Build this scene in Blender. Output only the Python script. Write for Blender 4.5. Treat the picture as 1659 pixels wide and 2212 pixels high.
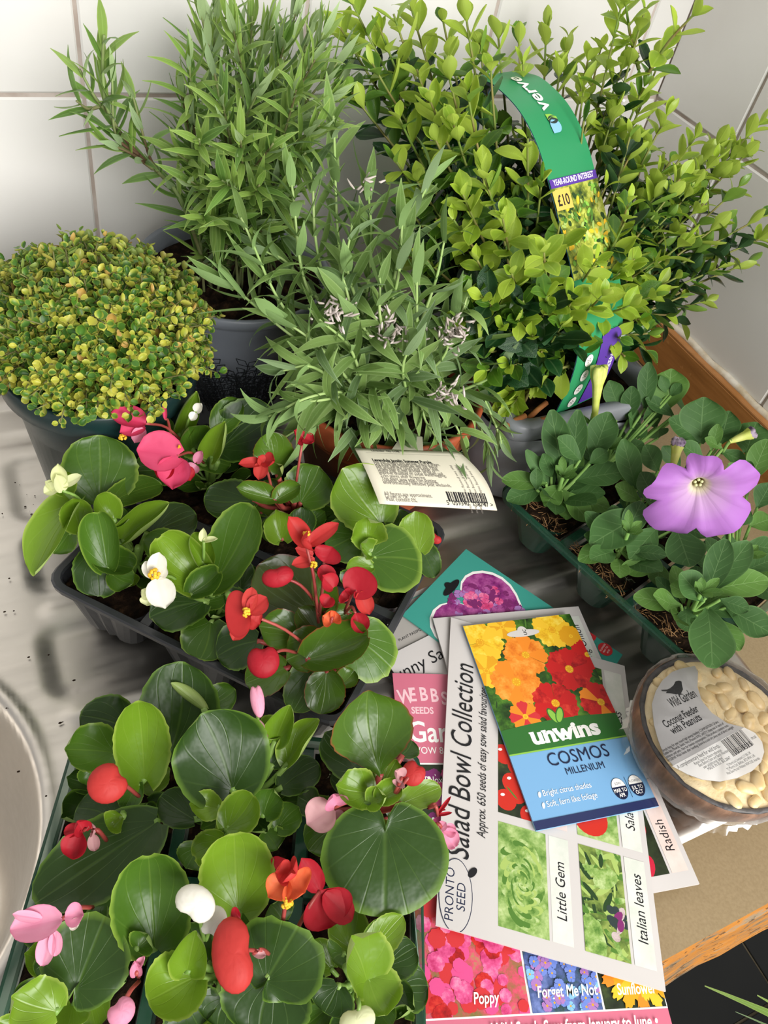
import bpy, math, random
import numpy as np
from mathutils import Vector, Matrix

random.seed(11)
rng = np.random.default_rng(11)
for o in list(bpy.data.objects):
    bpy.data.objects.remove(o)
scene = bpy.context.scene
COL = scene.collection

# ------------------------------------------------------------------ camera
# world: X along the back wall, Y towards the back wall, Z up, worktop at z = 0
CAM_H = 0.44
FPX = 1715.11
CX, CY = 829.5, 1106.0
RM = np.array([[0.89950562, -0.40367987, 0.16712931],
               [-0.20010078, -0.72068317, -0.66375858],
               [0.38839325, 0.56361187, -0.72903521]])
cam = bpy.data.cameras.new('camera')
cam.sensor_fit = 'HORIZONTAL'
cam.sensor_width = 36.0
cam.lens = FPX / 1659.0 * 36.0
cam.clip_start = 0.01
cam_ob = bpy.data.objects.new('camera', cam)
COL.objects.link(cam_ob)
_m = Matrix.Identity(4)
for i in range(3):
    _m[i][0] = RM[0, i]
    _m[i][1] = -RM[1, i]
    _m[i][2] = -RM[2, i]
_m[2][3] = CAM_H
cam_ob.matrix_world = _m
scene.camera = cam_ob

# ------------------------------------------------------------------ light
WALL_Y = 0.5874
WALL_X = 0.5874
world = bpy.data.worlds.new('room_light')
scene.world = world
world.use_nodes = True
bg = world.node_tree.nodes['Background']
bg.inputs[0].default_value = (1.0, 0.985, 0.955, 1)
bg.inputs[1].default_value = 0.56
wl = bpy.data.lights.new('window_daylight', 'AREA')
wl.shape = 'RECTANGLE'
wl.size = 1.5
wl.size_y = 1.2
wl.energy = 76.0
wl.color = (1.0, 0.985, 0.96)
wo = bpy.data.objects.new('window_daylight', wl)
COL.objects.link(wo)
wo.location = (0.42, -1.50, 1.05)
wo.rotation_euler = Vector((-0.18, 0.90, -0.36)).to_track_quat('-Z', 'Z').to_euler()
scene.view_settings.view_transform = 'Standard'
scene.view_settings.look = 'None'
scene.view_settings.exposure = -0.06
scene.view_settings.gamma = 1.0
scene.view_settings.use_curve_mapping = False


# ------------------------------------------------------------------ helpers
def ray(px, py):
    return RM.T @ np.array([(px - CX) / FPX, (py - CY) / FPX, 1.0])


def P(px, py, z):
    d = ray(px, py)
    t = (z - CAM_H) / d[2]
    return np.array([d[0] * t, d[1] * t, z])


def PY(px, py, y):
    d = ray(px, py)
    t = y / d[1]
    return np.array([d[0] * t, y, CAM_H + d[2] * t])


def proj(p):
    q = RM @ (np.asarray(p, float) - np.array([0, 0, CAM_H]))
    return q[0] / q[2] * FPX + CX, q[1] / q[2] * FPX + CY, q[2]


def depth(p):
    return float(RM[2] @ (np.asarray(p, float) - np.array([0, 0, CAM_H])))


def mpp(p):
    return depth(p) / FPX


def nrm(v):
    v = np.asarray(v, float)
    return v / (np.linalg.norm(v) + 1e-12)


def lin(h):
    h = h.lstrip('#')
    c = [int(h[i:i + 2], 16) / 255 for i in (0, 2, 4)]
    return tuple((x / 12.92 if x <= 0.04045 else ((x + 0.055) / 1.055) ** 2.4) for x in c) + (1.0,)


def mk(name, V, F, mats=None, uv=None, attrs=None, midx=None, smooth=True):
    me = bpy.data.meshes.new(name)
    V = np.asarray(V, float)
    me.from_pydata(V.tolist(), [], [tuple(int(i) for i in f) for f in F])
    if mats is not None:
        for m in (mats if isinstance(mats, (list, tuple)) else [mats]):
            me.materials.append(m)
    if midx is not None:
        me.polygons.foreach_set('material_index', np.asarray(midx, np.int32))
    if smooth:
        me.polygons.foreach_set('use_smooth', np.ones(len(me.polygons), bool))
    if uv is not None:
        l = me.uv_layers.new(name='UVMap')
        idx = np.empty(len(me.loops), np.int32)
        me.loops.foreach_get('vertex_index', idx)
        l.data.foreach_set('uv', np.asarray(uv, np.float32)[idx].ravel())
    for k, a in (attrs or {}).items():
        at = me.attributes.new(k, 'FLOAT', 'POINT')
        at.data.foreach_set('value', np.asarray(a, np.float32))
    me.update()
    return me


def ob(name, data, parent=None, M=None):
    o = bpy.data.objects.new(name, data)
    COL.objects.link(o)
    if parent is not None:
        o.parent = parent
    if M is not None:
        o.matrix_local = M
    return o


def tag(o, label, cat, group=None):
    o['label'] = label
    o['category'] = cat
    if group:
        o['group'] = group
    return o


def thing(name, label, cat, loc, group=None):
    o = bpy.data.objects.new(name, None)
    COL.objects.link(o)
    o.empty_display_size = 0.02
    o.location = [float(v) for v in loc]
    return tag(o, label, cat, group)


def rootloc(o):
    while o.parent is not None:
        o = o.parent
    return np.array(o.location)


def part(name, parent, V, F, mats, **kw):
    """mesh part given in world coordinates (things are only translated)"""
    V = np.asarray(V, float) - rootloc(parent)
    return ob(name, mk(name, V, F, mats, **kw), parent)


def struct(o):
    o['kind'] = 'structure'
    return o


def stuff(o):
    o['kind'] = 'stuff'
    return o


class MB:
    def __init__(s):
        s.V, s.F, s.M, s.UV = [], [], [], []
        s.n = 0

    def add(s, V, F, m=0, uv=None):
        V = np.asarray(V, float)
        s.V.append(V)
        s.F += [tuple(i + s.n for i in f) for f in F]
        s.M += [m] * len(F)
        s.UV.append(np.zeros((len(V), 2)) if uv is None else np.asarray(uv, float))
        s.n += len(V)

    def part(s, name, parent, mats, smooth=True, f=None):
        V = np.concatenate(s.V)
        if f is not None:
            V = f(V)
        return part(name, parent, V, s.F, mats, midx=s.M, uv=np.concatenate(s.UV), smooth=smooth)


def box(lo, hi):
    x0, y0, z0 = lo
    x1, y1, z1 = hi
    V = [(x0, y0, z0), (x1, y0, z0), (x1, y1, z0), (x0, y1, z0), (x0, y0, z1), (x1, y0, z1), (x1, y1, z1), (x0, y1, z1)]
    F = [(0, 3, 2, 1), (4, 5, 6, 7), (0, 1, 5, 4), (1, 2, 6, 5), (2, 3, 7, 6), (3, 0, 4, 7)]
    return np.array(V, float), F


def bevel_box(lo, hi, b):
    """box with chamfered vertical edges and top edges"""
    x0, y0, z0 = lo
    x1, y1, z1 = hi

    def ring(i, z):
        return [(x0 + i + b, y0 + i, z), (x1 - i - b, y0 + i, z), (x1 - i, y0 + i + b, z), (x1 - i, y1 - i - b, z),
                (x1 - i - b, y1 - i, z), (x0 + i + b, y1 - i, z), (x0 + i, y1 - i - b, z), (x0 + i, y0 + i + b, z)]
    V = ring(0, z0) + ring(0, z1 - b) + ring(b, z1)
    F = [tuple(range(7, -1, -1)), tuple(range(16, 24))]
    for r in (0, 8):
        for k in range(8):
            F.append((r + k, r + (k + 1) % 8, r + 8 + (k + 1) % 8, r + 8 + k))
    return np.array(V, float), F


def lathe(prof, c, seg=56):
    V, F = [], []
    n = len(prof)
    for k in range(seg):
        a = 2 * math.pi * k / seg
        for r, z in prof:
            V.append((c[0] + r * math.cos(a), c[1] + r * math.sin(a), c[2] + z))
    for k in range(seg):
        k2 = (k + 1) % seg
        for j in range(n - 1):
            F.append((k * n + j, k2 * n + j, k2 * n + j + 1, k * n + j + 1))
    return np.array(V), F


def tube(pts, r, seg=6, taper=1.0, caps=True):
    pts = np.asarray(pts, float)
    n = len(pts)
    T = np.gradient(pts, axis=0)
    T /= np.linalg.norm(T, axis=1)[:, None] + 1e-12
    ref = np.array([0, 0, 1.0]) if abs(T[0][2]) < 0.9 else np.array([1.0, 0, 0])
    V, F = [], []
    for i in range(n):
        x = nrm(np.cross(ref, T[i]))
        y = np.cross(T[i], x)
        ref = np.cross(x, T[i]) * -1 if False else ref
        rr = (r[i] if hasattr(r, '__len__') else r * (1 + (taper - 1) * i / (n - 1)))
        for k in range(seg):
            a = 2 * math.pi * k / seg
            V.append(pts[i] + rr * (math.cos(a) * x + math.sin(a) * y))
    for i in range(n - 1):
        for k in range(seg):
            k2 = (k + 1) % seg
            F.append((i * seg + k, i * seg + k2, (i + 1) * seg + k2, (i + 1) * seg + k))
    if caps:
        F.append(tuple(range(seg - 1, -1, -1)))
        F.append(tuple((n - 1) * seg + k for k in range(seg)))
    return np.array(V), F


def sphere(c, r, nu=10, nv=6):
    r = np.array(r if hasattr(r, '__len__') else (r, r, r), float)
    V = [np.array([0, 0, -1.0])]
    for j in range(1, nv):
        p = -math.pi / 2 + math.pi * j / nv
        for i in range(nu):
            a = 2 * math.pi * i / nu
            V.append(np.array([math.cos(p) * math.cos(a), math.cos(p) * math.sin(a), math.sin(p)]))
    V.append(np.array([0, 0, 1.0]))
    F = [(0, 1 + (i + 1) % nu, 1 + i) for i in range(nu)]
    for j in range(nv - 2):
        for i in range(nu):
            a = 1 + j * nu + i
            b = 1 + j * nu + (i + 1) % nu
            F.append((a, b, b + nu, a + nu))
    top = len(V) - 1
    s = 1 + (nv - 2) * nu
    F += [(top, s + i, s + (i + 1) % nu) for i in range(nu)]
    return np.array(V) * r + np.asarray(c, float), F


def curve(ctrl, n=16):
    """Catmull-Rom through control points"""
    c = [np.asarray(p, float) for p in ctrl]
    c = [2 * c[0] - c[1]] + c + [2 * c[-1] - c[-2]]
    out = []
    m = len(c) - 3
    for i in range(n):
        t = i / (n - 1) * m
        k = min(int(t), m - 1)
        t -= k
        p0, p1, p2, p3 = c[k:k + 4]
        out.append(0.5 * (2 * p1 + (p2 - p0) * t + (2 * p0 - 5 * p1 + 4 * p2 - p3) * t * t + (3 * p1 - p0 - 3 * p2 + p3) * t ** 3))
    return np.array(out)


# ------------------------------------------------------------------ materials
class NT:
    def __init__(s, name):
        s.m = bpy.data.materials.new(name)
        s.m.use_nodes = True
        s.t = s.m.node_tree
        s.b = s.t.nodes['Principled BSDF']
        s.out = s.t.nodes['Material Output']

    def n(s, typ, **kw):
        nd = s.t.nodes.new(typ)
        for k, v in kw.items():
            setattr(nd, k, v)
        return nd

    def l(s, a, b):
        s.t.links.new(a, b)

    def coord(s, kind='Object'):
        return s.n('ShaderNodeTexCoord').outputs[kind]

    def noise(s, scale, detail=3, vec=None, rough=0.55, stretch=None):
        nd = s.n('ShaderNodeTexNoise')
        nd.inputs['Scale'].default_value = scale
        nd.inputs['Detail'].default_value = detail
        nd.inputs['Roughness'].default_value = rough
        v = vec if vec is not None else s.coord()
        if stretch is not None:
            mp = s.n('ShaderNodeMapping')
            mp.inputs['Scale'].default_value = stretch
            s.l(v, mp.inputs['Vector'])
            v = mp.outputs[0]
        s.l(v, nd.inputs['Vector'])
        return nd.outputs['Fac']

    def ramp(s, fac, stops, interp='LINEAR'):
        r = s.n('ShaderNodeValToRGB')
        r.color_ramp.interpolation = interp
        e = r.color_ramp.elements
        while len(e) < len(stops):
            e.new(0.5)
        for i, (p, c) in enumerate(stops):
            e[i].position = p
            e[i].color = lin(c) if isinstance(c, str) else c
        s.l(fac, r.inputs[0])
        return r.outputs[0]

    def mix(s, fac, a, b, mode='MIX'):
        x = s.n('ShaderNodeMix', data_type='RGBA', blend_type=mode)
        for v, i in ((fac, 0), (a, 6), (b, 7)):
            if isinstance(v, (int, float)):
                x.inputs[i].default_value = v
            elif isinstance(v, (str, tuple)):
                x.inputs[i].default_value = lin(v) if isinstance(v, str) else v
            else:
                s.l(v, x.inputs[i])
        return x.outputs[2]

    def math(s, op, a, b=0.0, clamp=False):
        x = s.n('ShaderNodeMath', operation=op, use_clamp=clamp)
        for v, i in ((a, 0), (b, 1)):
            if isinstance(v, (int, float)):
                x.inputs[i].default_value = v
            else:
                s.l(v, x.inputs[i])
        return x.outputs[0]

    def bump(s, h, strength=0.3, dist=0.001):
        b = s.n('ShaderNodeBump')
        b.inputs['Strength'].default_value = strength
        b.inputs['Distance'].default_value = dist
        s.l(h, b.inputs['Height'])
        s.l(b.outputs[0], s.b.inputs['Normal'])

    def set(s, col=None, rough=None, spec=None, metal=None):
        if col is not None:
            if isinstance(col, (str, tuple)):
                s.b.inputs['Base Color'].default_value = lin(col) if isinstance(col, str) else col
            else:
                s.l(col, s.b.inputs['Base Color'])
        if rough is not None:
            if isinstance(rough, (int, float)):
                s.b.inputs['Roughness'].default_value = rough
            else:
                s.l(rough, s.b.inputs['Roughness'])
        if spec is not None:
            s.b.inputs['Specular IOR Level'].default_value = spec
        if metal is not None:
            s.b.inputs['Metallic'].default_value = metal
        return s


def plain(name, col, rough=0.5, spec=0.5, var=0.0, scale=60, bump=0.0, bdist=0.001, col2=None, metal=0):
    t = NT(name)
    c = col
    if var or col2:
        n = t.noise(scale, 4)
        if col2:
            c = t.ramp(n, [(0.35, col), (0.68, col2)])
        else:
            b = lin(col)
            d = tuple(x * (1 - var) for x in b[:3]) + (1,)
            e = tuple(min(1, x * (1 + var)) for x in b[:3]) + (1,)
            c = t.ramp(n, [(0.3, d), (0.7, e)])
        if bump:
            t.bump(n, bump, bdist)
    elif bump:
        t.bump(t.noise(scale, 4), bump, bdist)
    t.set(c, rough, spec, metal)
    return t.m


def veins(t, vtype):
    """leaf veins from the blade's own UV: u across (0..1), v from stalk to tip"""
    if vtype == 'attr':
        return t.n('ShaderNodeAttribute', attribute_name='vein').outputs['Fac']
    uvn = t.n('ShaderNodeUVMap')
    sx = t.n('ShaderNodeSeparateXYZ')
    t.l(uvn.outputs[0], sx.inputs[0])
    x = t.math('MULTIPLY', t.math('SUBTRACT', sx.outputs[0], 0.5), 2.0)
    ax = t.math('ABSOLUTE', x)
    v = sx.outputs[1]

    def line(d, w):
        mr = t.n('ShaderNodeMapRange', interpolation_type='SMOOTHSTEP')
        mr.inputs[1].default_value, mr.inputs[2].default_value = 0.0, w
        mr.inputs[3].default_value, mr.inputs[4].default_value = 1.0, 0.0
        t.l(d, mr.inputs[0])
        return mr.outputs[0]
    mid = line(ax, 0.055 if vtype != 'mid' else 0.16)
    if vtype == 'mid':
        return mid
    if vtype == 'palm':
        q = t.math('DIVIDE', t.math('ARCTANGENT', t.math('DIVIDE', ax, t.math('ADD', v, 0.10))), math.pi / 2)
        per = t.math('ABSOLUTE', t.math('SUBTRACT', t.math('FRACT', t.math('ADD', t.math('MULTIPLY', q, 4.6), 0.5)), 0.5))
        side = t.math('MULTIPLY', line(per, 0.07), t.math('SUBTRACT', 1.0, t.math('MULTIPLY', ax, 0.85)))
    else:
        q = t.math('SUBTRACT', v, t.math('MULTIPLY', ax, 0.28))
        per = t.math('ABSOLUTE', t.math('SUBTRACT', t.math('FRACT', t.math('MULTIPLY', q, 6.0)), 0.5))
        side = t.math('MULTIPLY', line(per, 0.10), t.math('SUBTRACT', 0.8, t.math('MULTIPLY', ax, 0.7)))
    return t.math('MAXIMUM', mid, side)


def leafmat(name, dark, light, margin, rough=0.4, spec=0.5, under=None, vein=0.0, trans=0.25, veinc=None, mpos=(0.72, 0.97), tcol=None, vtype='mid'):
    """two-sided leaf: hue varies leaf by leaf, own margin colour, paler veins, paler underside"""
    t = NT(name)
    oi = t.n('ShaderNodeObjectInfo').outputs['Random']
    ra = t.n('ShaderNodeAttribute', attribute_name='rnd').outputs['Fac']
    r = t.math('FRACT', t.math('ADD', oi, ra))
    c = t.mix(r, dark, light)
    nz = t.noise(90, 3)
    c = t.mix(t.math('MULTIPLY', nz, 0.5), c, light)
    ed = t.n('ShaderNodeAttribute', attribute_name='edge').outputs['Fac']
    if vein > 0:
        ve = veins(t, vtype)
        c = t.mix(t.math('MULTIPLY', ve, vein), c, veinc or margin)
        t.bump(t.math('ADD', t.math('MULTIPLY', ve, -0.25), t.math('ADD', t.math('MULTIPLY', t.noise(140, 2), 0.8), t.math('MULTIPLY', t.noise(48, 1), 2.2))), 0.4, 0.0012)
    mr = t.n('ShaderNodeMapRange')
    mr.inputs[1].default_value, mr.inputs[2].default_value = mpos
    t.l(ed, mr.inputs[0])
    c = t.mix(t.math('MULTIPLY', mr.outputs[0], 0.85), c, margin)
    if under:
        bf = t.n('ShaderNodeNewGeometry').outputs['Backfacing']
        c = t.mix(t.math('MULTIPLY', bf, 0.9), c, under)
    t.set(c, rough, spec)
    tr = t.n('ShaderNodeBsdfTranslucent')
    if tcol:
        t.l(t.mix(0.5, c, tcol), tr.inputs[0])
    else:
        t.l(c, tr.inputs[0])
    ms = t.n('ShaderNodeMixShader')
    ms.inputs[0].default_value = trans
    t.l(t.b.outputs[0], ms.inputs[1])
    t.l(tr.outputs[0], ms.inputs[2])
    t.l(ms.outputs[0], t.out.inputs[0])
    return t.m


def clearplastic(name, col, dens=0.45, rough=0.12):
    """thin tinted see-through plastic"""
    t = NT(name)
    t.set(col, rough, 0.6)
    tp = t.n('ShaderNodeBsdfTransparent')
    c = lin(col)
    tp.inputs[0].default_value = tuple(0.45 + 0.55 * min(1, x * 1.6) for x in c[:3]) + (1,)
    ms = t.n('ShaderNodeMixShader')
    fr = t.n('ShaderNodeFresnel')
    fr.inputs[0].default_value = 1.45
    f = t.math('ADD', fr.outputs[0], dens, clamp=True)
    t.l(f, ms.inputs[0])
    t.l(tp.outputs[0], ms.inputs[1])
    t.l(t.b.outputs[0], ms.inputs[2])
    t.l(ms.outputs[0], t.out.inputs[0])
    return t.m


M = {}
# walls
t = NT('glazed_tile')
n1 = t.noise(9, 2)
t.set(t.ramp(n1, [(0.3, '#dedbd6'), (0.7, '#e5e3df')]), 0.12, 0.5)
t.bump(t.noise(16, 2), 0.10, 0.004)
M['tile'] = t.m
M['grout'] = plain('grout', '#a89a90', 0.9, 0.2, col2='#c9bdb4', scale=40, bump=0.3)
t = NT('painted_upstand')
n = t.noise(14, 5, stretch=(14, 1.2, 14))
sp = t.noise(120, 3)
c = t.ramp(n, [(0.25, '#8c5a2a'), (0.55, '#a66e38'), (0.8, '#b47c44')])
t.set(t.mix(t.math('MULTIPLY', t.math('GREATER_THAN', sp, 0.70), 0.5), c, '#c08a50'), 0.45, 0.4)
t.bump(n, 0.25, 0.001)
M['wood'] = t.m
M['wood_lip'] = plain('upstand_lip', '#a86f38', 0.5, 0.4, col2='#c28a58', scale=30)
M['caulk'] = plain('caulk', '#e8e0d0', 0.7, 0.3, col2='#c9b89a', scale=70, bump=0.6)
t = NT('laminate')
t.set(t.ramp(t.noise(600, 2), [(0.3, '#8e7b5c'), (0.7, '#998666')]), 0.42, 0.4)
M['laminate'] = t.m
t = NT('worn_edge')
n = t.noise(30, 6, stretch=(0.6, 4, 9), rough=0.75)
n2 = t.noise(220, 3, stretch=(0.5, 2, 2))
c = t.ramp(n, [(0.32, '#241b14'), (0.42, '#7a6850'), (0.49, '#a06a30'), (0.56, '#ac702a'), (0.64, '#8b7a62'), (0.75, '#5a4a38')])
t.set(t.mix(t.math('MULTIPLY', t.math('GREATER_THAN', n2, 0.62), 0.7), c, '#3a2c20'), 0.8, 0.2)
t.bump(n2, 0.6, 0.001)
M['worn'] = t.m
t = NT('brushed_steel')
n = t.noise(22, 5, stretch=(1.0, 7, 7))
n2 = t.noise(6, 3)
t.set(t.ramp(n2, [(0.3, '#c8c2ba'), (0.7, '#d6d1ca')]), t.ramp(n, [(0.3, (0.34, 0.34, 0.34, 1)), (0.7, (0.46, 0.46, 0.46, 1))]), 0.5, 1.0)
t.bump(t.noise(300, 3, stretch=(0.15, 3, 3)), 0.05, 0.0004)
M['steel'] = t.m
M['floor'] = plain('black_tile', '#0e0f0d', 0.3, 0.4, var=0.3, scale=12)
M['floor_grout'] = plain('floor_grout', '#5d5545', 0.9, 0.2, var=0.2)
M['cabinet'] = plain('light_block_panel', '#191713', 0.6, 0.3)
M['crumb'] = plain('crumb', '#2a1c12', 0.9, 0.1)
# pots and soil
M['pot_green'] = plain('dark_green_plastic', '#12292a', 0.33, 0.5, var=0.12, scale=40)
M['pot_grey'] = plain('grey_plastic', '#777c85', 0.38, 0.5, var=0.08, scale=30)
M['pot_ink'] = plain('pot_print', '#25282b', 0.5, 0.3)
M['pot_terra'] = plain('terracotta_plastic', '#9c4c2e', 0.42, 0.45, var=0.08, scale=30)
M['tray_grey'] = plain('charcoal_plastic', '#313236', 0.32, 0.5, var=0.1, scale=30)
M['pack_grey'] = plain('pale_grey_plastic', '#84878c', 0.4, 0.5, var=0.06, scale=30)
M['green_plastic'] = clearplastic('clear_green_plastic', '#1f4234', 0.08, 0.10)
M['green_rim'] = clearplastic('clear_green_rim', '#35664e', 0.34, 0.10)
t = NT('soil')
n = t.noise(160, 5)
t.set(t.ramp(n, [(0.3, '#0d0906'), (0.55, '#231810'), (0.75, '#4a3524')]), 0.95, 0.1)
t.bump(n, 1.0, 0.003)
M['soil'] = t.m
t = NT('rooted_soil')
v = t.n('ShaderNodeTexVoronoi', feature='DISTANCE_TO_EDGE')
v.inputs['Scale'].default_value = 330
t.l(t.coord(), v.inputs['Vector'])
n = t.noise(70, 4)
t.set(t.mix(t.math('MULTIPLY', t.math('LESS_THAN', v.outputs[0], 0.05), t.math('MULTIPLY', n, 1.3)), t.ramp(n, [(0.3, '#141a12'), (0.7, '#3a3a28')]), '#b3b596'), 0.9, 0.1)
M['roots'] = t.m
M['fibre'] = plain('coir_fibre', '#7a5a3a', 0.9, 0.1, col2='#b08a60', scale=80)
# leaves
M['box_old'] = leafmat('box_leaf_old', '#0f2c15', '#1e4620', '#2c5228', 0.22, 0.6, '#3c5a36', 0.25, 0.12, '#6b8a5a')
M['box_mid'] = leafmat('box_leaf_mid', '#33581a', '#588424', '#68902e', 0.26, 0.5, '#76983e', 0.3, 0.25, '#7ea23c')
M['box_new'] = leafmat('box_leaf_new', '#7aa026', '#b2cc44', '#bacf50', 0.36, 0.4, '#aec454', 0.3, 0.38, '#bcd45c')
M['box_stem'] = plain('box_stem', '#6f8a3a', 0.6, 0.3, col2='#8a7a4a', scale=60)
M['rose_a'] = leafmat('rosemary_leaf', '#436228', '#64883a', '#7a9a4e', 0.42, 0.4, '#9bb285', 0.35, 0.2, '#7ea354')
M['rose_b'] = leafmat('rosemary_leaf_young', '#628638', '#8aa84e', '#9ab260', 0.42, 0.4, '#a9c08c', 0.35, 0.28, '#a4c470')
M['rose_stem'] = plain('rosemary_stem', '#8da266', 0.7, 0.2, col2='#5c4634', scale=25)
M['lav_a'] = leafmat('lavender_leaf', '#62843c', '#8aa85c', '#98b270', 0.5, 0.3, '#86a566', 0.35, 0.22, '#98b970')
M['lav_b'] = leafmat('lavender_leaf_grey', '#567441', '#78945e', '#8ea47c', 0.55, 0.25, '#849c70', 0.35, 0.2, '#94ac80')
M['lav_stem'] = plain('lavender_stem', '#8fae62', 0.6, 0.3, col2='#a3b878', scale=40)
M['lav_dead'] = plain('withered_bract', '#a99c94', 0.9, 0.1, col2='#d6ccc6', scale=90)
M['thy_g'] = leafmat('thyme_leaf_green', '#2a5222', '#527f2a', '#8fa63c', 0.42, 0.45, '#8a9c50', 0.0, 0.2, mpos=(0.6, 1.0))
M['thy_y'] = leafmat('thyme_leaf_gold', '#98a836', '#c6c24a', '#d6cf62', 0.42, 0.45, '#b8b058', 0.0, 0.28, mpos=(0.5, 1.0))
M['thy_m'] = leafmat('thyme_leaf_variegated', '#3c6826', '#668e30', '#c0c450', 0.42, 0.45, '#a8ac54', 0.0, 0.25, mpos=(0.35, 0.8))
M['thy_o'] = leafmat('thyme_leaf_orange', '#b9963e', '#d0a860', '#d8bc74', 0.5, 0.35, '#c0a058', 0.0, 0.25)
M['thy_stem'] = plain('thyme_stem', '#5c5a38', 0.7, 0.2, col2='#8a8a5a', scale=60)
M['beg_dark'] = leafmat('begonia_leaf_dark', '#1f380e', '#2f4a18', '#688a30', 0.34, 0.38, '#8fa85c', 0.20, 0.14, '#6c8c3c', (0.88, 1.0), vtype='palm')
M['beg_mid'] = leafmat('begonia_leaf_green', '#365616', '#4c7020', '#8ca844', 0.32, 0.4, '#9cb46a', 0.20, 0.2, '#86a644', (0.88, 1.0), vtype='palm')
M['beg_lime'] = leafmat('begonia_leaf_lime', '#5a7e1a', '#769828', '#a4b854', 0.27, 0.5, '#a8bd70', 0.16, 0.28, '#a2ba52', (0.88, 1.0), vtype='palm')
M['beg_red'] = leafmat('begonia_leaf_red_margin', '#3a5818', '#567822', '#8a3a28', 0.26, 0.5, '#8f9c58', 0.18, 0.2, '#8caa48', (0.94, 1.0), vtype='palm')
M['beg_bronze'] = leafmat('begonia_leaf_bronze', '#2c3a14', '#3e4e1e', '#5a2622', 0.3, 0.45, '#6a5a3c', 0.18, 0.14, '#5c7438', (0.9, 1.0), vtype='palm')
M['beg_stem'] = plain('begonia_stem', '#6f9440', 0.4, 0.4, col2='#8aa658', scale=40)
M['beg_stem_red'] = plain('begonia_stem_red', '#8a3030', 0.4, 0.4, col2='#a85048', scale=40)
M['pet_a'] = leafmat('petunia_leaf', '#34542a', '#466b36', '#5a7f46', 0.58, 0.25, '#7a986a', 0.35, 0.18, '#7a9c62', (0.9, 1.0), vtype='pin')
M['pet_b'] = leafmat('petunia_leaf_light', '#4c7232', '#5f863c', '#74984e', 0.58, 0.25, '#8aa872', 0.35, 0.24, '#94b674', (0.9, 1.0), vtype='pin')
M['pet_stem'] = plain('petunia_stem', '#6c9448', 0.7, 0.2, col2='#86a85c', scale=50)


def petal(name, dark, light, base, rough=0.42, trans=0.3, tcol=None):
    return leafmat(name, dark, light, base, rough + 0.08, 0.22, None, 0.25, trans, base, (0.9, 1.05), tcol, 'attr')


M['red'] = petal('petal_red', '#a81a2a', '#be2c38', '#88101c')
M['scarlet'] = petal('petal_scarlet', '#b82c30', '#cc443e', '#a01c20')
M['pink'] = petal('petal_pink', '#d83a66', '#e4557c', '#c02450')
M['palepink'] = petal('petal_pale_pink', '#dc86a6', '#eca8c0', '#d66a94')
M['white'] = petal('petal_white', '#ece8dc', '#f4f1e8', '#d8d8b8')
M['cream'] = petal('petal_cream', '#d8dca0', '#e8ebc0', '#c0cc84')
M['rose'] = petal('petal_faded_pink', '#c08a90', '#d4a6a8', '#a86a78')
M['orange'] = petal('petal_orange_red', '#e2502e', '#ea7a4c', '#d43828')
M['violet'] = petal('petal_violet', '#b478cc', '#c88edc', '#9a58b4', 0.55)
M['stamen'] = plain('stamen_yellow', '#d8a21c', 0.6, 0.3, col2='#e8c040', scale=300)
M['bud_green'] = plain('bud_yellow_green', '#b4c050', 0.5, 0.3, col2='#cfd27c', scale=80)
M['bract'] = plain('dried_purple_bud', '#4a3a50', 0.8, 0.1, col2='#b8a8b8', scale=120)
# paper, ink
M['paper'] = plain('packet_paper', '#ccc7c4', 0.45, 0.4, var=0.015, scale=20)
M['paper_grey'] = plain('packet_back', '#a9a49e', 0.5, 0.3, var=0.03, scale=20)
M['card'] = plain('label_card', '#d6d0bc', 0.45, 0.4, var=0.01, scale=30)
for k, cc in dict(ink='#16161a', navy='#1c2440', teal='#3f9a8c', rosepaper='#cf6f86', unblue='#79abd6', ungreen='#2f6b2c', undark='#27305a',
                  lime='#8cc04a', whiteink='#f4f2ee', inkgrey='#77716a', stripgreen='#2b8a58', purple='#563496', yellow='#f0c030',
                  deepyellow='#e0a01c', pricecard='#e8b858', skyb='#86bce0', pale_pink_ink='#f0c4cc', labelgrey='#b6b4b4', labelwhite='#eeecea',
                  redink='#cc3236', orangeink='#ee8a24', redpetal='#c41c1c', darkleaf='#24401c', blueflower='#6f86d0', pinkflower='#e0508c',
                  tomato='#c62a1c', radish='#c21e3a', plum='#7c2868', lilac='#a878b8', midgreen='#4f7a2c', palegreen='#a4bc64', cardgrey='#d2cdc8',
                  stripback='#5a86a8', darkblob='#2c3a38').items():
    M[k] = plain('print_' + k, cc, 0.42, 0.4)


def photo(name, stops, scale, dist=0.0, rough=0.42):
    t = NT(name)
    n = t.noise(scale, 5, rough=0.65)
    t.set(t.ramp(n, stops), rough, 0.4)
    return t.m


M['ph_foliage'] = photo('print_foliage', [(0.32, '#12240e'), (0.48, '#2c5218'), (0.6, '#4c7a24'), (0.75, '#7a9c3c')], 90)
M['ph_lettuce'] = photo('print_lettuce', [(0.3, '#4f7a2c'), (0.45, '#7ea050'), (0.58, '#a8c078'), (0.72, '#cfd8a4')], 120)
M['ph_pale'] = photo('print_faded', [(0.3, '#cdd2c6'), (0.7, '#e4e2dc')], 60)
M['ph_palepink'] = photo('print_faded_pink', [(0.3, '#dcc2b8'), (0.7, '#ead8d0')], 60)
M['ph_leaves'] = photo('print_leaves', [(0.3, '#2c421c'), (0.45, '#6a8238'), (0.6, '#93a452'), (0.75, '#c0c488')], 100)
M['ph_meadow'] = photo('print_meadow', [(0.3, '#5a7a34'), (0.45, '#a8604c'), (0.55, '#d84c6c'), (0.7, '#8a9c50')], 110)
M['ph_bluefield'] = photo('print_blue_field', [(0.3, '#2c4a30'), (0.5, '#4a5c90'), (0.7, '#7a8cc8')], 130)
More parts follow.
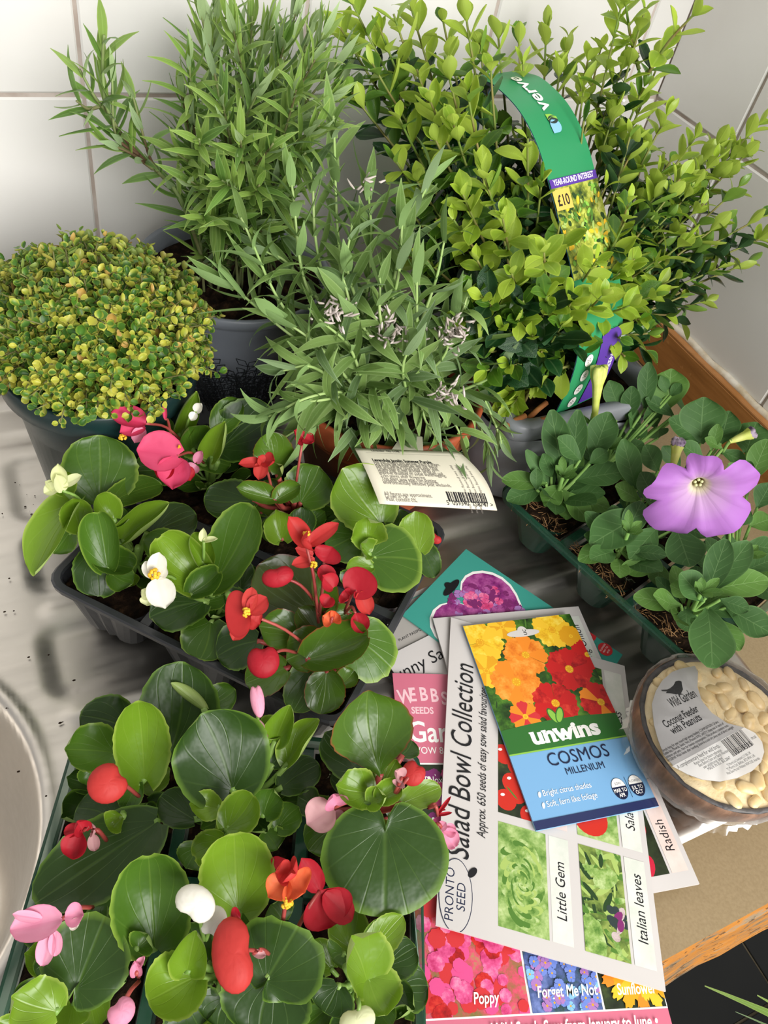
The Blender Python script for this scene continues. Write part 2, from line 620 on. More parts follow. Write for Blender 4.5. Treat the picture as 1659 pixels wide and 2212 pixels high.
M['ph_dark'] = photo('print_dark_leaf', [(0.3, '#181c12'), (0.6, '#2c3820'), (0.8, '#50602c')], 110)
M['ph_sweet'] = photo('print_sweet_pea', [(0.28, '#3a1438'), (0.45, '#8a2c78'), (0.58, '#b45a9c'), (0.75, '#8c80c0')], 75)
M['ph_onion'] = photo('print_onion', [(0.3, '#5a2c40'), (0.5, '#c8b8b4'), (0.7, '#8a5060')], 110)
for nm, st_ in dict(yel=['#d89a14', '#f0c42c', '#f8dc60'], org=['#d86c14', '#ee8c28', '#f4a848'], red_=['#8c0c10', '#c01c1c', '#dc4030'], pinkp=['#c03068', '#e05890', '#f098b8'], lett=['#4f7a2c', '#8cac58', '#c4d498']).items():
    M['ph_' + nm] = photo('print_petal_' + nm, [(0.34, st_[0]), (0.5, st_[1]), (0.68, st_[2])], 170)
M['ph_boxhedge'] = photo('print_hedge', [(0.3, '#28381c'), (0.42, '#5c6c24'), (0.55, '#b0b848'), (0.72, '#dad888')], 110)
# coconut
t = NT('coconut_husk')
n = t.noise(120, 5, stretch=(1, 1, 0.25))
t.set(t.ramp(n, [(0.25, '#3a2c22'), (0.5, '#7a5a44'), (0.75, '#a8836a')]), 0.55, 0.4)
t.bump(n, 0.7, 0.0015)
M['husk'] = t.m
M['shell_rim'] = plain('coconut_shell_edge', '#2c2a30', 0.5, 0.4, col2='#5a5654', scale=140, bump=0.8)
M['suet'] = plain('suet', '#dcc394', 0.5, 0.4, col2='#ecd9b0', scale=110, bump=0.8, bdist=0.002)
M['peanut'] = plain('peanut_half', '#d8bb84', 0.35, 0.5, col2='#e6d0a4', scale=90)
t = NT('clear_wrap')
t.set('#f4f2ee', 0.12, 0.6)
tp = t.n('ShaderNodeBsdfTransparent')
ms = t.n('ShaderNodeMixShader')
fr = t.n('ShaderNodeFresnel')
fr.inputs[0].default_value = 1.28
t.bump(t.noise(60, 3), 0.5, 0.002)
t.l(t.math('MULTIPLY', fr.outputs[0], 0.9, clamp=True), ms.inputs[0])
t.l(tp.outputs[0], ms.inputs[1])
t.l(t.b.outputs[0], ms.inputs[2])
t.l(ms.outputs[0], t.out.inputs[0])
M['wrap'] = t.m

# ================================================================== SETTING
TP = 0.1549            # tile pitch
GR = 0.0026
ROW0 = 0.047           # first horizontal joint, level with the top of the wooden upstand


def tile_wall(name, origin, du, dn, ucuts, vcuts):
    """backing of grout with every glazed tile standing proud of it"""
    o = np.array(origin, float)
    du = np.array(du, float)
    dn = np.array(dn, float)
    up = np.array([0, 0, 1.0])
    u0, u1 = ucuts[0], ucuts[-1]
    v0, v1 = vcuts[0], vcuts[-1]
    V = [o + du * u + up * v + dn * w for w in (-0.02, 0.0) for u, v in ((u0, v0), (u1, v0), (u1, v1), (u0, v1))]
    F = [(0, 1, 2, 3), (7, 6, 5, 4), (0, 4, 5, 1), (1, 5, 6, 2), (2, 6, 7, 3), (3, 7, 4, 0)]
    me = mk(name, V, F, M['grout'], smooth=False)
    w = struct(ob(name, me))
    cache = {}
    for i in range(len(ucuts) - 1):
        for j in range(len(vcuts) - 1):
            a = ucuts[i + 1] - ucuts[i] - GR
            b = vcuts[j + 1] - vcuts[j] - GR
            k = (round(a, 4), round(b, 4))
            if k not in cache:
                bv, bf = bevel_box((-a / 2, -b / 2, 0), (a / 2, b / 2, 0.0042), 0.0013)
                W = np.array([du * p[0] + up * p[1] + dn * (p[2] - 0.003) for p in bv])
                cache[k] = mk('tile', W, bf, M['tile'], smooth=False)
            c = o + du * (ucuts[i] + ucuts[i + 1]) / 2 + up * (vcuts[j] + vcuts[j + 1]) / 2
            tl = ob('tile', cache[k], w)
            tl.location = c + dn * random.uniform(0, 0.0005)
            tl.rotation_euler = (random.gauss(0, .0016), random.gauss(0, .0016), random.gauss(0, .0016))
    return w


vc = [-0.03, ROW0] + [ROW0 + TP * k for k in range(1, 8)]
bx = [0.1401 * WALL_Y + TP * k for k in range(-4, 4)] + [WALL_X]
bx = [b for b in bx if b < WALL_X - 0.02] + [WALL_X]
tile_wall('wall_back', (0, WALL_Y, 0), (1, 0, 0), (0, -1, 0), bx, vc)
ry = [WALL_Y] + [0.8196 * WALL_X - TP * k for k in range(0, 5)]
ry = [WALL_Y - r for r in ry]
tile_wall('wall_right', (WALL_X, WALL_Y, 0), (0, -1, 0), (-1, 0, 0), ry, vc)

# wooden upstand along the right wall, with caulk bead
WF = 1.303 * CAM_H
tr = struct(ob('trim_1', mk('trim_1', *bevel_box((WF, -0.25, 0.0), (WALL_X - 0.0025, WALL_Y - 0.003, 0.0455), 0.0012), M['wood'], smooth=False)))
m = MB()
m.add(*bevel_box((WF + 0.0005, -0.25, 0.0455), (WF + 0.0075, WALL_Y - 0.003, 0.0478), 0.0008))
m.part('lip', tr, M['wood_lip'], smooth=False)
pts = [(WALL_X - 0.004 + 0.0008 * math.sin(k * 1.7), -0.25 + k * 0.02, 0.048 + 0.0006 * math.sin(k * 2.3)) for k in range(42)]
part('caulk_bead', tr, *tube(pts, 0.0035, 8), M['caulk'])

# worktop
FRONT = 0.006
wk = thing('worktop', 'beige laminate worktop with a worn orange-brown wooden front edge', 'worktop', (0.4, 0.03, 0))
m = MB()
T = -0.0012
for lo, hi in (((-0.45, FRONT, -0.03), (WF - 0.0003, 0.062, T)), ((-0.45, 0.53, -0.03), (WF - 0.0003, WALL_Y - 0.005, T)),
               ((0.405, 0.062, -0.03), (WF - 0.0003, 0.53, T)), ((0.02, 0.062, -0.03), (0.405, 0.53, -0.012))):
    m.add(*box(lo, hi))
m.part('laminate_top', wk, M['laminate'], smooth=False)
pb = P(1437, 2130, -0.030)
prof = [(FRONT, T), (FRONT - 0.0035, -0.004), (FRONT + (pb[1] - FRONT) * 0.55, -0.016), (pb[1], -0.030), (pb[1] + 0.002, -0.034), (FRONT + 0.01, -0.034), (FRONT, -0.030)]
V, F = [], []
NX = 60
for i in range(NX + 1):
    x = -0.45 + (WF - 0.0003 + 0.45) * i / NX
    j = 0.0006 * math.sin(i * 2.1) + 0.0005 * math.sin(i * 5.3)
    for k, (y, z) in enumerate(prof):
        V.append((x, y + (j if 0 < k < 5 else 0), z))
n = len(prof)
for i in range(NX):
    for k in range(n):
        k2 = (k + 1) % n
        F.append((i * n + k, i * n + k2, (i + 1) * n + k2, (i + 1) * n + k))
F += [tuple(range(n)), tuple(NX * n + k for k in reversed(range(n)))]
part('front_edge', wk, V, F, M['worn'], smooth=False)

# unseen cabinet added under the worktop to block light, then the floor
cb = thing('light_block_cabinet', 'unseen dark cabinet added under the worktop to block light', 'cabinet', (0.1, 0.3, -0.9))
m = MB()
m.add(*box((-0.45, 0.05, -0.9), (WF, 0.07, -0.036)))
m.add(*box((-0.45, 0.07, -0.9), (-0.43, 0.58, -0.036)))
m.add(*box((WF - 0.02, 0.07, -0.9), (WF, 0.58, -0.036)))
m.part('carcass', cb, M['cabinet'], smooth=False)
fl = struct(ob('floor', mk('floor', *box((-1.2, -1.6, -0.92), (1.9, 0.6, -0.9025)), M['floor_grout'], smooth=False)))
fv, ff = bevel_box((-0.148, -0.148, 0), (0.148, 0.148, 0.004), 0.001)
fm = mk('floor_tile', fv, ff, M['floor'], smooth=False)
for i in range(-4, 4):
    for j in range(-5, 1):
        q = ob('floor_tile', fm, fl)
        q.location = (0.9075 + 0.15 - 0.3 * 4 + 0.3 * (i + 4), -0.10 + 0.3 * j + 0.15, -0.9035)

# ------------------------------------------------------------------ steel sink and drainer
SX0, SX1, SY0, SY1 = -0.34, 0.43, 0.0518, 0.5357
st = thing('sink_drainer', 'stainless steel sink and draining board with pressed ribs', 'sink', (0.1, 0.3, 0))


def sstep(a, b, x):
    t = np.clip((x - a) / (b - a), 0, 1)
    return t * t * (3 - 2 * t)


NX, NY = 330, 215
gx = np.linspace(SX0, SX1, NX)
gy = np.linspace(SY0, SY1, NY)
X, Y = np.meshgrid(gx, gy)
# rounded-rectangle distance to the outer edge
ccx, ccy, hx, hy, rr = (SX0 + SX1) / 2, (SY0 + SY1) / 2, (SX1 - SX0) / 2, (SY1 - SY0) / 2, 0.004
edge = np.minimum(hx - np.abs(X - ccx), hy - np.abs(Y - ccy))
Z = 0.0014 * (sstep(0.0, 0.004, edge) - sstep(0.009, 0.018, edge)) - 0.0012 * (1 - sstep(0.0, 0.004, edge))
Z += -0.0016 * sstep(0.015, 0.02, edge)


def panel(x0, x1, y0, y1, d, s=0.006, r=0.008):
    """recessed panel with rounded corners and sloping sides"""
    qx = np.abs(X - (x0 + x1) / 2) - (x1 - x0) / 2 + r
    qy = np.abs(Y - (y0 + y1) / 2) - (y1 - y0) / 2 + r
    sd = np.hypot(np.maximum(qx, 0), np.maximum(qy, 0)) + np.minimum(np.maximum(qx, qy), 0) - r
    return -d * (1 - sstep(-s, s, sd))


for y0, y1, x0 in ((0.075, 0.118, 0.02), (0.143, 0.186, -0.005), (0.205, 0.241, -0.005), (0.262, 0.309, -0.015), (0.338, 0.386, -0.013), (0.403, 0.462, -0.015)):
    Z += panel(x0, 0.405, y0, y1, 0.0030, 0.007, 0.010)
for y0, y1 in ((0.247, 0.2475), (0.322, 0.323)):
    Z += -panel(-0.012, 0.39, y0 - 0.004, y1 + 0.004, 0.0012, 0.005)
Z += panel(SX0 + 0.03, 0.41, 0.4775, 0.490, 0.0015, 0.004)
# round bowl on the left
bd = np.hypot(X + 0.154, Y - 0.212) - 0.124
Z += 0.0022 * np.exp(-((bd - 0.003) / 0.004) ** 2)
Z += -0.125 * (1 - sstep(-0.045, 0.0, bd)) ** 0.75
V = np.stack([X, Y, Z], -1).reshape(-1, 3)
F = [(j * NX + i, j * NX + i + 1, (j + 1) * NX + i + 1, (j + 1) * NX + i) for j in range(NY - 1) for i in range(NX - 1)]
part('pressed_sheet', st, V, F, M['steel'])
m = MB()
for k in range(26):
    if k < 14:
        q = P(random.gauss(60, 30), random.gauss(1095, 26), -0.004)
        s = random.uniform(0.0002, 0.0006)
    else:
        px, py = [(10, 1322), (30, 1320), (105, 1415), (130, 1562), (135, 1560), (40, 1667), (100, 1720), (160, 1470), (62, 1420), (20, 1250), (5, 1110), (14, 1530)][k - 14]
        q = P(px, py, 0)
        s = random.uniform(0.0003, 0.0007)
    m.add(*sphere((q[0], q[1], q[2] + s * 0.4), (s * random.uniform(0.8, 1.8), s, s * 0.6), 6, 4))
d = stuff(m.part('crumbs', st, M['crumb']))

# ================================================================== POTS
def pot(root, c, prof, mat, name='pot'):
    return part(name, root, *lathe(prof, c, 64), mat)


def soil_disc(root, c, r, z, mat=None, name='soil', amp=0.004):
    V, F = [(c[0], c[1], z)], []
    nr, ns = 9, 40
    for i in range(1, nr + 1):
        for k in range(ns):
            a = 2 * math.pi * k / ns
            q = r * i / nr
            V.append((c[0] + q * math.cos(a), c[1] + q * math.sin(a), z + (random.uniform(-amp, amp) if i < nr else -0.002)))
    for k in range(ns):
        F.append((0, 1 + k, 1 + (k + 1) % ns))
    for i in range(nr - 1):
        for k in range(ns):
            a = 1 + i * ns + k
            b = 1 + i * ns + (k + 1) % ns
            F.append((a, a + ns, b + ns, b))
    return part(name, root, V, F, mat or M['soil'])


TH = (0.052, 0.424)
thyme = thing('potted_thyme', 'golden variegated thyme spilling over a dark green plastic pot', 'potted plant', (TH[0], TH[1], 0))
pot(thyme, (TH[0], TH[1], 0), [(0, 0.0), (0.041, 0.0), (0.043, 0.003), (0.0535, 0.094), (0.0585, 0.0955), (0.0600, 0.097), (0.0610, 0.112),
                               (0.0595, 0.1135), (0.0555, 0.112), (0.0545, 0.095), (0.043, 0.02), (0, 0.018)], M['pot_green'])
soil_disc(thyme, TH, 0.0545, 0.103)

GP = (0.163, 0.499)
rosemary = thing('potted_rosemary', 'rosemary bush in a grey plastic pot printed with leafy sprigs', 'potted plant', (GP[0], GP[1], 0))
gprof = [(0, 0.0), (0.048, 0.0), (0.051, 0.003), (0.0655, 0.108), (0.0665, 0.110), (0.0695, 0.113), (0.0705, 0.119), (0.0690, 0.1205), (0.0660, 0.119), (0.0645, 0.108), (0.05, 0.02), (0, 0.018)]
pot(rosemary, (GP[0], GP[1], 0), gprof, M['pot_grey'])
soil_disc(rosemary, GP, 0.0645, 0.108)
# printed sprigs on the pot wall
m = MB()


def gsurf(th, z, off=0.0004):
    r = 0.051 + (0.0655 - 0.051) * (z - 0.003) / 0.105 + off
    return np.array([GP[0] + r * math.cos(th), GP[1] + r * math.sin(th), z])


def ribbon(m, pts2, f, w=0.0003):
    pts = [f(*p) for p in pts2]
    m.add(*tube(pts, w, 4, caps=False))


th0 = math.atan2(-GP[1], -GP[0]) + 0.05
for k in range(26):
    a0 = th0 + random.uniform(-0.5, 0.5)
    z0 = 0.018 + random.uniform(0, 0.018)
    L = random.uniform(0.025, 0.062) * (1 - 0.4 * abs(a0 - th0))
    lean = (a0 - th0) * 0.5 + random.uniform(-0.15, 0.15)
    pts2 = [(a0 + lean * t ** 1.4, z0 + L * t) for t in np.linspace(0, 1, 8)]
    ribbon(m, pts2, gsurf)
    for t in np.linspace(0.25, 1, 6):
        for s in (-1, 1):
            la, lz = a0 + lean * t ** 1.4, z0 + L * t
            ll = random.uniform(0.006, 0.011)
            tipa, tipz = la + s * ll * 0.75 / 0.057, lz + ll * 0.75
            ma, mz = (la + tipa) / 2, (lz + tipz) / 2
            for q in (-1, 1):
                ribbon(m, [(la, lz), (ma + q * 0.035, mz - q * s * 0.0016), (tipa, tipz)], gsurf, 0.00025)
m.part('printed_sprigs', rosemary, M['pot_ink'])

LV = (0.238, 0.381)
lavender = thing('potted_lavender', 'sprawling lavender in a round terracotta-coloured pot', 'potted plant', (LV[0], LV[1], 0))
pot(lavender, (LV[0], LV[1], 0), [(0, 0.0), (0.047, 0.0), (0.049, 0.003), (0.0625, 0.070), (0.0665, 0.071), (0.0680, 0.073), (0.0705, 0.092),
                                  (0.0690, 0.094), (0.0660, 0.093), (0.0630, 0.070), (0.048, 0.015), (0, 0.013)], M['pot_terra'])
soil_disc(lavender, LV, 0.0635, 0.078)


# ------------------------------------------------------------------ rounded-rectangle trays
def rrect(hx, hy, r, n=5):
    out = []
    for cx, cy, a0 in ((hx - r, hy - r, 0), (-hx + r, hy - r, 90), (-hx + r, -hy + r, 180), (hx - r, -hy + r, 270)):
        for k in range(n):
            a = math.radians(a0 + 90 * k / (n - 1))
            out.append((cx + r * math.cos(a), cy + r * math.sin(a)))
    return out


def loft(rings):
    V, F = [], []
    n = len(rings[0])
    for rg in rings:
        V += list(rg)
    for i in range(len(rings) - 1):
        for k in range(n):
            k2 = (k + 1) % n
            F.append((i * n + k, i * n + k2, (i + 1) * n + k2, (i + 1) * n + k))
    return np.array(V, float), F


class Frame:
    def __init__(s, o, u, v=None):
        s.o = np.array(o, float)
        s.u = nrm([u[0], u[1], 0])
        s.v = np.array([-s.u[1], s.u[0], 0]) if v is None else nrm([v[0], v[1], 0])

    def __call__(s, a, b, z=0.0):
        return s.o + s.u * a + s.v * b + np.array([0, 0, z])


def cell_tray(root, fr, LU, LV_, nu, nv, zr, mat_cell, mat_rim, inset=0.009, soil=None, soilmat=None, ribs=0, plug=None, gap=0.006, lip=0.0045):
    """tray: rim flange, then every cell as its own part"""
    hx, hy = LU / 2, LV_ / 2
    cw, ch = LU / nu, LV_ / nv
    # top web with cell openings: rim frame + dividers
    m = MB()

    def ringz(hx_, hy_, r, z, cx=hx, cy=hy, n=5):
        return [fr(cx + p[0], cy + p[1], z) for p in rrect(hx_, hy_, r, n)]
    m.add(*loft([ringz(hx + 0.0005, hy + 0.0005, 0.012, zr - lip), ringz(hx + 0.001, hy + 0.001, 0.012, zr - 0.0008), ringz(hx, hy, 0.012, zr),
                 ringz(hx - 0.0035, hy - 0.0035, 0.009, zr), ringz(hx - 0.0045, hy - 0.0045, 0.008, zr - 0.0015), ringz(hx - 0.0045, hy - 0.0045, 0.008, zr - 0.004)]))
    for i in range(1, nu):
        c = cw * i
        V, F = box((-0.0028, -hy + 0.004, -0.006), (0.0028, hy - 0.004, 0))
        m.add([fr(c + p[0], hy + p[1], zr - 0.003 + p[2]) for p in V], F)
    for j in range(1, nv):
        c = ch * j
        V, F = box((-hx + 0.004, -0.0028, -0.006), (hx - 0.004, 0.0028, 0))
        m.add([fr(hx + p[0], c + p[1], zr - 0.003 + p[2]) for p in V], F)
    m.part('rim', root, mat_rim, smooth=False)
    for i in range(nu):
        for j in range(nv):
            cx, cy = cw * (i + 0.5), ch * (j + 0.5)
            ax, ay = cw / 2 - gap / 2, ch / 2 - gap / 2
            rings = []
            for z, ins, r in ((zr - 0.003, 0, 0.010), (zr * 0.5, inset * 0.5, 0.010), (0.004, inset, 0.010), (0.0, inset + 0.003, 0.008)):
                rg = []
                pts = rrect(ax - ins, ay - ins, r, 5)
                if ribs:
                    dense = []
                    for k in range(len(pts)):
                        p, q = np.array(pts[k]), np.array(pts[(k + 1) % len(pts)])
                        L = np.linalg.norm(q - p)
                        ns = max(1, int(L / 0.0035))
                        nn = np.array([q[1] - p[1], -(q[0] - p[0])]) / (L + 1e-9)
                        for s in range(6 if ns > 1 else 1):
                            t_ = s / (6 if ns > 1 else 1)
                            off = (0.0016 if s in (2, 4) else 0.0) if ns > 1 else 0
                            dense.append(tuple(p + (q - p) * t_ - nn * off))
                    pts = dense
                rings.append([fr(cx + p[0], cy + p[1], z) for p in pts])
            nmin = min(len(r) for r in rings)
            if any(len(r) != nmin for r in rings):
                rings = [[r[int(k * len(r) / nmin)] for k in range(nmin)] for r in rings]
            V, F = loft(rings)
            F = F + [tuple(range(len(V) - nmin, len(V)))]
            part('cell', root, V, F, mat_cell, smooth=False)
            if plug is not None:
                rings = [[fr(cx + p[0], cy + p[1], z) for p in rrect(ax - 0.0012 - ins, ay - 0.0012 - ins, 0.009, 5)] for z, ins in ((soil, 0.0012), (zr * 0.5, inset * 0.5), (0.004, inset), (0.0015, inset + 0.003))]
                V, F = loft(rings)
                F = F + [tuple(range(len(V) - 20, len(V))), tuple(range(19, -1, -1))]
                part('root_ball', root, V, F, plug, smooth=True)


def soil_patch(root, fr, cx, cy, hx, hy, z, amp=0.003, name='soil', mat=None):
    n = 12
    V, F = [], []
    for j in range(n + 1):
        for i in range(n + 1):
            e = min(i, n - i, j, n - j)
            V.append(fr(cx + hx * (2 * i / n - 1), cy + hy * (2 * j / n - 1), z + (random.uniform(-amp, amp) if e else -0.002)))
    for j in range(n):
        for i in range(n):
            F.append((j * (n + 1) + i, j * (n + 1) + i + 1, (j + 1) * (n + 1) + i + 1, (j + 1) * (n + 1) + i))
    return part(name, root, V, F, mat or M['soil'])


# charcoal begonia tray
ZR1 = 0.05
L1 = P(95, 1255, ZR1)
R1 = P(968, 1140, ZR1)
R1b = P(845, 1370, ZR1)
vdir = nrm((R1 - R1b)[:2].tolist() + [0])
udir = np.array([vdir[1], -vdir[0], 0])
LU1 = float((R1 - L1) @ udir)
LV1 = float((R1 - L1) @ vdir)
fr1 = Frame(L1 * [1, 1, 0], udir, vdir)
tray1 = thing('begonia_tray', 'charcoal plastic six-cell tray of begonias with ribbed cell walls', 'plant tray', fr1(LU1 / 2, LV1 / 2, 0))
cell_tray(tray1, fr1, LU1, LV1, 3, 2, ZR1, M['tray_grey'], M['tray_grey'], 0.008, ribs=1)

# clear green begonia tray at the front
ZR2 = 0.05
BR2 = P(905, 1600, ZR2)
v2 = nrm((BR2 - P(945, 2212, ZR2)) * 0.55 + (P(165, 1690, ZR2) - P(0, 2130, ZR2)) * 0.45)
u2 = np.array([v2[1], -v2[0], 0])
LU2 = float((BR2 - P(55, 1960, ZR2)) @ u2)
LV2 = 0.150
fr2 = Frame(BR2 * [1, 1, 0] - u2 * LU2 - v2 * (LV2 + 0.004), u2, v2)
tray2 = thing('begonia_tray', 'clear green plastic tray of begonias beside the seed packets', 'plant tray', fr2(LU2 / 2, LV2 / 2, 0))
cell_tray(tray2, fr2, LU2, LV2, 3, 2, ZR2, M['green_plastic'], M['green_rim'], 0.008, soil=0.04, plug=M['roots'])

# clear green petunia tray
ZR3 = 0.047
O3 = P(1075, 1060, ZR3)
u3 = nrm(P(1510, 1450, ZR3) - O3)
LU3 = float(np.linalg.norm(P(1510, 1450, ZR3) - O3))
LV3 = 0.112
v3 = np.array([-u3[1], u3[0], 0])
fr3 = Frame(O3 * [1, 1, 0], u3, v3)
tray3 = thing('petunia_tray', 'clear green plastic six-cell tray of petunias', 'plant tray', fr3(LU3 / 2, LV3 / 2, 0))
cell_tray(tray3, fr3, LU3, LV3, 3, 2, ZR3, M['green_plastic'], M['green_rim'], 0.010, soil=0.040, plug=M['roots'], gap=0.014)
for i in range(3):
    for j in range(2):
        soil_patch(tray3, fr3, LU3 / 3 * (i + .5), LV3 / 2 * (j + .5), LU3 / 6 - 0.006, LV3 / 4 - 0.006, 0.0415, 0.002, mat=M['soil'])

# pale grey pack of box plants
BX0, BY0, BX1, BY1 = 0.312, 0.318, 0.462, 0.470
frb = Frame((BX0, BY0, 0), (1, 0.03, 0))
boxpack = thing('potted_box_hedging', 'bushy green box hedging plants in a pale grey pack with a green loop label', 'potted plant', (0.387, 0.394, 0))
hx, hy = (BX1 - BX0) / 2, (BY1 - BY0) / 2


def rgb(ins, r, z):
    return [frb(hx + p[0], hy + p[1], z) for p in rrect(hx - ins, hy - ins, r, 6)]


V, F = loft([rgb(0.002, 0.016, 0.070), rgb(0.0, 0.016, 0.072), rgb(0.0, 0.016, 0.084), rgb(0.002, 0.015, 0.086), rgb(0.010, 0.012, 0.085), rgb(0.012, 0.011, 0.078), rgb(0.014, 0.011, 0.06)])
part('flange', boxpack, V, F, M['pack_grey'])
for i in range(2):
    for j in range(2):
        c = frb(hx * (0.5 + i), hy * (0.5 + j), 0)
        part('cell', boxpack, *lathe([(0, 0), (0.032, 0), (0.034, 0.003), (0.0415, 0.071), (0.040, 0.071), (0.033, 0.006), (0, 0.005)], c, 36), M['pack_grey'])
soil_patch(boxpack, frb, hx, hy, hx - 0.012, hy - 0.012, 0.074, 0.004)
m = MB()
for px, py, qx, qy in ((1090, 922, 1135, 898), (1140, 905, 1180, 870), (1150, 912, 1200, 905)):
    a, b = P(px, py, 0.081), P(qx, qy, 0.086)
    m.add(*tube([a, (a + b) / 2 + [0, 0, 0.001], b], 0.0022, 6))
m.part('bark_chips', boxpack, plain('bark_chip', '#8a5030', 0.9, 0.1, col2='#b07a48', scale=90))

# ================================================================== LEAF TOOLS
def leaf_grid(rows, cols, L, W, prof, lobe=0.0, cup=0.0, bend=0.0, fold=0.0, wave=0.0, curl=0.0, ph=0.0, scallop=0.0, tipv=0.995, nveins=7, tube_=0.0, skew=0.0):
    """leaf blade along +Y: returns vertices, faces, edge, vein"""
    V, E_, VN, U = [], [], [], []
    for i in range(rows + 1):
        v = tipv * i / rows
        w = prof(v)
        for j in range(cols + 1):
            u = 2 * j / cols - 1
            sc = 1 + (scallop * 0.6 * (math.sin(i * 1.9 + ph * 7 + (1 if u > 0 else 2)) + math.sin(i * 3.3 + ph * 13 + u)) if abs(u) > 0.99 else 0)
            x = u * W / 2 * w * sc
            x += skew * W * math.sin(math.pi * min(1, v)) * (1 - 0.3 * abs(u))
            y = v * L - lobe * L * (1 - v) ** 3 * abs(u) ** 1.3
            z = W / 2 * cup * (abs(u) ** 2) * (0.35 + 0.65 * w) + fold * W / 2 * abs(u) * w
            z += cup * 0.35 * W * (max(0, v - 0.5) * 2) ** 2
            z += wave * W * abs(u) ** 2.5 * math.sin(9 * v + ph * 6 + (2.1 if u > 0 else 0))
            if tube_:
                a = tube_ * abs(u)
                R = W / 2 / max(tube_, 1e-3)
                x = math.copysign(R * math.sin(a) * w, u)
                z += R * (1 - math.cos(a)) * w
            # bend along the length as an arc
            if abs(bend) > 1e-4:
                a = bend * (y / L)
                R = L / bend
                yy = R * math.sin(a) - z * math.sin(a)
                zz = -R * (1 - math.cos(a)) + z * math.cos(a)
                y, z = yy, zz
            V.append((x, y, z))
            ee = max(abs(u), max(0.0, (v - 0.5) * 2) ** 1.5)
            E_.append(ee)
            ang = math.atan2(u * w * W / 2, v * L + 0.12 * L)
            VN.append(max(0, math.cos(ang * nveins * 2) - 0.75) * 4 * (1 - 0.6 * abs(u)) if nveins > 1 else max(0, 1 - abs(u) * 3.2))
            U.append((j / cols, i / rows))
    F = []
    for i in range(rows):
        for j in range(cols):
            a = i * (cols + 1) + j
            F.append((a, a + 1, a + cols + 2, a + cols + 1))
    return np.array(V), F, np.array(E_), np.clip(np.array(VN), 0, 1), np.array(U)


def heart_grid(rows, cols, L, W, lobe=0.3, cup=0.0, bend=0.0, wave=0.0, ph=0.0, scallop=0.0, skew=0.0, **_):
    """round heart leaf in polar form: the stalk joins inside the blade behind a narrow sinus"""
    rho = (1 + lobe) / 2
    c = 1 - rho
    V, E_, U, F = [(0, 0, 0)], [0], [(0.5, 0)], []
    for i in range(1, rows + 1):
        r = i / rows
        for j in range(cols + 1):
            th = -math.pi + 2 * math.pi * j / cols
            Rr = c * math.cos(th) + math.sqrt(max(0, rho * rho - (c * math.sin(th)) ** 2))
            Rr *= 1 - 0.8 * math.exp(-((math.pi - abs(th)) / 0.20) ** 2)
            if i == rows:
                Rr *= 1 + scallop * 0.6 * (math.sin(j * 1.9 + ph * 7) + math.sin(j * 3.3 + ph * 3))
            x = Rr * r * math.sin(th) * W / (2 * rho)
            y = Rr * r * math.cos(th) * L
            x += skew * W * r * r * 0.3
            rr2 = (2 * x / W) ** 2 + ((y - c) / rho) ** 2
            z = W / 2 * cup * (r ** 2) * (0.75 + 0.25 * math.cos(th * 2)) + wave * W * r ** 3 * math.sin(th * 4 + ph * 6)
            z += 0.10 * W * (1 - r) * r
            if abs(bend) > 1e-4:
                a = bend * (y / L)
                R0 = L / bend
                y, z = R0 * math.sin(a) - z * math.sin(a), -R0 * (1 - math.cos(a)) + z * math.cos(a)
            V.append((x, y, z))
            E_.append(r)
            U.append((0.5 + x / W, y / L))
    for j in range(cols):
        F.append((0, 2 + j, 1 + j))
    for i in range(rows - 1):
        for j in range(cols):
            a = 1 + i * (cols + 1) + j
            F.append((a, a + 1, a + cols + 2, a + cols + 1))
    return np.array(V, float), F, np.array(E_, float), np.zeros(len(V)), np.array(U, float)


def p_round(v):
    c = 0.47
    return math.sqrt(max(0.0, 1 - ((v - c) / (1 - c)) ** 2)) if v > c else math.sqrt(max(0.0, 1 - ((c - v) / (c * 1.04)) ** 2))


def p_oval(v):
    return max(0.04, math.sin(math.pi * min(1, v ** 0.85)) ** 0.75) if v < 0.99 else 0.03


def p_obov(v):
    return max(0.05, math.sin(math.pi * v ** 1.25) ** 0.8) if v < 0.99 else 0.12


def p_needle(v):
    return (0.45 + 0.55 * math.sin(math.pi * min(1, v * 1.1 + 0.05))) * (1 - v ** 6) + 0.05


def p_spat(v):
    return max(0.13, math.sin(math.pi * min(1, v * 0.985 + 0.015) ** 1.45) ** 0.62) if v < 0.985 else 0.22


def frame_matrix(b, a, n, L, W, thick=None):
    """columns x (width), y (length), z (normal)"""
    a = nrm(a)
    n = np.asarray(n, float)
    n = nrm(n - a * (n @ a))
    x = np.cross(a, n)
    Mx = np.eye(4)
    Mx[:3, 0] = x * W
    Mx[:3, 1] = a * L
    Mx[:3, 2] = n * (thick if thick is not None else L)
    Mx[:3, 3] = b
    return Mx


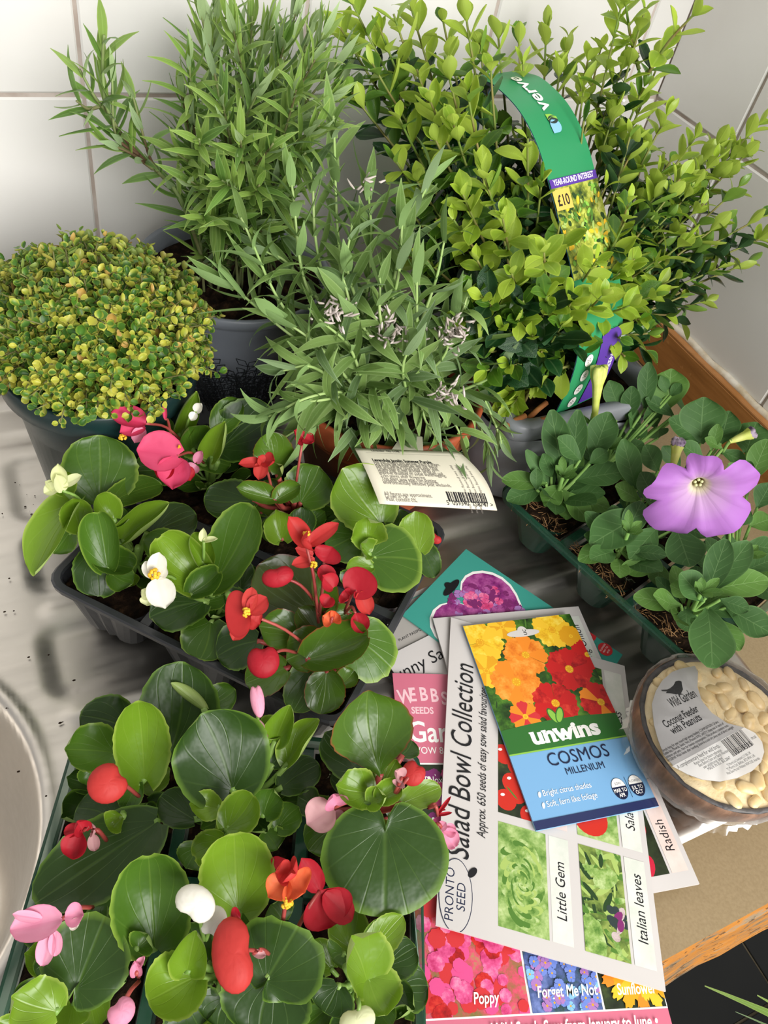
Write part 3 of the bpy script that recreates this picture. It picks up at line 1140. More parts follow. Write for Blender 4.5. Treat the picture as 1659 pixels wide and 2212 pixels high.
class Foliage:
    """collects leaves; the 300 showing largest become parts of their own, the rest one stuff part"""

    def __init__(s, root, templates, mats, name='leaf'):
        s.root, s.T, s.mats, s.name = root, templates, mats, name
        s.items = []

    def add(s, ti, mi, Mx):
        s.items.append((ti, mi, Mx))

    def finish(s, limit=300, restname='foliage', bias=None):
        rl = rootloc(s.root)
        sc = []
        for ti, mi, Mx in s.items:
            c = Mx[:3, 3] + Mx[:3, 1] * 0.5
            d = depth(c)
            px, py, _ = proj(c)
            ins = 1 if (-10 < px < 1670 and -10 < py < 2220) else 0.02
            nn = nrm(Mx[:3, 2])
            view = nrm(c - np.array([0, 0, CAM_H]))
            face = 0.25 + abs(nn @ view)
            v = np.linalg.norm(Mx[:3, 0]) * np.linalg.norm(Mx[:3, 1]) / d ** 2 * face * ins
            if bias is not None:
                v *= bias(c, d)
            sc.append(v)
        order = np.argsort(-np.array(sc)) if sc else []
        big = set(order[:limit].tolist())
        cache = {}
        buckets = [[] for _ in s.mats]
        for k, (ti, mi, Mx) in enumerate(s.items):
            if k in big:
                key = (ti, mi)
                if key not in cache:
                    V, F, E_, VN, U = s.T[ti]
                    cache[key] = mk(s.name, V, F, s.mats[mi], uv=U, attrs={'edge': E_, 'vein': VN, 'rnd': np.zeros(len(V))})
                L = Mx.copy()
                L[:3, 3] -= rl
                ob(s.name, cache[key], s.root, Matrix(L.tolist()))
            else:
                buckets[mi].append((ti, Mx))
        Vs, Fs, Es, Ns, Rs, Us, Ms = [], [], [], [], [], [], []
        n = 0
        for mi, bk in enumerate(buckets):
            for ti, Mx in bk:
                V, F, E_, VN, U = s.T[ti]
                W = V @ Mx[:3, :3].T + Mx[:3, 3]
                Vs.append(W)
                Fs += [tuple(i + n for i in f) for f in F]
                Ms += [mi] * len(F)
                Es.append(E_)
                Ns.append(VN)
                Us.append(U)
                Rs.append(np.full(len(V), random.random()))
                n += len(V)
        if Vs:
            stuff(part(restname, s.root, np.concatenate(Vs), Fs, s.mats, midx=Ms, uv=np.concatenate(Us),
                       attrs={'edge': np.concatenate(Es), 'vein': np.concatenate(Ns), 'rnd': np.concatenate(Rs)}))


def perp(a):
    a = nrm(a)
    r = np.array([0, 0, 1.0]) if abs(a[2]) < 0.9 else np.array([1.0, 0, 0])
    x = nrm(np.cross(a, r))
    return x, np.cross(a, x)


TOCAM = lambda p: nrm(np.array([0, 0, CAM_H]) - np.asarray(p, float))

# ================================================================== THYME
TT = [leaf_grid(4, 4, 1, 1, p_round, cup=c, bend=b, nveins=1) for c, b in ((0.5, 0.2), (0.25, 0.6), (0.7, -0.2))]
fo = Foliage(thyme, TT, [M['thy_g'], M['thy_y'], M['thy_m'], M['thy_o']])
stems = MB()
dome_c = np.array([TH[0], TH[1] + 0.006, 0.117])


def thyme_sprig(base, tip, nn=5, up=0.0, gold=0.5):
    ctrl = [base, (base + tip) / 2 + rng.normal(0, 0.003, 3) + [0, 0, up], tip]
    c = curve(ctrl, 7)
    stems.add(*tube(c, 0.00045, 4, caps=False))
    for k in range(nn):
        t_ = 1 - k * 0.16 * random.uniform(0.8, 1.2)
        i = max(1, min(5, int(t_ * 6)))
        p = c[i] + (c[min(6, i + 1)] - c[i]) * (t_ * 6 - i)
        a = nrm(c[min(6, i + 1)] - c[i - 1])
        x, y = perp(a)
        ph = (k % 2) * math.pi / 2 + random.uniform(-0.4, 0.4)
        s = random.uniform(0.0042, 0.0064) * (0.75 if k == 0 else 1.0)
        for sg in (0, math.pi):
            rdir = math.cos(ph + sg) * x + math.sin(ph + sg) * y
            d = nrm(rdir + a * random.uniform(0.1, 0.9))
            nn_ = nrm(a + np.array([0, 0, 0.8]) + rng.normal(0, 0.25, 3))
            r = random.random()
            mi = 1 if r < gold * 0.5 else (2 if r < gold * 0.5 + 0.28 else (3 if r > 0.975 else 0))
            fo.add(random.randrange(3), mi, frame_matrix(p + d * 0.0012, d, nn_, s * 1.08, s * 0.95))


for k in range(850):
    a = random.uniform(0, 2 * math.pi)
    q = math.sqrt(random.random())
    el = math.asin(1 - 0.90 * random.random())
    R = np.array([0.074, 0.076, 0.056]) * random.uniform(0.88, 1.06)
    if random.random() < 0.25:
        R *= random.uniform(0.8, 0.95)
    dirv = np.array([math.cos(el) * math.cos(a), math.cos(el) * math.sin(a), math.sin(el)])
    tip = dome_c + dirv * R * random.uniform(0.93, 1.05)
    tip[2] -= 0.004 * max(0, 1 - math.sin(el) * 2.2)
    base = dome_c + (tip - dome_c) * 0.55 + [0, 0, -0.004]
    # front and right of the clump are more golden
    g = 0.50 - 4.5 * (tip[1] - (TH[1] - 0.03)) + 1.6 * (tip[0] - TH[0])
    thyme_sprig(base, tip, 5, 0.002, float(np.clip(g, 0.12, 1.1)))
for px, py, z, bx_, by_ in ((150, 915, 0.075, 170, 840), (120, 880, 0.09, 140, 835), (205, 905, 0.088, 215, 850), (170, 870, 0.1, 180, 835), (340, 830, 0.1, 320, 800), (140, 935, 0.066, 150, 870), (290, 865, 0.095, 280, 830),
                            (0, 845, 0.1, 40, 820), (460, 700, 0.11, 420, 680), (410, 770, 0.1, 380, 740), (60, 840, 0.1, 80, 815)):
    thyme_sprig(P(bx_, by_, 0.118), P(px, py, z), 6, 0.006, 0.9)
fo.finish(bias=lambda c, d: 1.0 + 6 * max(0, 0.5 - d))
stuff(stems.part('sprig_stems', thyme, M['thy_stem']))

# ================================================================== ROSEMARY
RT = [leaf_grid(6, 2, 1, 1, p_needle, cup=-0.06, bend=b, nveins=1) for b in (0.15, 0.5, -0.35, 0.95, -0.7)]
fo = Foliage(rosemary, RT, [M['rose_a'], M['rose_b']])


def needle_stem(root, fo, ctrl, L0, W0, step, stemmat, rad=0.0011, start=0.18, spread=0.75, tipyoung=0.75, n=24, matsel=None, dens=2, droop=0.0, ntemp=5, name='stem'):
    c = curve(ctrl, n)
    part(name, root, *tube(c, rad, 5, 0.55), stemmat)
    seg = np.linalg.norm(np.diff(c, axis=0), axis=1)
    cum = np.concatenate([[0], np.cumsum(seg)])
    tot = cum[-1]
    s = tot * start
    k = 0
    while s < tot + 1e-6:
        i = min(n - 2, int(np.searchsorted(cum, s) - 1))
        i = max(0, i)
        f_ = (s - cum[i]) / max(seg[i], 1e-9)
        p = c[i] + (c[i + 1] - c[i]) * f_
        a = nrm(c[i + 1] - c[i])
        x, y = perp(a)
        t_ = s / tot
        for q in range(dens):
            ph = k * math.pi / 2 + q * 2 * math.pi / dens + random.uniform(-0.35, 0.35)
            rd = math.cos(ph) * x + math.sin(ph) * y
            sp = spread * (1.0 - 0.55 * max(0, t_ - 0.75) * 4) * random.uniform(0.75, 1.25)
            d = nrm(a * math.cos(sp) + rd * math.sin(sp) + np.array([0, 0, -droop * random.random()]))
            L = L0 * random.uniform(0.75, 1.15) * (1 - 0.35 * max(0, t_ - 0.85) * 6)
            mi = (1 if random.random() < (0.15 + (t_ > tipyoung) * 0.65) else 0) if matsel is None else matsel(p, t_)
            fo.add(random.randrange(ntemp), mi, frame_matrix(p, d, nrm(a - rd * 0.25 + rng.normal(0, 0.2, 3)), L, W0 * random.uniform(0.8, 1.15), L))
        s += step * random.uniform(0.75, 1.25) * (1 - 0.45 * max(0, t_ - 0.8) * 5)
        k += 1
    return c


RB = np.array([GP[0], GP[1], 0.108])
roset = [(428, 0, .47), (470, 5, .49), (500, 40, .46), (545, 35, .50), (585, 55, .48), (640, 20, .50), (408, 130, .45), (450, 115, .50), (700, 70, .48),
         (525, 80, .52), (615, 90, .46), (680, 130, .44), (740, 120, .47), (560, 190, .44), (480, 215, .43), (640, 195, .42), (390, 190, .48),
         (720, 210, .45), (690, 270, .41), (430, 300, .42), (520, 300, .41), (590, 310, .41), (660, 330, .42), (410, 390, .43), (480, 390, .41), (560, 400, .41),
         (380, 330, .45), (620, 420, .42), (500, 470, .42), (440, 470, .42), (600, 250, .50), (670, 60, .52), (460, 60, .53), (755, 160, .50), (640, 480, .43), (570, 500, .42)]
for px, py, y in roset:
    tip = PY(px, py, y)
    b = RB + [random.uniform(-.028, .028), random.uniform(-.028, .028), 0]
    mid = b * 0.45 + tip * 0.55 + [(tip[0] - b[0]) * -0.12, (tip[1] - b[1]) * -0.12, 0.012]
    needle_stem(rosemary, fo, [b, mid, tip], 0.030, 0.0040, 0.0072, M['rose_stem'], spread=0.72)
# long leaning branch on the left and its side shoots
br = curve([RB + [-0.02, -0.01, 0], PY(390, 430, .47), PY(310, 345, .465), PY(235, 245, .46), PY(222, 130, .455), PY(228, 50, .45)], 30)
needle_stem(rosemary, fo, br[::3], 0.029, 0.0042, 0.010, M['rose_stem'], start=0.3, spread=0.8, rad=0.0014)
for a, b_, c_ in (((300, 335), (250, 290), (242, 165)), ((235, 245), (205, 210), (172, 150)), ((340, 370), (320, 330), (285, 200)), ((215, 230), (190, 235), (165, 218)), ((330, 365), (280, 330), (230, 310))):
    needle_stem(rosemary, fo, [PY(*a, .464), PY(*b_, .46), PY(*c_, .455)], 0.025, 0.0038, 0.0085, M['rose_stem'], start=0.25, spread=0.65)
fo.finish()

# ================================================================== LAVENDER
LT = [leaf_grid(8, 2, 1, 1, p_needle, cup=0.05, bend=b, nveins=1) for b in (0.2, 0.8, 1.5, -0.5, 1.1)]
fo = Foliage(lavender, LT, [M['lav_a'], M['lav_b']])
LB = np.array([LV[0], LV[1], 0.08])
lsel = lambda p, t_: 1 if (p[0] > 0.265 and random.random() < 0.6) or random.random() < 0.2 else 0
lav = [  # via (px,py,y), tip (px,py,y)
    ((735, 560, .40), (720, 250, .41)), ((700, 600, .39), (672, 350, .41)), ((670, 640, .38), (630, 400, .40)), ((860, 560, .37), (930, 385, .39)),
    ((800, 560, .38), (795, 400, .40)), ((640, 700, .37), (520, 470, .40)), ((650, 740, .37), (480, 600, .40)), ((850, 640, .36), (870, 470, .37)), ((760, 620, .37), (760, 480, .38)),
    ((930, 640, .36), (960, 520, .37)), ((700, 760, .35), (610, 690, .36)), ((690, 800, .34), (610, 800, .34)), ((720, 860, .33), (640, 870, .33)), ((700, 850, .33), (580, 900, .33)),
    ((900, 700, .35), (900, 580, .355)), ((980, 700, .35), (1010, 640, .35)), ((1000, 760, .345), (1050, 700, .345)), ((760, 760, .34), (690, 690, .345)), ((830, 720, .345), (820, 600, .35)),
    ((950, 780, .335), (970, 700, .34)), ((1030, 830, .33), (1070, 800, .33)), ((870, 800, .33), (900, 720, .33)), ((650, 600, .40), (570, 540, .41)), ((780, 700, .35), (740, 600, .36))]
for via, tip in lav:
    b = LB + [random.uniform(-.025, .025), random.uniform(-.03, .02), 0]
    needle_stem(lavender, fo, [b, PY(*via), PY(*tip)], 0.036, 0.0064, 0.0118, M['lav_stem'], rad=0.0013, start=0.22, spread=0.75, matsel=lsel, droop=0.25)
# stems drooping over the rim
for cs, L0 in (([(800, 860, .105), (850, 890, .105), (885, 960, .095), (880, 1000, .088)], 0.032), ([(760, 800, .11), (700, 850, .11), (660, 880, .10), (640, 905, .095)], 0.036),
               ([(980, 820, .11), (1010, 880, .10), (1050, 950, .085), (1060, 1000, .07)], 0.026), ([(1000, 780, .115), (1040, 850, .1), (1075, 930, .08), (1085, 965, .07)], 0.024),
               ([(930, 800, .115), (960, 870, .105), (990, 930, .095), (1000, 955, .09)], 0.028), ([(720, 870, .11), (690, 910, .1), (640, 930, .09), (600, 955, .08)], 0.034),
               ([(860, 850, .11), (830, 900, .104), (800, 940, .1)], 0.03), ([(900, 860, .11), (920, 910, .10), (945, 950, .098)], 0.026), ([(680, 720, .12), (650, 770, .115), (640, 830, .10)], 0.034)):
    needle_stem(lavender, fo, [LB + [0, -0.01, 0.01]] + [P(*c) for c in cs], L0 * 1.1, 0.0060, 0.0120, M['lav_stem'], rad=0.0012, start=0.3, spread=0.6, matsel=lsel, droop=0.5)
for k in range(120):
    a = random.uniform(0, 2 * math.pi)
    q = 0.066 * math.sqrt(random.random())
    b = LB + [q * math.cos(a), q * math.sin(a) - 0.005, random.uniform(0.004, 0.05)]
    d = nrm([math.cos(a) + random.gauss(0, .5), math.sin(a) + random.gauss(0, .5) - 0.3, random.uniform(-0.2, 0.9)])
    fo.add(random.randrange(5), 1 if random.random() < 0.5 else 0, frame_matrix(b, d, np.array([0, 0, 1.0]) + rng.normal(0, .4, 3), random.uniform(.028, .044), random.uniform(.0050, .0066)))
fo.finish()
for px, py, y in ((728, 675, .345), (965, 725, .335), (985, 715, .335), (830, 700, .345), (960, 850, .32), (850, 720, .34), (790, 395, .395)):
    c = PY(px, py, y)
    m = MB()
    for k in range(34 if px > 700 and py > 400 else 8):
        d = nrm(rng.normal(0, 1, 3))
        b = c + rng.normal(0, 0.0045, 3)
        m.add(*tube([b, b + d * 0.003, b + d * random.uniform(0.004, 0.007) + [0, 0, 0.001]], [0.0005, 0.0009, 0.0004], 4))
    m.part('withered_flower', lavender, M['lav_dead'])

# ================================================================== BOX
BT = [leaf_grid(6, 4, 1, 1, p_obov, cup=c, bend=b, nveins=1) for c, b in ((0.15, 0.25), (0.22, 0.55), (0.10, 0.9), (0.25, -0.2))]
fo = Foliage(boxpack, BT, [M['box_old'], M['box_mid'], M['box_new']])
BB = np.array([0.388, 0.405, 0.078])


def box_shoot(b, tip, via=None, bright=0.5, L0=0.021, start=0.3, step=0.0105, nodes=None):
    if via is None:
        via = b * 0.5 + tip * 0.5 + np.array([(tip[0] - b[0]) * -0.10, (tip[1] - b[1]) * -0.10, 0.012])
    n = 22
    c = curve([b, via, tip], n)
    part('stem', boxpack, *tube(c, 0.0014, 5, 0.5), M['box_stem'])
    seg = np.linalg.norm(np.diff(c, axis=0), axis=1)
    cum = np.concatenate([[0], np.cumsum(seg)])
    tot = cum[-1]
    s = tot * start
    k = 0
    ph0 = random.uniform(0, math.pi)
    while s <= tot:
        i = int(np.clip(np.searchsorted(cum, s) - 1, 0, n - 2))
        p = c[i] + (c[i + 1] - c[i]) * ((s - cum[i]) / max(seg[i], 1e-9))
        a = nrm(c[i + 1] - c[i])
        x, y = perp(a)
        rem = tot - s
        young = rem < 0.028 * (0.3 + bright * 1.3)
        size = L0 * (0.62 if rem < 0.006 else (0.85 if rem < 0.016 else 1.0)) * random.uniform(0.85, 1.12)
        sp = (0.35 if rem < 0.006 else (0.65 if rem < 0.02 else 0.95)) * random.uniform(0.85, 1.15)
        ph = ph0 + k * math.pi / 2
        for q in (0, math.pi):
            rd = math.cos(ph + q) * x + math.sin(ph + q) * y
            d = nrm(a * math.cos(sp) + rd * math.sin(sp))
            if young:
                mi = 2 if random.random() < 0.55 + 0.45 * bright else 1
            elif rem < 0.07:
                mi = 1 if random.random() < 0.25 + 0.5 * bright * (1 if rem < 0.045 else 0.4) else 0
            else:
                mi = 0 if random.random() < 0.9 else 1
            nrmv = nrm(a - rd * 0.3 + np.array([0, 0, 0.55]) + rng.normal(0, 0.15, 3))
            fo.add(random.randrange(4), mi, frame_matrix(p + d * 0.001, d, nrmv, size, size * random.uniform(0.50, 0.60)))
        s += step * random.uniform(0.8, 1.2) * (0.55 if rem < 0.014 else 1)
        k += 1


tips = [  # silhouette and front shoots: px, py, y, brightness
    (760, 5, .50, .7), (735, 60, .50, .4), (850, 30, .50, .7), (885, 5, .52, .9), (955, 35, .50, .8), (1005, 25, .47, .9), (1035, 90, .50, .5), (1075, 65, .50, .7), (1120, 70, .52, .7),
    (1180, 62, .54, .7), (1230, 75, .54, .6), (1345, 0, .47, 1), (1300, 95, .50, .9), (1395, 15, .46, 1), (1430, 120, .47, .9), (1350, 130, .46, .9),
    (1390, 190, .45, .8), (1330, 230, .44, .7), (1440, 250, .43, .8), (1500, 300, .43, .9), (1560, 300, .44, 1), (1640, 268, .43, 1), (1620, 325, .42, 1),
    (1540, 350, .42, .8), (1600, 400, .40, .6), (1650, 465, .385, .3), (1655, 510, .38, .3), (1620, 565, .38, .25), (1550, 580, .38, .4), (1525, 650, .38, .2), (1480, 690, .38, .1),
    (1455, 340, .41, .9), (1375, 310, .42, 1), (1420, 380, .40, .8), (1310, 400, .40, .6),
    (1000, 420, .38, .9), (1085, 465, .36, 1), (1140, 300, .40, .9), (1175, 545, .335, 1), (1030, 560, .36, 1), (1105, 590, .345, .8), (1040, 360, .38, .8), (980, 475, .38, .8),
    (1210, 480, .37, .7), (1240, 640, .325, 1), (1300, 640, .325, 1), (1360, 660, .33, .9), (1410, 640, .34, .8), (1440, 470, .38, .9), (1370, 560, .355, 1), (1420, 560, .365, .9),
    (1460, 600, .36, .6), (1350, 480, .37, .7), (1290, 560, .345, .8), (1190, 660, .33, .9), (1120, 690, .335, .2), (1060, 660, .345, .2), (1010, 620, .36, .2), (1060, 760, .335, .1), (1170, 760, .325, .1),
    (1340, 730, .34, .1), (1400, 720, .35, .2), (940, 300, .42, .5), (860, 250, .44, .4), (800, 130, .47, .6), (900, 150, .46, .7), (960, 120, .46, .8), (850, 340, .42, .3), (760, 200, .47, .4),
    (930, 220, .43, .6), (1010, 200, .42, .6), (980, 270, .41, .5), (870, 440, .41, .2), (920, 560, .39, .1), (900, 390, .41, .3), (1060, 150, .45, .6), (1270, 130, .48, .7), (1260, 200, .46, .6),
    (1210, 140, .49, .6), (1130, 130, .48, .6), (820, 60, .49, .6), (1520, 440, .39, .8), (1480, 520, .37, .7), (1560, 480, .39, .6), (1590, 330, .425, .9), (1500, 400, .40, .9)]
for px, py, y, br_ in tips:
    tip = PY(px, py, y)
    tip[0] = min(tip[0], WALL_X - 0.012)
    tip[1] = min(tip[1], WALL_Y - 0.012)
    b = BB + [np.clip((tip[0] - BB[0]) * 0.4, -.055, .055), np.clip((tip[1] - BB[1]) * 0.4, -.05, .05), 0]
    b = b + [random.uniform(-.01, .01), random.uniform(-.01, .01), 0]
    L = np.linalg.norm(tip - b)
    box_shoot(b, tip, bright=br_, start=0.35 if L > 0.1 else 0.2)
# two long arching shoots at the upper right and the low front sprig
for cs, br_ in (([(1400, 160, .45), (1445, 90, .44), (1505, 25, .43)], 1.0), ([(1380, 150, .46), (1362, 80, .465), (1352, 10, .465)], 1.0)):
    pts = [PY(*c) for c in cs]
    box_shoot(pts[0], pts[2], pts[1], br_, 0.021, 0.05, 0.013)
for a, b_, c_, br_ in (((1190, 800, .10), (1150, 825, .10), (1098, 850, .098), 1.0), ((1180, 830, .095), (1130, 850, .092), (1100, 882, .09), 1.0), ((1230, 790, .12), (1200, 800, .12), (1165, 820, .11), 1.0)):
    box_shoot(P(*a), P(*c_), P(*b_), br_, 0.021, 0.2, 0.010)
for px, py, y in ((1040, 640, .345), (1085, 705, .335), (1150, 725, .325), (1215, 700, .322), (1030, 730, .34), (1100, 790, .325), (1180, 640, .33), (1130, 650, .335), (1255, 740, .33), (990, 690, .35), (1050, 800, .33), (1380, 690, .355), (1450, 680, .37), (1350, 770, .35), (1400, 760, .36)):
    tip = PY(px, py, y)
    b = np.array([np.clip(tip[0], BX0 + .03, BX1 - .02), max(tip[1] + 0.03, BY0 + .03), 0.078])
    box_shoot(b, tip, bright=0.0, start=0.3, L0=0.025, step=0.011)
for k in range(85):
    a = random.uniform(0, 2 * math.pi)
    el = random.uniform(0.12, 1.4)
    tip = np.array([0.395, 0.43, 0.10]) + np.array([0.145 * math.cos(el) * math.cos(a), 0.10 * math.cos(el) * math.sin(a), 0.165 * math.sin(el)]) * random.uniform(0.6, 0.98)
    tip[0] = min(tip[0], WALL_X - 0.015)
    b = BB + (tip - BB) * [0.35, 0.35, 0] + [random.uniform(-.02, .02), random.uniform(-.02, .02), 0]
    box_shoot(b, tip, bright=random.choice([0.0, 0.1, 0.3]), start=0.25, L0=0.022)
# the loop label parts the foliage: no leaf grows through it
loop_poly = [(1040, 160), (1150, 145), (1270, 230), (1310, 390), (1330, 480), (1205, 490), (1180, 385), (1125, 262)]


def in_poly(x, y, pl):
    c_ = False
    for i in range(len(pl)):
        (xa, ya), (xb, yb) = pl[i - 1], pl[i]
        if (ya > y) != (yb > y) and x < (xb - xa) * (y - ya) / (yb - ya) + xa:
            c_ = not c_
    return c_


fo.items = [it for it in fo.items if not in_poly(*proj(it[2][:3, 3] + it[2][:3, 1] * 0.6)[:2], loop_poly)]
fo.finish(bias=lambda c, d: (1.0 + 5 * max(0, 0.56 - d)) * (1.4 if c[2] > 0.2 else 1))

# ================================================================== BEGONIAS
def blade(root, b, t, W, mat, prof=p_round, rows=14, cols=10, roll=0.0, up=0.55, name='leaf', parent=None, **kw):
    """one leaf from base b to tip t (world points), width W in metres"""
    b, t = np.asarray(b, float), np.asarray(t, float)
    L = float(np.linalg.norm(t - b))
    bend = kw.get('bend', 0.0)
    if kw.get('lobe', 0) >= 0.2 and prof is p_round:
        V, F, E_, VN, U = heart_grid(9, 44, 1.0, W / L, ph=random.random(), **kw)
    else:
        V, F, E_, VN, U = leaf_grid(rows, cols, 1.0, W / L, prof, ph=random.random(), **kw)
    a = nrm(t - b)
    n0 = np.array([0, 0, 1.0]) * up + TOCAM((b + t) / 2) * (1 - up)
    n = nrm(n0 - a * (n0 @ a))
    if roll:
        x = np.cross(a, n)
        n = nrm(n * math.cos(roll) + x * math.sin(roll))
    if abs(bend) > 1e-4:   # keep the chord on base -> tip
        ch = np.array([0, math.sin(bend) / bend, -(1 - math.cos(bend)) / bend])
        L = L / np.linalg.norm(ch)
        ang = math.atan2(-ch[2], ch[1])
        x = np.cross(a, n)
        a2 = a * math.cos(ang) + n * math.sin(ang)
        n = nrm(np.cross(x, a2)) * 1.0
        a = a2
    Mx = frame_matrix(b, a, n, L, L, L)
    W3 = V @ Mx[:3, :3].T + Mx[:3, 3]
    o = part(name, parent if parent is not None else root, W3, F, mat, uv=U, attrs={'edge': E_, 'vein': VN, 'rnd': np.zeros(len(V))})
    return o


def Q(e):
    return P(e[0], e[1], e[2])


def petiole(root, a, b, mat, r=0.0018):
    a, b = np.asarray(a, float), np.asarray(b, float)
    mid = (a + b) / 2 + [0, 0, -0.004]
    part('leaf_stalk', root, *tube(curve([a, mid, b], 8), r, 6), mat)


def begonia(label, fr, cx, cy, hx_, hy_, zs, leaves, stemmat=None, soilmat=None):
    c = fr(cx, cy, 0)
    r = thing('begonia_plant', label, 'begonia', (c[0], c[1], 0.012), 'begonias in the charcoal tray' if fr is fr1 else 'begonias in the clear green tray')
    soil_patch(r, fr, cx, cy, hx_, hy_, zs, 0.003, mat=soilmat)
    crown = np.array([c[0], c[1], zs])
    sm = stemmat or M['beg_stem']
    # short fleshy crown
    for k in range(3):
        a = k * 2.1 + random.random()
        part('stem', r, *tube(curve([crown + [0, 0, -0.002], crown + [0.003 * math.cos(a), 0.003 * math.sin(a), 0.012], crown + [0.008 * math.cos(a), 0.008 * math.sin(a), 0.026]], 6), 0.0026, 7, 0.7), sm)
    for lf in leaves:
        (bx_, by_, bz), (tx, ty, tz), wpx, mat = lf[:4]
        kw = dict(lf[4]) if len(lf) > 4 else {}
        b, t = P(bx_, by_, bz), P(tx, ty, tz)
        W = wpx * mpp((b + t) / 2) * 1.06
        kw.setdefault('cup', 0.28)
        kw.setdefault('lobe', 0.12)
        kw.setdefault('wave', random.uniform(0.03, 0.06))
        kw.setdefault('skew', random.uniform(-0.07, 0.07))
        kw.setdefault('scallop', 0.028)
        kw.setdefault('bend', 0.25)
        blade(r, b, t, W, M['beg_' + mat], rows=20, cols=12, **kw)
        s0 = crown + nrm(b - crown) * min(0.008, np.linalg.norm(b - crown) * 0.3) + [0, 0, 0.008]
        petiole(r, s0, b, sm, 0.0016)
    # low young leaves filling the cell
    for k in range(9):
        a = k * 0.7 + random.uniform(-.25, .25)
        L = random.uniform(0.013, 0.021)
        b = crown + [random.uniform(.008, .018) * math.cos(a), random.uniform(.008, .018) * math.sin(a), random.uniform(0.004, 0.014)]
        d = nrm([math.cos(a), math.sin(a), random.uniform(0.1, 0.7)])
        blade(r, b, b + d * L, L * random.uniform(.8, 1.0), M['beg_' + random.choice(['dark', 'dark', 'mid', 'mid', 'lime'])], rows=10, cols=8, cup=random.uniform(.2, .6), bend=0.3, lobe=0.1, wave=0.04, up=0.8)
        petiole(r, crown + [0, 0, 0.002], b, sm, 0.0011)
    return r


def pedicel(r, a, b, mat, rad=0.0009):
    a, b = np.asarray(a, float), np.asarray(b, float)
    mid = (a + b) / 2 + [0, 0, 0.006]
    return part('flower', r, *tube(curve([a, mid, b], 9), rad, 6, 0.9), mat)


def flower(r, frm, petals, mat, stam=None, stalk=None):
    """flower = stalk part carrying its petals (and stamens) as sub-parts
    petals: (base px,py,z), (tip px,py,z), width px, options, [material]"""
    b0 = P(*petals[0][0])
    f = pedicel(r, P(*frm), b0, stalk or M['beg_stem_red'])
    for p in petals:
        b, t = P(*p[0]), P(*p[1])
        kw = dict(p[3]) if len(p) > 3 and p[3] else {}
        mm = M[p[4]] if len(p) > 4 else M[mat]
        kw.setdefault('cup', 0.3)
        kw.setdefault('bend', 0.3)
        kw.setdefault('wave', 0.02)
        blade(r, b, t, p[2] * mpp((b + t) / 2), mm, rows=9, cols=8, name='petal', parent=f, **kw)
    if stam:
        c = P(*stam[0])
        m = MB()
        for k in range(16):
            d = nrm(rng.normal(0, 1, 3) + TOCAM(c) * 0.9)
            rr_ = stam[1] * mpp(c) / 2
            m.add(*sphere(c + d * rr_ * 0.75, rr_ * 0.36, 6, 4))
        m.part('stamens', f, M['stamen'])
    return f


def bud(r, frm, c, wpx, hpx, ang, mat, z, stalk=None, thick=0.55):
    """closed flower: two kidney-shaped shell petals pressed together"""
    cc = P(c[0], c[1], z)
    f = pedicel(r, P(*frm), cc, stalk or M['beg_stem_red'])
    k = mpp(cc)
    tc = TOCAM(cc)
    rightv = nrm(RM[0] - tc * (RM[0] @ tc))
    upv = nrm(np.cross(tc, rightv))
    ca, sa = math.cos(ang), math.sin(ang)
    ax = rightv * ca + upv * sa
    ay = -rightv * sa + upv * ca
    for s in (1, -1):
        V, F = sphere((0, 0, 0), 1, 22, 12)
        out = []
        for p in V:
            x, y, zz = p
            th = math.atan2(y, x)
            notch = 1 - 0.33 * math.exp(-((th - math.pi / 2) / 0.42) ** 2)
            q = 1 if zz * s > 0 else 0.25
            out.append(cc + ax * x * wpx / 2 * k * notch + ay * y * hpx / 2 * k * notch + tc * (zz * wpx / 2 * k * thick * q + s * 0.0004))
        E_ = np.abs(V[:, 2]) * 0
        part('petal', f, out, F, M[mat], attrs={'edge': E_, 'vein': np.clip(np.sin(np.arctan2(V[:, 1] - 0.8, V[:, 0]) * 18) - 0.5, 0, 1), 'rnd': np.zeros(len(V))})
    return f


CU1, CV1 = LU1 / 3, LV1 / 2
HX1, HY1 = CU1 / 2 - 0.004, CV1 / 2 - 0.004
ZS1 = 0.041
cup = lambda c, **k: dict(cup=c, **k)
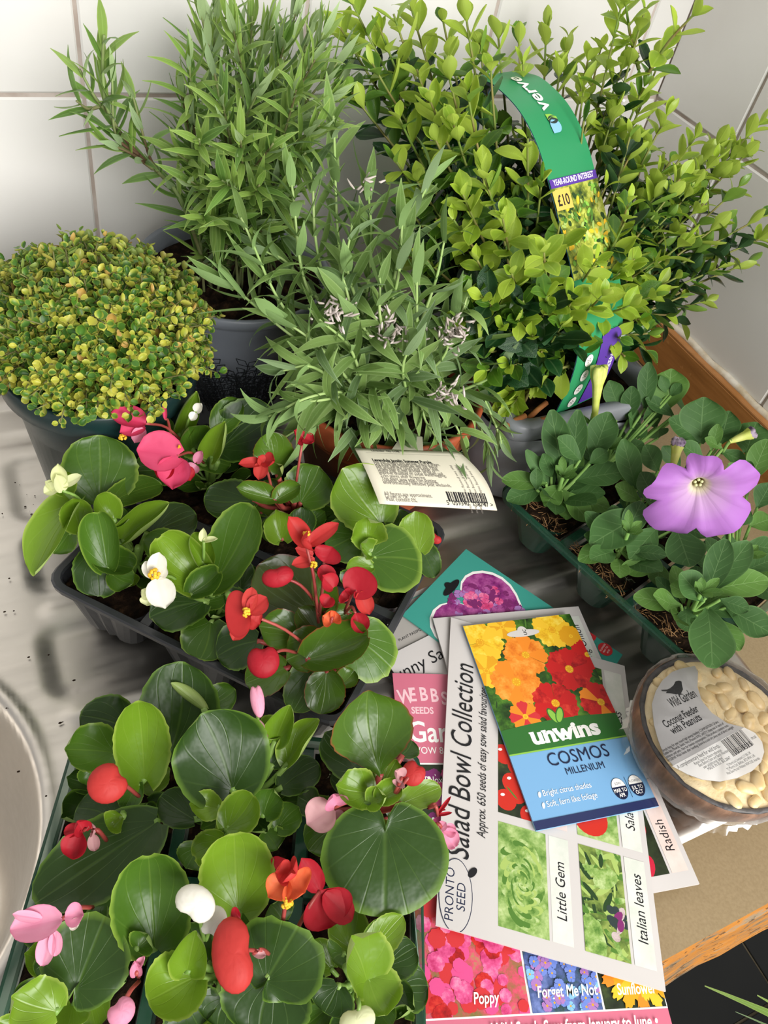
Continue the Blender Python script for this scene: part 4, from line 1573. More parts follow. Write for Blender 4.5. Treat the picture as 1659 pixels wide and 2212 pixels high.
# --- tray 1
A = begonia('begonia with a cream bud cluster in the tray corner by the bare steel', fr1, CU1 * .5, CV1 * .5, HX1, HY1, ZS1, [
    ((215, 1088, .075), (215, 938, .100), 150, 'mid', dict(cup=0.12, lobe=0.02, bend=0.2, up=0.2)),
    ((165, 1085, .088), (72, 1250, .074), 118, 'lime', dict(cup=0.1, tube_=1.0, bend=0.5, roll=0.55)),
    ((172, 1140, .080), (155, 1075, .100), 66, 'lime', dict(cup=0.7, bend=-0.3)),
    ((232, 1225, .074), (212, 1108, .100), 100, 'mid', dict(cup=0.15, tube_=1.15, bend=-0.4, roll=-0.3)),
    ((210, 1205, .074), (285, 1232, .074), 66, 'mid', dict(cup=0.8, bend=-0.3)),
    ((268, 1165, .070), (368, 1085, .095), 95, 'lime', dict(cup=0.1, tube_=1.9, bend=0.1)),
    ((330, 1150, .064), (425, 1110, .066), 90, 'dark', dict(cup=0.12)),
    ((205, 1185, .066), (215, 1285, .052), 95, 'dark', dict(cup=-0.15, bend=0.5)),
    ((150, 1150, .070), (115, 1200, .064), 60, 'mid', dict(cup=0.3)),
    ((240, 1085, .082), (352, 1048, .070), 62, 'mid', dict(cup=0.35, bend=0.5)),
    ((245, 1120, .084), (205, 1072, .098), 60, 'lime', dict(cup=0.8, bend=-0.2)),
    ((215, 1120, .076), (290, 1125, .080), 52, 'mid', dict(cup=0.6)),
    ((240, 1240, .060), (290, 1265, .056), 60, 'mid', dict(cup=0.4)),
    ((140, 1060, .095), (130, 1010, .110), 50, 'lime', dict(cup=0.9, bend=-0.2)),
])
flower(A, (205, 1120, .08), [((135, 1060, .108), (118, 1020, .122), 30, dict(cup=0.5)), ((135, 1050, .110), (180, 1027, .116), 26, dict(cup=0.4)),
                             ((128, 1050, .108), (95, 1068, .104), 30, dict(cup=0.5)), ((130, 1045, .112), (125, 995, .126), 34, dict(cup=0.6)), ((128, 1060, .104), (95, 1040, .110), 24, {})], 'cream', stalk=M['beg_stem'])
B = begonia('begonia with an open white flower and yellow centre beside the tray rim', fr1, CU1 * 1.5, CV1 * .5, HX1, HY1, ZS1, [
    ((440, 1268, .076), (345, 1162, .102), 125, 'lime', dict(cup=0.15, tube_=1.15, bend=-0.4, roll=-0.25)),
    ((462, 1262, .076), (552, 1098, .108), 120, 'mid', dict(cup=0.35, bend=-0.2, roll=-0.35)),
    ((442, 1218, .088), (418, 1150, .104), 88, 'lime', dict(cup=0.1, tube_=1.9, bend=-0.2)),
    ((410, 1285, .078), (468, 1245, .084), 62, 'mid', dict(cup=0.9, bend=-0.3)),
    ((438, 1300, .066), (318, 1338, .058), 105, 'dark', dict(cup=0.25, bend=0.45)),
    ((436, 1302, .062), (488, 1285, .062), 55, 'mid', dict(cup=0.3)),
    ((455, 1345, .058), (432, 1428, .050), 110, 'mid', dict(cup=0.1, bend=0.4)),
    ((400, 1200, .066), (305, 1168, .070), 76, 'mid', dict(cup=0.3)),
    ((520, 1270, .060), (510, 1205, .064), 60, 'dark', dict(cup=0.2)),
    ((480, 1290, .060), (540, 1310, .056), 60, 'dark', dict(cup=0.2)),
])
flower(B, (400, 1270, .07), [((338, 1250, .094), (358, 1320, .082), 62, dict(cup=0.4, bend=0.5)), ((336, 1245, .094), (345, 1190, .104), 42, dict(cup=0.3)),
                             ((334, 1248, .094), (312, 1212, .098), 34, dict(cup=0.3)), ((340, 1248, .094), (362, 1225, .098), 30, {})], 'white', ((333, 1240, .098), 26), M['beg_stem'])
flower(B, (380, 1290, .066), [((322, 1290, .086), (300, 1272, .09), 30, dict(cup=0.8)), ((322, 1288, .086), (318, 1312, .082), 34, dict(cup=0.8))], 'cream', None, M['beg_stem'])
flower(B, (440, 1210, .09), [((440, 1170, .104), (475, 1165, .108), 14, dict(cup=1.0)), ((438, 1168, .104), (440, 1135, .112), 18, dict(cup=1.0))], 'cream', None, M['beg_stem'])
C = begonia('begonia with clustered scarlet flowers and red-edged leaves at the tray front', fr1, CU1 * 2.5, CV1 * .5, HX1, HY1, ZS1, [
    ((690, 1330, .068), (552, 1222, .082), 150, 'bronze', dict(cup=0.15, bend=0.2)),
    ((645, 1378, .074), (552, 1355, .080), 88, 'red', dict(cup=0.35)),
    ((700, 1320, .084), (665, 1222, .108), 62, 'red', dict(cup=0.9, roll=0.3)),
    ((705, 1392, .080), (612, 1432, .074), 96, 'red', dict(cup=0.35, bend=0.4)),
    ((665, 1425, .080), (792, 1385, .092), 96, 'red', dict(cup=0.85, bend=-0.2)),
    ((765, 1375, .070), (848, 1450, .054), 125, 'mid', dict(cup=0.1, bend=0.5, lobe=0.3)),
    ((705, 1455, .070), (692, 1545, .056), 84, 'red', dict(cup=0.3)),
    ((680, 1430, .066), (632, 1540, .050), 86, 'mid', dict(cup=0.2)),
    ((615, 1445, .066), (528, 1478, .056), 88, 'red', dict(cup=0.2, bend=0.4)),
    ((555, 1385, .064), (468, 1420, .054), 100, 'dark', dict(cup=0.15)),
    ((690, 1375, .078), (640, 1312, .084), 64, 'bronze', dict(cup=0.5)),
    ((730, 1330, .066), (755, 1370, .064), 60, 'mid', dict(cup=0.3)),
    ((735, 1480, .066), (765, 1450, .066), 46, 'red', dict(cup=0.5)),
    ((570, 1425, .060), (590, 1480, .052), 80, 'dark', dict(cup=0.15)),
    ((755, 1325, .082), (690, 1355, .080), 46, 'red', dict(cup=0.9)),
], M['beg_stem_red'])
flower(C, (690, 1420, .07), [((532, 1325, .108), (485, 1335, .104), 108, dict(cup=0.25, lobe=0.25)), ((535, 1322, .109), (545, 1268, .114), 34, dict(cup=0.2)),
                             ((538, 1325, .109), (578, 1290, .112), 46, dict(cup=0.25)), ((535, 1330, .107), (503, 1385, .100), 40, dict(cup=0.2)), ((540, 1335, .107), (562, 1350, .104), 46, {})], 'scarlet', ((531, 1323, .111), 22))
bud(C, (640, 1410, .08), (569, 1428), 70, 74, 0.1, 'red', .096)
flower(C, (688, 1345, .085), [((662, 1180, .128), (618, 1112, .140), 46, dict(cup=0.6)), ((665, 1178, .130), (735, 1130, .140), 36, dict(cup=0.4)), ((660, 1180, .130), (640, 1170, .138), 50, dict(cup=0.9))], 'scarlet', ((662, 1153, .136), 16))
flower(C, (690, 1330, .09), [((700, 1215, .116), (720, 1180, .120), 62, dict(cup=0.4), 'red'), ((680, 1210, .117), (628, 1222, .118), 30, dict(cup=0.3)), ((676, 1200, .118), (635, 1185, .122), 28, {}), ((690, 1225, .116), (722, 1262, .110), 40, {}, 'red')], 'scarlet', ((677, 1220, .120), 18))
bud(C, (690, 1310, .09), (600, 1245), 70, 48, 0.25, 'red', .112)
flower(C, (745, 1320, .09), [((770, 1275, .112), (800, 1225, .120), 78, dict(cup=0.5, lobe=0.3)), ((775, 1280, .112), (798, 1330, .104), 40, dict(cup=0.5), 'scarlet')], 'red')
flower(C, (745, 1325, .09), [((768, 1325, .104), (782, 1372, .096), 42, dict(cup=0.9)), ((720, 1270, .11), (690, 1240, .116), 44, dict(cup=0.6)), ((715, 1290, .108), (695, 1318, .104), 36, dict(cup=1.0), 'red'), ((735, 1285, .11), (755, 1300, .108), 40, dict(cup=.8))], 'red')
flower(C, (715, 1350, .09), [((715, 1345, .098), (690, 1330, .10), 40, dict(cup=0.8)), ((718, 1342, .099), (738, 1330, .1), 34, dict(cup=0.8))], 'orange')
D = begonia('begonia with deep pink flowers in the tray corner below the thyme pot', fr1, CU1 * .5, CV1 * 1.5, HX1, HY1, ZS1, [
    ((478, 968, .070), (588, 878, .094), 118, 'dark', dict(cup=0.15, up=0.25)),
    ((415, 968, .078), (398, 918, .098), 76, 'mid', dict(cup=0.9, bend=-0.3)),
    ((458, 985, .078), (488, 908, .104), 84, 'lime', dict(cup=0.1, tube_=1.8)),
    ((385, 935, .084), (425, 842, .116), 72, 'lime', dict(cup=0.1, tube_=1.8, roll=0.6)),
    ((400, 1000, .064), (290, 1020, .066), 90, 'dark', dict(cup=0.15)),
    ((355, 935, .076), (350, 880, .1), 40, 'mid', dict(cup=0.8)),
    ((470, 930, .08), (520, 860, .094), 60, 'mid', dict(cup=0.4, up=0.2)),
    ((430, 990, .06), (500, 1010, .056), 60, 'mid', dict(cup=0.3)),
])
flower(D, (400, 960, .08), [((315, 915, .112), (228, 900, .116), 52, dict(cup=0.8)), ((312, 920, .110), (255, 940, .108), 44, dict(cup=0.6)), ((310, 925, .110), (290, 960, .104), 30, dict(cup=0.5), 'palepink')], 'pink', ((265, 945, .106), 18), None)
flower(D, (440, 1000, .07), [((383, 985, .104), (290, 975, .106), 96, dict(cup=0.3, lobe=0.15)), ((380, 990, .102), (372, 1068, .088), 70, dict(cup=0.7, bend=0.4)), ((372, 1000, .100), (340, 1035, .092), 46, dict(cup=0.5), 'red'), ((395, 1010, .098), (412, 1040, .092), 36, {}, 'red')], 'pink', ((387, 965, .108), 8))
flower(D, (440, 985, .075), [((425, 1000, .088), (440, 970, .096), 22, dict(cup=0.9)), ((425, 1005, .086), (410, 1025, .082), 30, dict(cup=0.7))], 'palepink')
flower(D, (370, 945, .09), [((357, 905, .112), (353, 862, .124), 10, dict(cup=1.2))], 'pink')
flower(D, (400, 930, .09), [((425, 890, .112), (440, 868, .118), 22, dict(cup=0.9)), ((423, 892, .112), (412, 912, .108), 20, dict(cup=0.8))], 'white', None, M['beg_stem'])
Eb = begonia('begonia with small red flowers and dark leaves in the middle of the charcoal tray', fr1, CU1 * 1.5, CV1 * 1.5, HX1, HY1, ZS1, [
    ((592, 1008, .072), (580, 930, .094), 82, 'red', dict(cup=0.2, up=0.2)),
    ((545, 1080, .066), (438, 1080, .062), 92, 'dark', dict(cup=0.2)),
    ((590, 1078, .080), (502, 1056, .086), 48, 'red', dict(cup=0.8)),
    ((598, 1080, .080), (655, 1050, .086), 44, 'red', dict(cup=0.8)),
    ((650, 1085, .068), (692, 1005, .086), 104, 'mid', dict(cup=0.2)),
    ((608, 1165, .060), (592, 1092, .078), 66, 'lime', dict(cup=0.6)),
    ((655, 1150, .060), (650, 1095, .068), 58, 'dark', dict(cup=0.3)),
    ((670, 1130, .06), (705, 1105, .066), 46, 'mid', dict(cup=0.4)),
    ((560, 1110, .058), (530, 1150, .052), 80, 'dark', dict(cup=0.2)),
    ((620, 1140, .06), (560, 1160, .056), 60, 'mid', dict(cup=0.4)),
    ((600, 1025, .094), (620, 1000, .104), 36, 'red', dict(cup=0.9)),
], M['beg_stem_red'])
flower(Eb, (590, 1075, .075), [((565, 1000, .104), (512, 1005, .106), 26, dict(cup=0.5)), ((568, 998, .105), (558, 1040, .098), 32, dict(cup=0.5)), ((570, 998, .105), (600, 1000, .108), 38, dict(cup=0.6)), ((568, 1000, .105), (555, 985, .11), 26, {})], 'scarlet')
flower(Eb, (640, 1040, .08), [((655, 945, .104), (630, 930, .108), 28, dict(cup=0.6)), ((656, 948, .104), (682, 958, .104), 30, dict(cup=0.6)), ((652, 950, .104), (640, 958, .102), 26, {})], 'red')
Fb = begonia('begonia with large lime leaves and one red bud under the care label', fr1, CU1 * 2.5, CV1 * 1.5, HX1, HY1, ZS1, [
    ((820, 1128, .070), (732, 1010, .092), 140, 'lime', dict(cup=0.25)),
    ((792, 1172, .080), (788, 1106, .096), 74, 'lime', dict(cup=0.7, wave=0.14)),
    ((795, 1195, .076), (768, 1172, .084), 46, 'lime', dict(cup=0.8, wave=0.12)),
    ((808, 1205, .070), (912, 1212, .064), 150, 'mid', dict(cup=0.05, bend=0.4, lobe=0.25)),
    ((905, 1190, .066), (895, 1102, .080), 74, 'lime', dict(cup=0.3)),
    ((905, 1175, .062), (938, 1250, .050), 56, 'dark', dict(cup=0.2)),
    ((770, 1155, .066), (702, 1190, .062), 100, 'mid', dict(cup=0.15)),
    ((800, 1225, .072), (742, 1232, .074), 42, 'lime', dict(cup=0.5)),
    ((855, 1150, .066), (865, 1100, .072), 60, 'mid', dict(cup=0.3)),
    ((780, 1240, .060), (760, 1280, .054), 70, 'dark', dict(cup=0.2)),
])
bud(Fb, (905, 1190, .064), (940, 1163), 30, 22, -0.6, 'scarlet', .066)

# --- tray 2
CU2, CV2 = LU2 / 3, LV2 / 2
HX2, HY2 = CU2 / 2 - 0.004, CV2 / 2 - 0.004
ZS2 = 0.0425
G = begonia('begonia with one round red bud at the back left of the clear green tray', fr2, CU2 * .5, CV2 * 1.5, HX2, HY2, ZS2, [
    ((312, 1682, .078), (298, 1508, .112), 112, 'lime', dict(cup=0.55, bend=-0.2)),
    ((245, 1625, .074), (128, 1622, .086), 104, 'mid', dict(cup=0.4, bend=0.2)),
    ((365, 1640, .066), (395, 1425, .096), 165, 'dark', dict(cup=0.1, bend=0.2)),
    ((290, 1580, .066), (170, 1545, .074), 110, 'dark', dict(cup=0.1)),
    ((340, 1775, .072), (72, 1955, .070), 160, 'dark', dict(cup=0.12, lobe=0.05, bend=0.25)),
    ((250, 1770, .066), (165, 1745, .064), 100, 'dark', dict(cup=0.1)),
    ((265, 1765, .084), (235, 1790, .080), 50, 'lime', dict(cup=0.9, wave=0.15)),
    ((300, 1690, .078), (268, 1750, .068), 50, 'mid', dict(cup=0.4)),
    ((200, 1660, .07), (190, 1700, .066), 50, 'mid', dict(cup=0.5)),
], None)
bud(G, (300, 1720, .085), (233, 1692), 84, 86, -0.9, 'scarlet', .104)
flower(G, (215, 1800, .088), [((180, 1795, .098), (160, 1765, .104), 40, dict(cup=0.9)), ((178, 1800, .098), (165, 1862, .092), 62, dict(cup=0.8, roll=0.4)), ((176, 1790, .099), (138, 1800, .096), 30, dict(cup=0.5))], 'red')
flower(G, (230, 1815, .088), [((200, 1795, .096), (215, 1790, .098), 30, dict(cup=0.8)), ((200, 1800, .096), (205, 1838, .09), 26, dict(cup=0.8))], 'rose')
H = begonia('begonia with a slim pale pink bud beside a big round dark leaf', fr2, CU2 * 1.5, CV2 * 1.5, HX2, HY2, ZS2, [
    ((500, 1702, .082), (432, 1535, .104), 198, 'dark', dict(cup=0.2, lobe=0.19, bend=0.15, fold=0.12, scallop=0.012, skew=0.03)),
    ((440, 1530, .080), (512, 1490, .082), 66, 'mid', dict(cup=0.4)),
    ((440, 1530, .086), (368, 1475, .094), 60, 'lime', dict(cup=0.1, tube_=2.3, roll=2.6)),
    ((595, 1600, .080), (628, 1520, .098), 88, 'lime', dict(cup=0.1, tube_=1.5)),
    ((600, 1560, .078), (570, 1610, .076), 56, 'lime', dict(cup=0.9)),
    ((622, 1650, .074), (692, 1552, .092), 84, 'lime', dict(cup=0.1, tube_=1.3, roll=-0.5)),
    ((590, 1650, .070), (640, 1580, .074), 60, 'dark', dict(cup=0.3)),
    ((610, 1700, .066), (690, 1650, .066), 76, 'dark', dict(cup=0.2)),
    ((490, 1790, .082), (548, 1722, .092), 84, 'lime', dict(cup=0.55, bend=-0.3)),
    ((485, 1815, .080), (430, 1850, .078), 78, 'lime', dict(cup=0.6, bend=-0.3)),
    ((470, 1745, .082), (402, 1738, .088), 62, 'lime', dict(cup=0.4, wave=0.06)),
    ((570, 1760, .070), (595, 1695, .080), 70, 'mid', dict(cup=0.5)),
    ((600, 1790, .064), (650, 1740, .070), 66, 'mid', dict(cup=0.4)),
    ((575, 1800, .062), (600, 1840, .060), 60, 'mid', dict(cup=0.4)),
    ((420, 1770, .066), (345, 1720, .064), 80, 'dark', dict(cup=0.3)),
    ((520, 1660, .066), (560, 1640, .066), 60, 'mid', dict(cup=0.5)),
])
bud(H, (555, 1600, .085), (556, 1512), 30, 76, 0.18, 'palepink', .106, M['beg_stem'], 0.8)
flower(H, (560, 1610, .08), [((565, 1580, .092), (532, 1550, .098), 26, dict(cup=0.9)), ((565, 1580, .092), (568, 1605, .088), 24, dict(cup=0.9))], 'rose', None, M['beg_stem'])
I_ = begonia('begonia with a half-open red flower and broad heart leaf beside the pink seed packet', fr2, CU2 * 2.5, CV2 * 1.5, HX2, HY2, ZS2, [
    ((822, 1672, .084), (790, 1482, .112), 172, 'red', dict(cup=0.35, lobe=0.0, bend=0.1, prof=p_obov)),
    ((775, 1670, .068), (698, 1580, .078), 92, 'dark', dict(cup=0.2)),
    ((832, 1800, .086), (828, 1985, .072), 262, 'dark', dict(cup=0.08, scallop=0.01, lobe=0.42, bend=0.25, wave=0.01)),
    ((800, 1712, .088), (712, 1698, .094), 82, 'lime', dict(cup=0.6, wave=0.08)),
    ((820, 1725, .092), (878, 1690, .098), 52, 'lime', dict(cup=0.8)),
    ((870, 1735, .084), (952, 1702, .082), 56, 'lime', dict(cup=0.3)),
    ((800, 1735, .090), (845, 1720, .096), 50, 'lime', dict(cup=0.8)),
    ((720, 1790, .066), (665, 1840, .060), 80, 'mid', dict(cup=0.3)),
    ((680, 1740, .064), (640, 1720, .066), 60, 'dark', dict(cup=0.3)),
    ((870, 1630, .062), (890, 1600, .062), 50, 'dark', dict(cup=0.2)),
], M['beg_stem_red'])
bud(I_, (850, 1725, .092), (893, 1670), 52, 56, -0.6, 'scarlet', .104)
flower(I_, (850, 1720, .092), [((868, 1680, .104), (845, 1662, .108), 34, dict(cup=0.8)), ((866, 1684, .103), (858, 1700, .1), 30, dict(cup=0.8))], 'rose')
flower(I_, (790, 1740, .08), [((720, 1745, .086), (660, 1785, .080), 76, dict(cup=0.5)), ((725, 1740, .088), (715, 1705, .094), 54, dict(cup=0.7), 'palepink'), ((715, 1760, .084), (740, 1780, .08), 40, {}, 'palepink')], 'rose')
for a, b_, w_ in (((945, 1760, .084), (976, 1718, .09), 9), ((945, 1762, .083), (978, 1756, .084), 8), ((940, 1750, .084), (965, 1750, .086), 6)):
    flower(I_, (925, 1745, .084), [(a, b_, w_, dict(cup=1.2))], 'red')
flower(I_, (925, 1790, .08), [((955, 1790, .084), (980, 1830, .076), 40, dict(cup=0.8)), ((957, 1792, .084), (985, 1800, .082), 30, dict(cup=0.7)), ((950, 1790, .085), (965, 1775, .088), 22, {})], 'palepink')
J = begonia('begonia with a drooping pale pink flower at the front left of the green tray', fr2, CU2 * .5, CV2 * .5, HX2, HY2, ZS2, [
    ((335, 2048, .080), (322, 1852, .104), 158, 'mid', dict(cup=0.55, bend=-0.35)),
    ((172, 2120, .078), (232, 1972, .088), 178, 'dark', dict(cup=0.2, lobe=0.38, bend=0.1)),
    ((120, 2185, .080), (15, 2150, .088), 110, 'lime', dict(cup=0.4, wave=0.12)),
    ((300, 2045, .084), (330, 2010, .086), 60, 'mid', dict(cup=1.0)),
    ((70, 2200, .070), (40, 2260, .066), 110, 'lime', dict(cup=0.4)),
    ((120, 2080, .060), (90, 2120, .056), 70, 'dark', dict(cup=0.2)),
])
flower(J, (200, 1960, .086), [((135, 1985, .108), (20, 2012, .104), 72, dict(cup=0.5)), ((140, 1980, .110), (185, 1978, .108), 50, dict(cup=0.7)), ((110, 2010, .104), (92, 2085, .092), 40, dict(cup=0.4)), ((120, 2010, .104), (120, 2065, .096), 30, {}),
                              ((90, 1985, .108), (25, 1975, .112), 24, {}), ((150, 1990, .109), (168, 2002, .106), 26, dict(cup=.6), 'white')], 'palepink')
K = begonia('begonia with white buds and a large red bud in the green tray', fr2, CU2 * 1.5, CV2 * .5, HX2, HY2, ZS2, [
    ((515, 1965, .080), (505, 1802, .106), 150, 'lime', dict(cup=0.6, bend=-0.4)),
    ((582, 2108, .080), (655, 1985, .094), 190, 'dark', dict(cup=0.18, lobe=0.3)),
    ((600, 2100, .078), (560, 2240, .064), 190, 'dark', dict(cup=0.15, lobe=0.1)),
    ((425, 2110, .080), (322, 2165, .084), 128, 'lime', dict(cup=0.6, bend=-0.2)),
    ((405, 2095, .082), (425, 2002, .098), 100, 'lime', dict(cup=0.2, tube_=1.2)),
    ((400, 2150, .066), (430, 2220, .060), 120, 'dark', dict(cup=0.2)),
    ((500, 2150, .066), (470, 2220, .060), 120, 'dark', dict(cup=0.2)),
    ((430, 1830, .062), (400, 1880, .060), 70, 'mid', dict(cup=0.3)),
    ((610, 1990, .070), (580, 1950, .076), 70, 'mid', dict(cup=0.3)),
], None)
bud(K, (440, 2030, .09), (422, 1952), 92, 72, 2.6, 'white', .110, M['beg_stem'])
bud(K, (445, 2030, .088), (462, 1992), 56, 66, 2.9, 'white', .100, M['beg_stem'])
bud(K, (570, 2060, .09), (505, 2062), 150, 94, -1.35, 'scarlet', .108, None, 0.4)
flower(K, (580, 2060, .09), [((545, 2060, .102), (575, 2065, .100), 18, dict(cup=1.0)), ((520, 1985, .106), (490, 1998, .106), 50, dict(cup=.8), 'red')], 'rose')
flower(K, (610, 2000, .09), [((620, 1900, .106), (575, 1945, .104), 62, dict(cup=0.6)), ((625, 1900, .106), (662, 1935, .104), 82, dict(cup=0.6)), ((622, 1890, .108), (585, 1885, .110), 54, dict(cup=0.7), 'scarlet'), ((625, 1885, .108), (650, 1895, .112), 60, dict(cup=0.7), 'scarlet'), ((600, 1880, .100), (620, 1852, .104), 50, {}, 'red')], 'orange', ((620, 1950, .106), 28), None)
flower(K, (640, 2010, .08), [((690, 1925, .094), (720, 2000, .084), 115, dict(cup=0.3)), ((690, 1925, .094), (648, 1850, .100), 50, dict(cup=0.4)), ((700, 1930, .094), (760, 1990, .086), 60, {})], 'red')
N_ = begonia('begonia with yellow-green folded leaves and a cream bud in the green tray', fr2, CU2 * 2.5, CV2 * .5, HX2, HY2, ZS2, [
    ((792, 2120, .082), (738, 2005, .104), 120, 'lime', dict(cup=0.6, roll=0.3)),
    ((795, 2110, .082), (832, 2205, .080), 110, 'lime', dict(cup=0.5, roll=-0.3)),
    ((800, 2060, .070), (872, 1975, .076), 66, 'lime', dict(cup=0.3)),
    ((830, 2090, .062), (900, 2045, .064), 84, 'dark', dict(cup=0.2)),
    ((850, 2140, .060), (925, 2130, .058), 96, 'dark', dict(cup=0.2)),
    ((730, 2130, .064), (700, 2190, .060), 100, 'dark', dict(cup=0.2)),
    ((870, 2190, .06), (880, 2160, .066), 50, 'mid', dict(cup=0.6)),
    ((740, 2060, .064), (715, 2080, .064), 70, 'mid', dict(cup=0.3)),
], None)
bud(N_, (770, 2150, .085), (772, 2205), 80, 60, 0.3, 'cream', .09, M['beg_stem'])
bud(J, (300, 2120, .08), (262, 2185), 60, 56, 0.8, 'palepink', .092)
flower(J, (300, 2110, .08), [((295, 2105, .09), (290, 2065, .098), 26, dict(cup=1.0)), ((300, 2085, .094), (318, 2060, .1), 18, dict(cup=1.0))], 'palepink')

# ================================================================== PETUNIAS
c5 = lambda x, y: (1000 + 0.3972 * x, 700 + 0.3972 * y)


def petunia(label, i, j, leaves):
    cx, cy = LU3 / 3 * (i + .5), LV3 / 2 * (j + .5)
    c = fr3(cx, cy, 0)
    r = thing('petunia_plant', label, 'petunia', (c[0], c[1], 0.040), 'petunias in the clear green tray')
    crown = np.array([c[0], c[1], 0.042])
    part('stem', r, *tube(curve([crown, crown + [0.001, 0, 0.012], crown + [-0.001, 0.001, 0.03]], 6), 0.0022, 7, 0.6), M['pet_stem'])
    for lf in leaves:
        bx_, by_, bz, tx, ty, tz, w = lf[:7]
        kw = dict(lf[7]) if len(lf) > 7 else {}
        mat = M['pet_b'] if kw.pop('light', random.random() < 0.3) else M['pet_a']
        b, t = P(*c5(bx_, by_), bz), P(*c5(tx, ty), tz)
        W = w * 0.3972 * mpp((b + t) / 2) * 1.05
        kw.setdefault('cup', 0.2)
        kw.setdefault('bend', 0.35)
        kw.setdefault('wave', 0.03)
        blade(r, b, t, W, mat, prof=p_spat, rows=12, cols=8, **kw)
        petiole(r, crown + [0, 0, 0.012], b, M['pet_stem'], 0.0011)
    for k in range(9):
        a = k * 0.7 + random.uniform(-.2, .2)
        L = random.uniform(0.022, 0.034)
        b = crown + [0.007 * math.cos(a), 0.007 * math.sin(a), random.uniform(0.006, 0.016)]
        d = nrm([math.cos(a), math.sin(a), random.uniform(0.15, 0.9)])
        blade(r, b, b + d * L, L * random.uniform(.48, .6), M['pet_a'] if random.random() < .75 else M['pet_b'], prof=p_spat, rows=10, cols=6, cup=0.2, bend=0.5, up=0.8)
    # young rosette
    top = crown + [-0.001, 0.001, 0.03]
    for k in range(6):
        a = k * 1.05 + random.random() * .3
        d = np.array([math.cos(a), math.sin(a), 0.9])
        blade(r, top, top + nrm(d) * random.uniform(0.010, 0.016), 0.006, M['pet_b'], prof=p_spat, rows=6, cols=4, cup=0.3, bend=0.4)
    return r


up_ = dict(up=0.2)
p1 = petunia('petunia with an unopened yellow-green bud in the tray corner by the box pack', 0, 0, [
    (450, 870, .062, 205, 850, .058, 110), (430, 895, .058, 232, 965, .052, 118), (525, 880, .060, 440, 1000, .054, 120, dict(light=True)), (610, 850, .066, 885, 805, .082, 140),
    (545, 840, .064, 475, 455, .112, 150, up_), (595, 830, .064, 625, 455, .112, 120, up_), (635, 740, .086, 505, 615, .100, 120), (700, 740, .076, 800, 470, .108, 160, up_), (690, 760, .08, 790, 690, .088, 90),
    (620, 940, .058, 800, 1010, .058, 110, dict(light=True)), (540, 905, .060, 690, 1085, .052, 120), (450, 860, .062, 340, 680, .082, 70, up_), (480, 830, .064, 430, 700, .084, 80, up_), (560, 950, .054, 560, 1070, .048, 90, dict(light=True)),
    (400, 900, .06, 400, 780, .074, 70, up_)])
p2 = petunia('petunia carrying the one open violet flower', 1, 0, [
    (990, 1030, .066, 675, 1215, .060, 210, dict(cup=.25)), (1055, 1110, .066, 900, 1290, .056, 150), (840, 1190, .058, 620, 1290, .050, 116, dict(light=True)), (940, 900, .074, 865, 615, .108, 130, up_),
    (1060, 800, .080, 985, 650, .100, 110, up_), (1030, 930, .074, 960, 800, .09, 110, up_), (1160, 1110, .070, 1235, 1335, .062, 210), (1040, 1340, .054, 850, 1330, .054, 100, dict(light=True)), (1050, 1190, .06, 1090, 1280, .056, 70),
    (960, 960, .07, 820, 880, .076, 110), (900, 940, .066, 870, 1000, .062, 70), (1060, 1290, .056, 1060, 1440, .052, 110, dict(light=True))])
p3 = petunia('petunia with a large paddle leaf hanging over the coconut feeder', 2, 0, [
    (1185, 1530, .060, 918, 1485, .056, 128, dict(light=True)), (1310, 1505, .066, 1170, 1350, .076, 160), (1320, 1490, .068, 1435, 1165, .092, 140, up_), (1345, 1460, .066, 1560, 1180, .088, 150, up_), (1305, 1455, .066, 1665, 1395, .074, 160),
    (1330, 1550, .070, 1355, 1885, .070, 235, dict(cup=.12, bend=.5)), (1430, 1545, .064, 1680, 1690, .064, 170), (1400, 1610, .060, 1505, 1785, .056, 120, dict(light=True)), (1210, 1540, .056, 1220, 1680, .050, 120),
    (1400, 1500, .07, 1560, 1560, .072, 100), (1240, 1480, .062, 1120, 1420, .062, 100)])
p4 = petunia('petunia with upright leaves at the tray end by the wooden upstand', 0, 1, [
    (1110, 460, .086, 1135, 232, .114, 190, up_), (990, 460, .084, 1010, 200, .116, 100, up_), (1145, 500, .084, 985, 405, .092, 90), (1210, 470, .08, 1150, 420, .092, 80), (850, 470, .078, 790, 300, .1, 110, up_), (900, 520, .074, 920, 330, .1, 100, up_),
    (960, 560, .07, 890, 490, .08, 110), (1050, 560, .072, 1010, 440, .09, 100, up_), (900, 620, .066, 1000, 560, .074, 90), (1060, 620, .066, 1060, 560, .076, 110), (1120, 380, .096, 1070, 280, .108, 60, up_), (1130, 390, .096, 1190, 320, .108, 60, up_)])
p5 = petunia('petunia with a withered purple bud in the middle of the back row', 1, 1, [
    (1290, 650, .080, 1310, 385, .110, 230, up_), (1400, 650, .080, 1450, 462, .106, 150, up_), (1290, 640, .08, 1110, 515, .092, 130), (1350, 690, .082, 1390, 540, .1, 70, up_), (1310, 750, .076, 1180, 650, .086, 110), (1400, 690, .08, 1540, 760, .078, 90),
    (1180, 780, .074, 1080, 660, .086, 90, up_), (1410, 680, .086, 1310, 620, .09, 60, dict(light=True)), (1250, 700, .072, 1240, 620, .08, 90)])
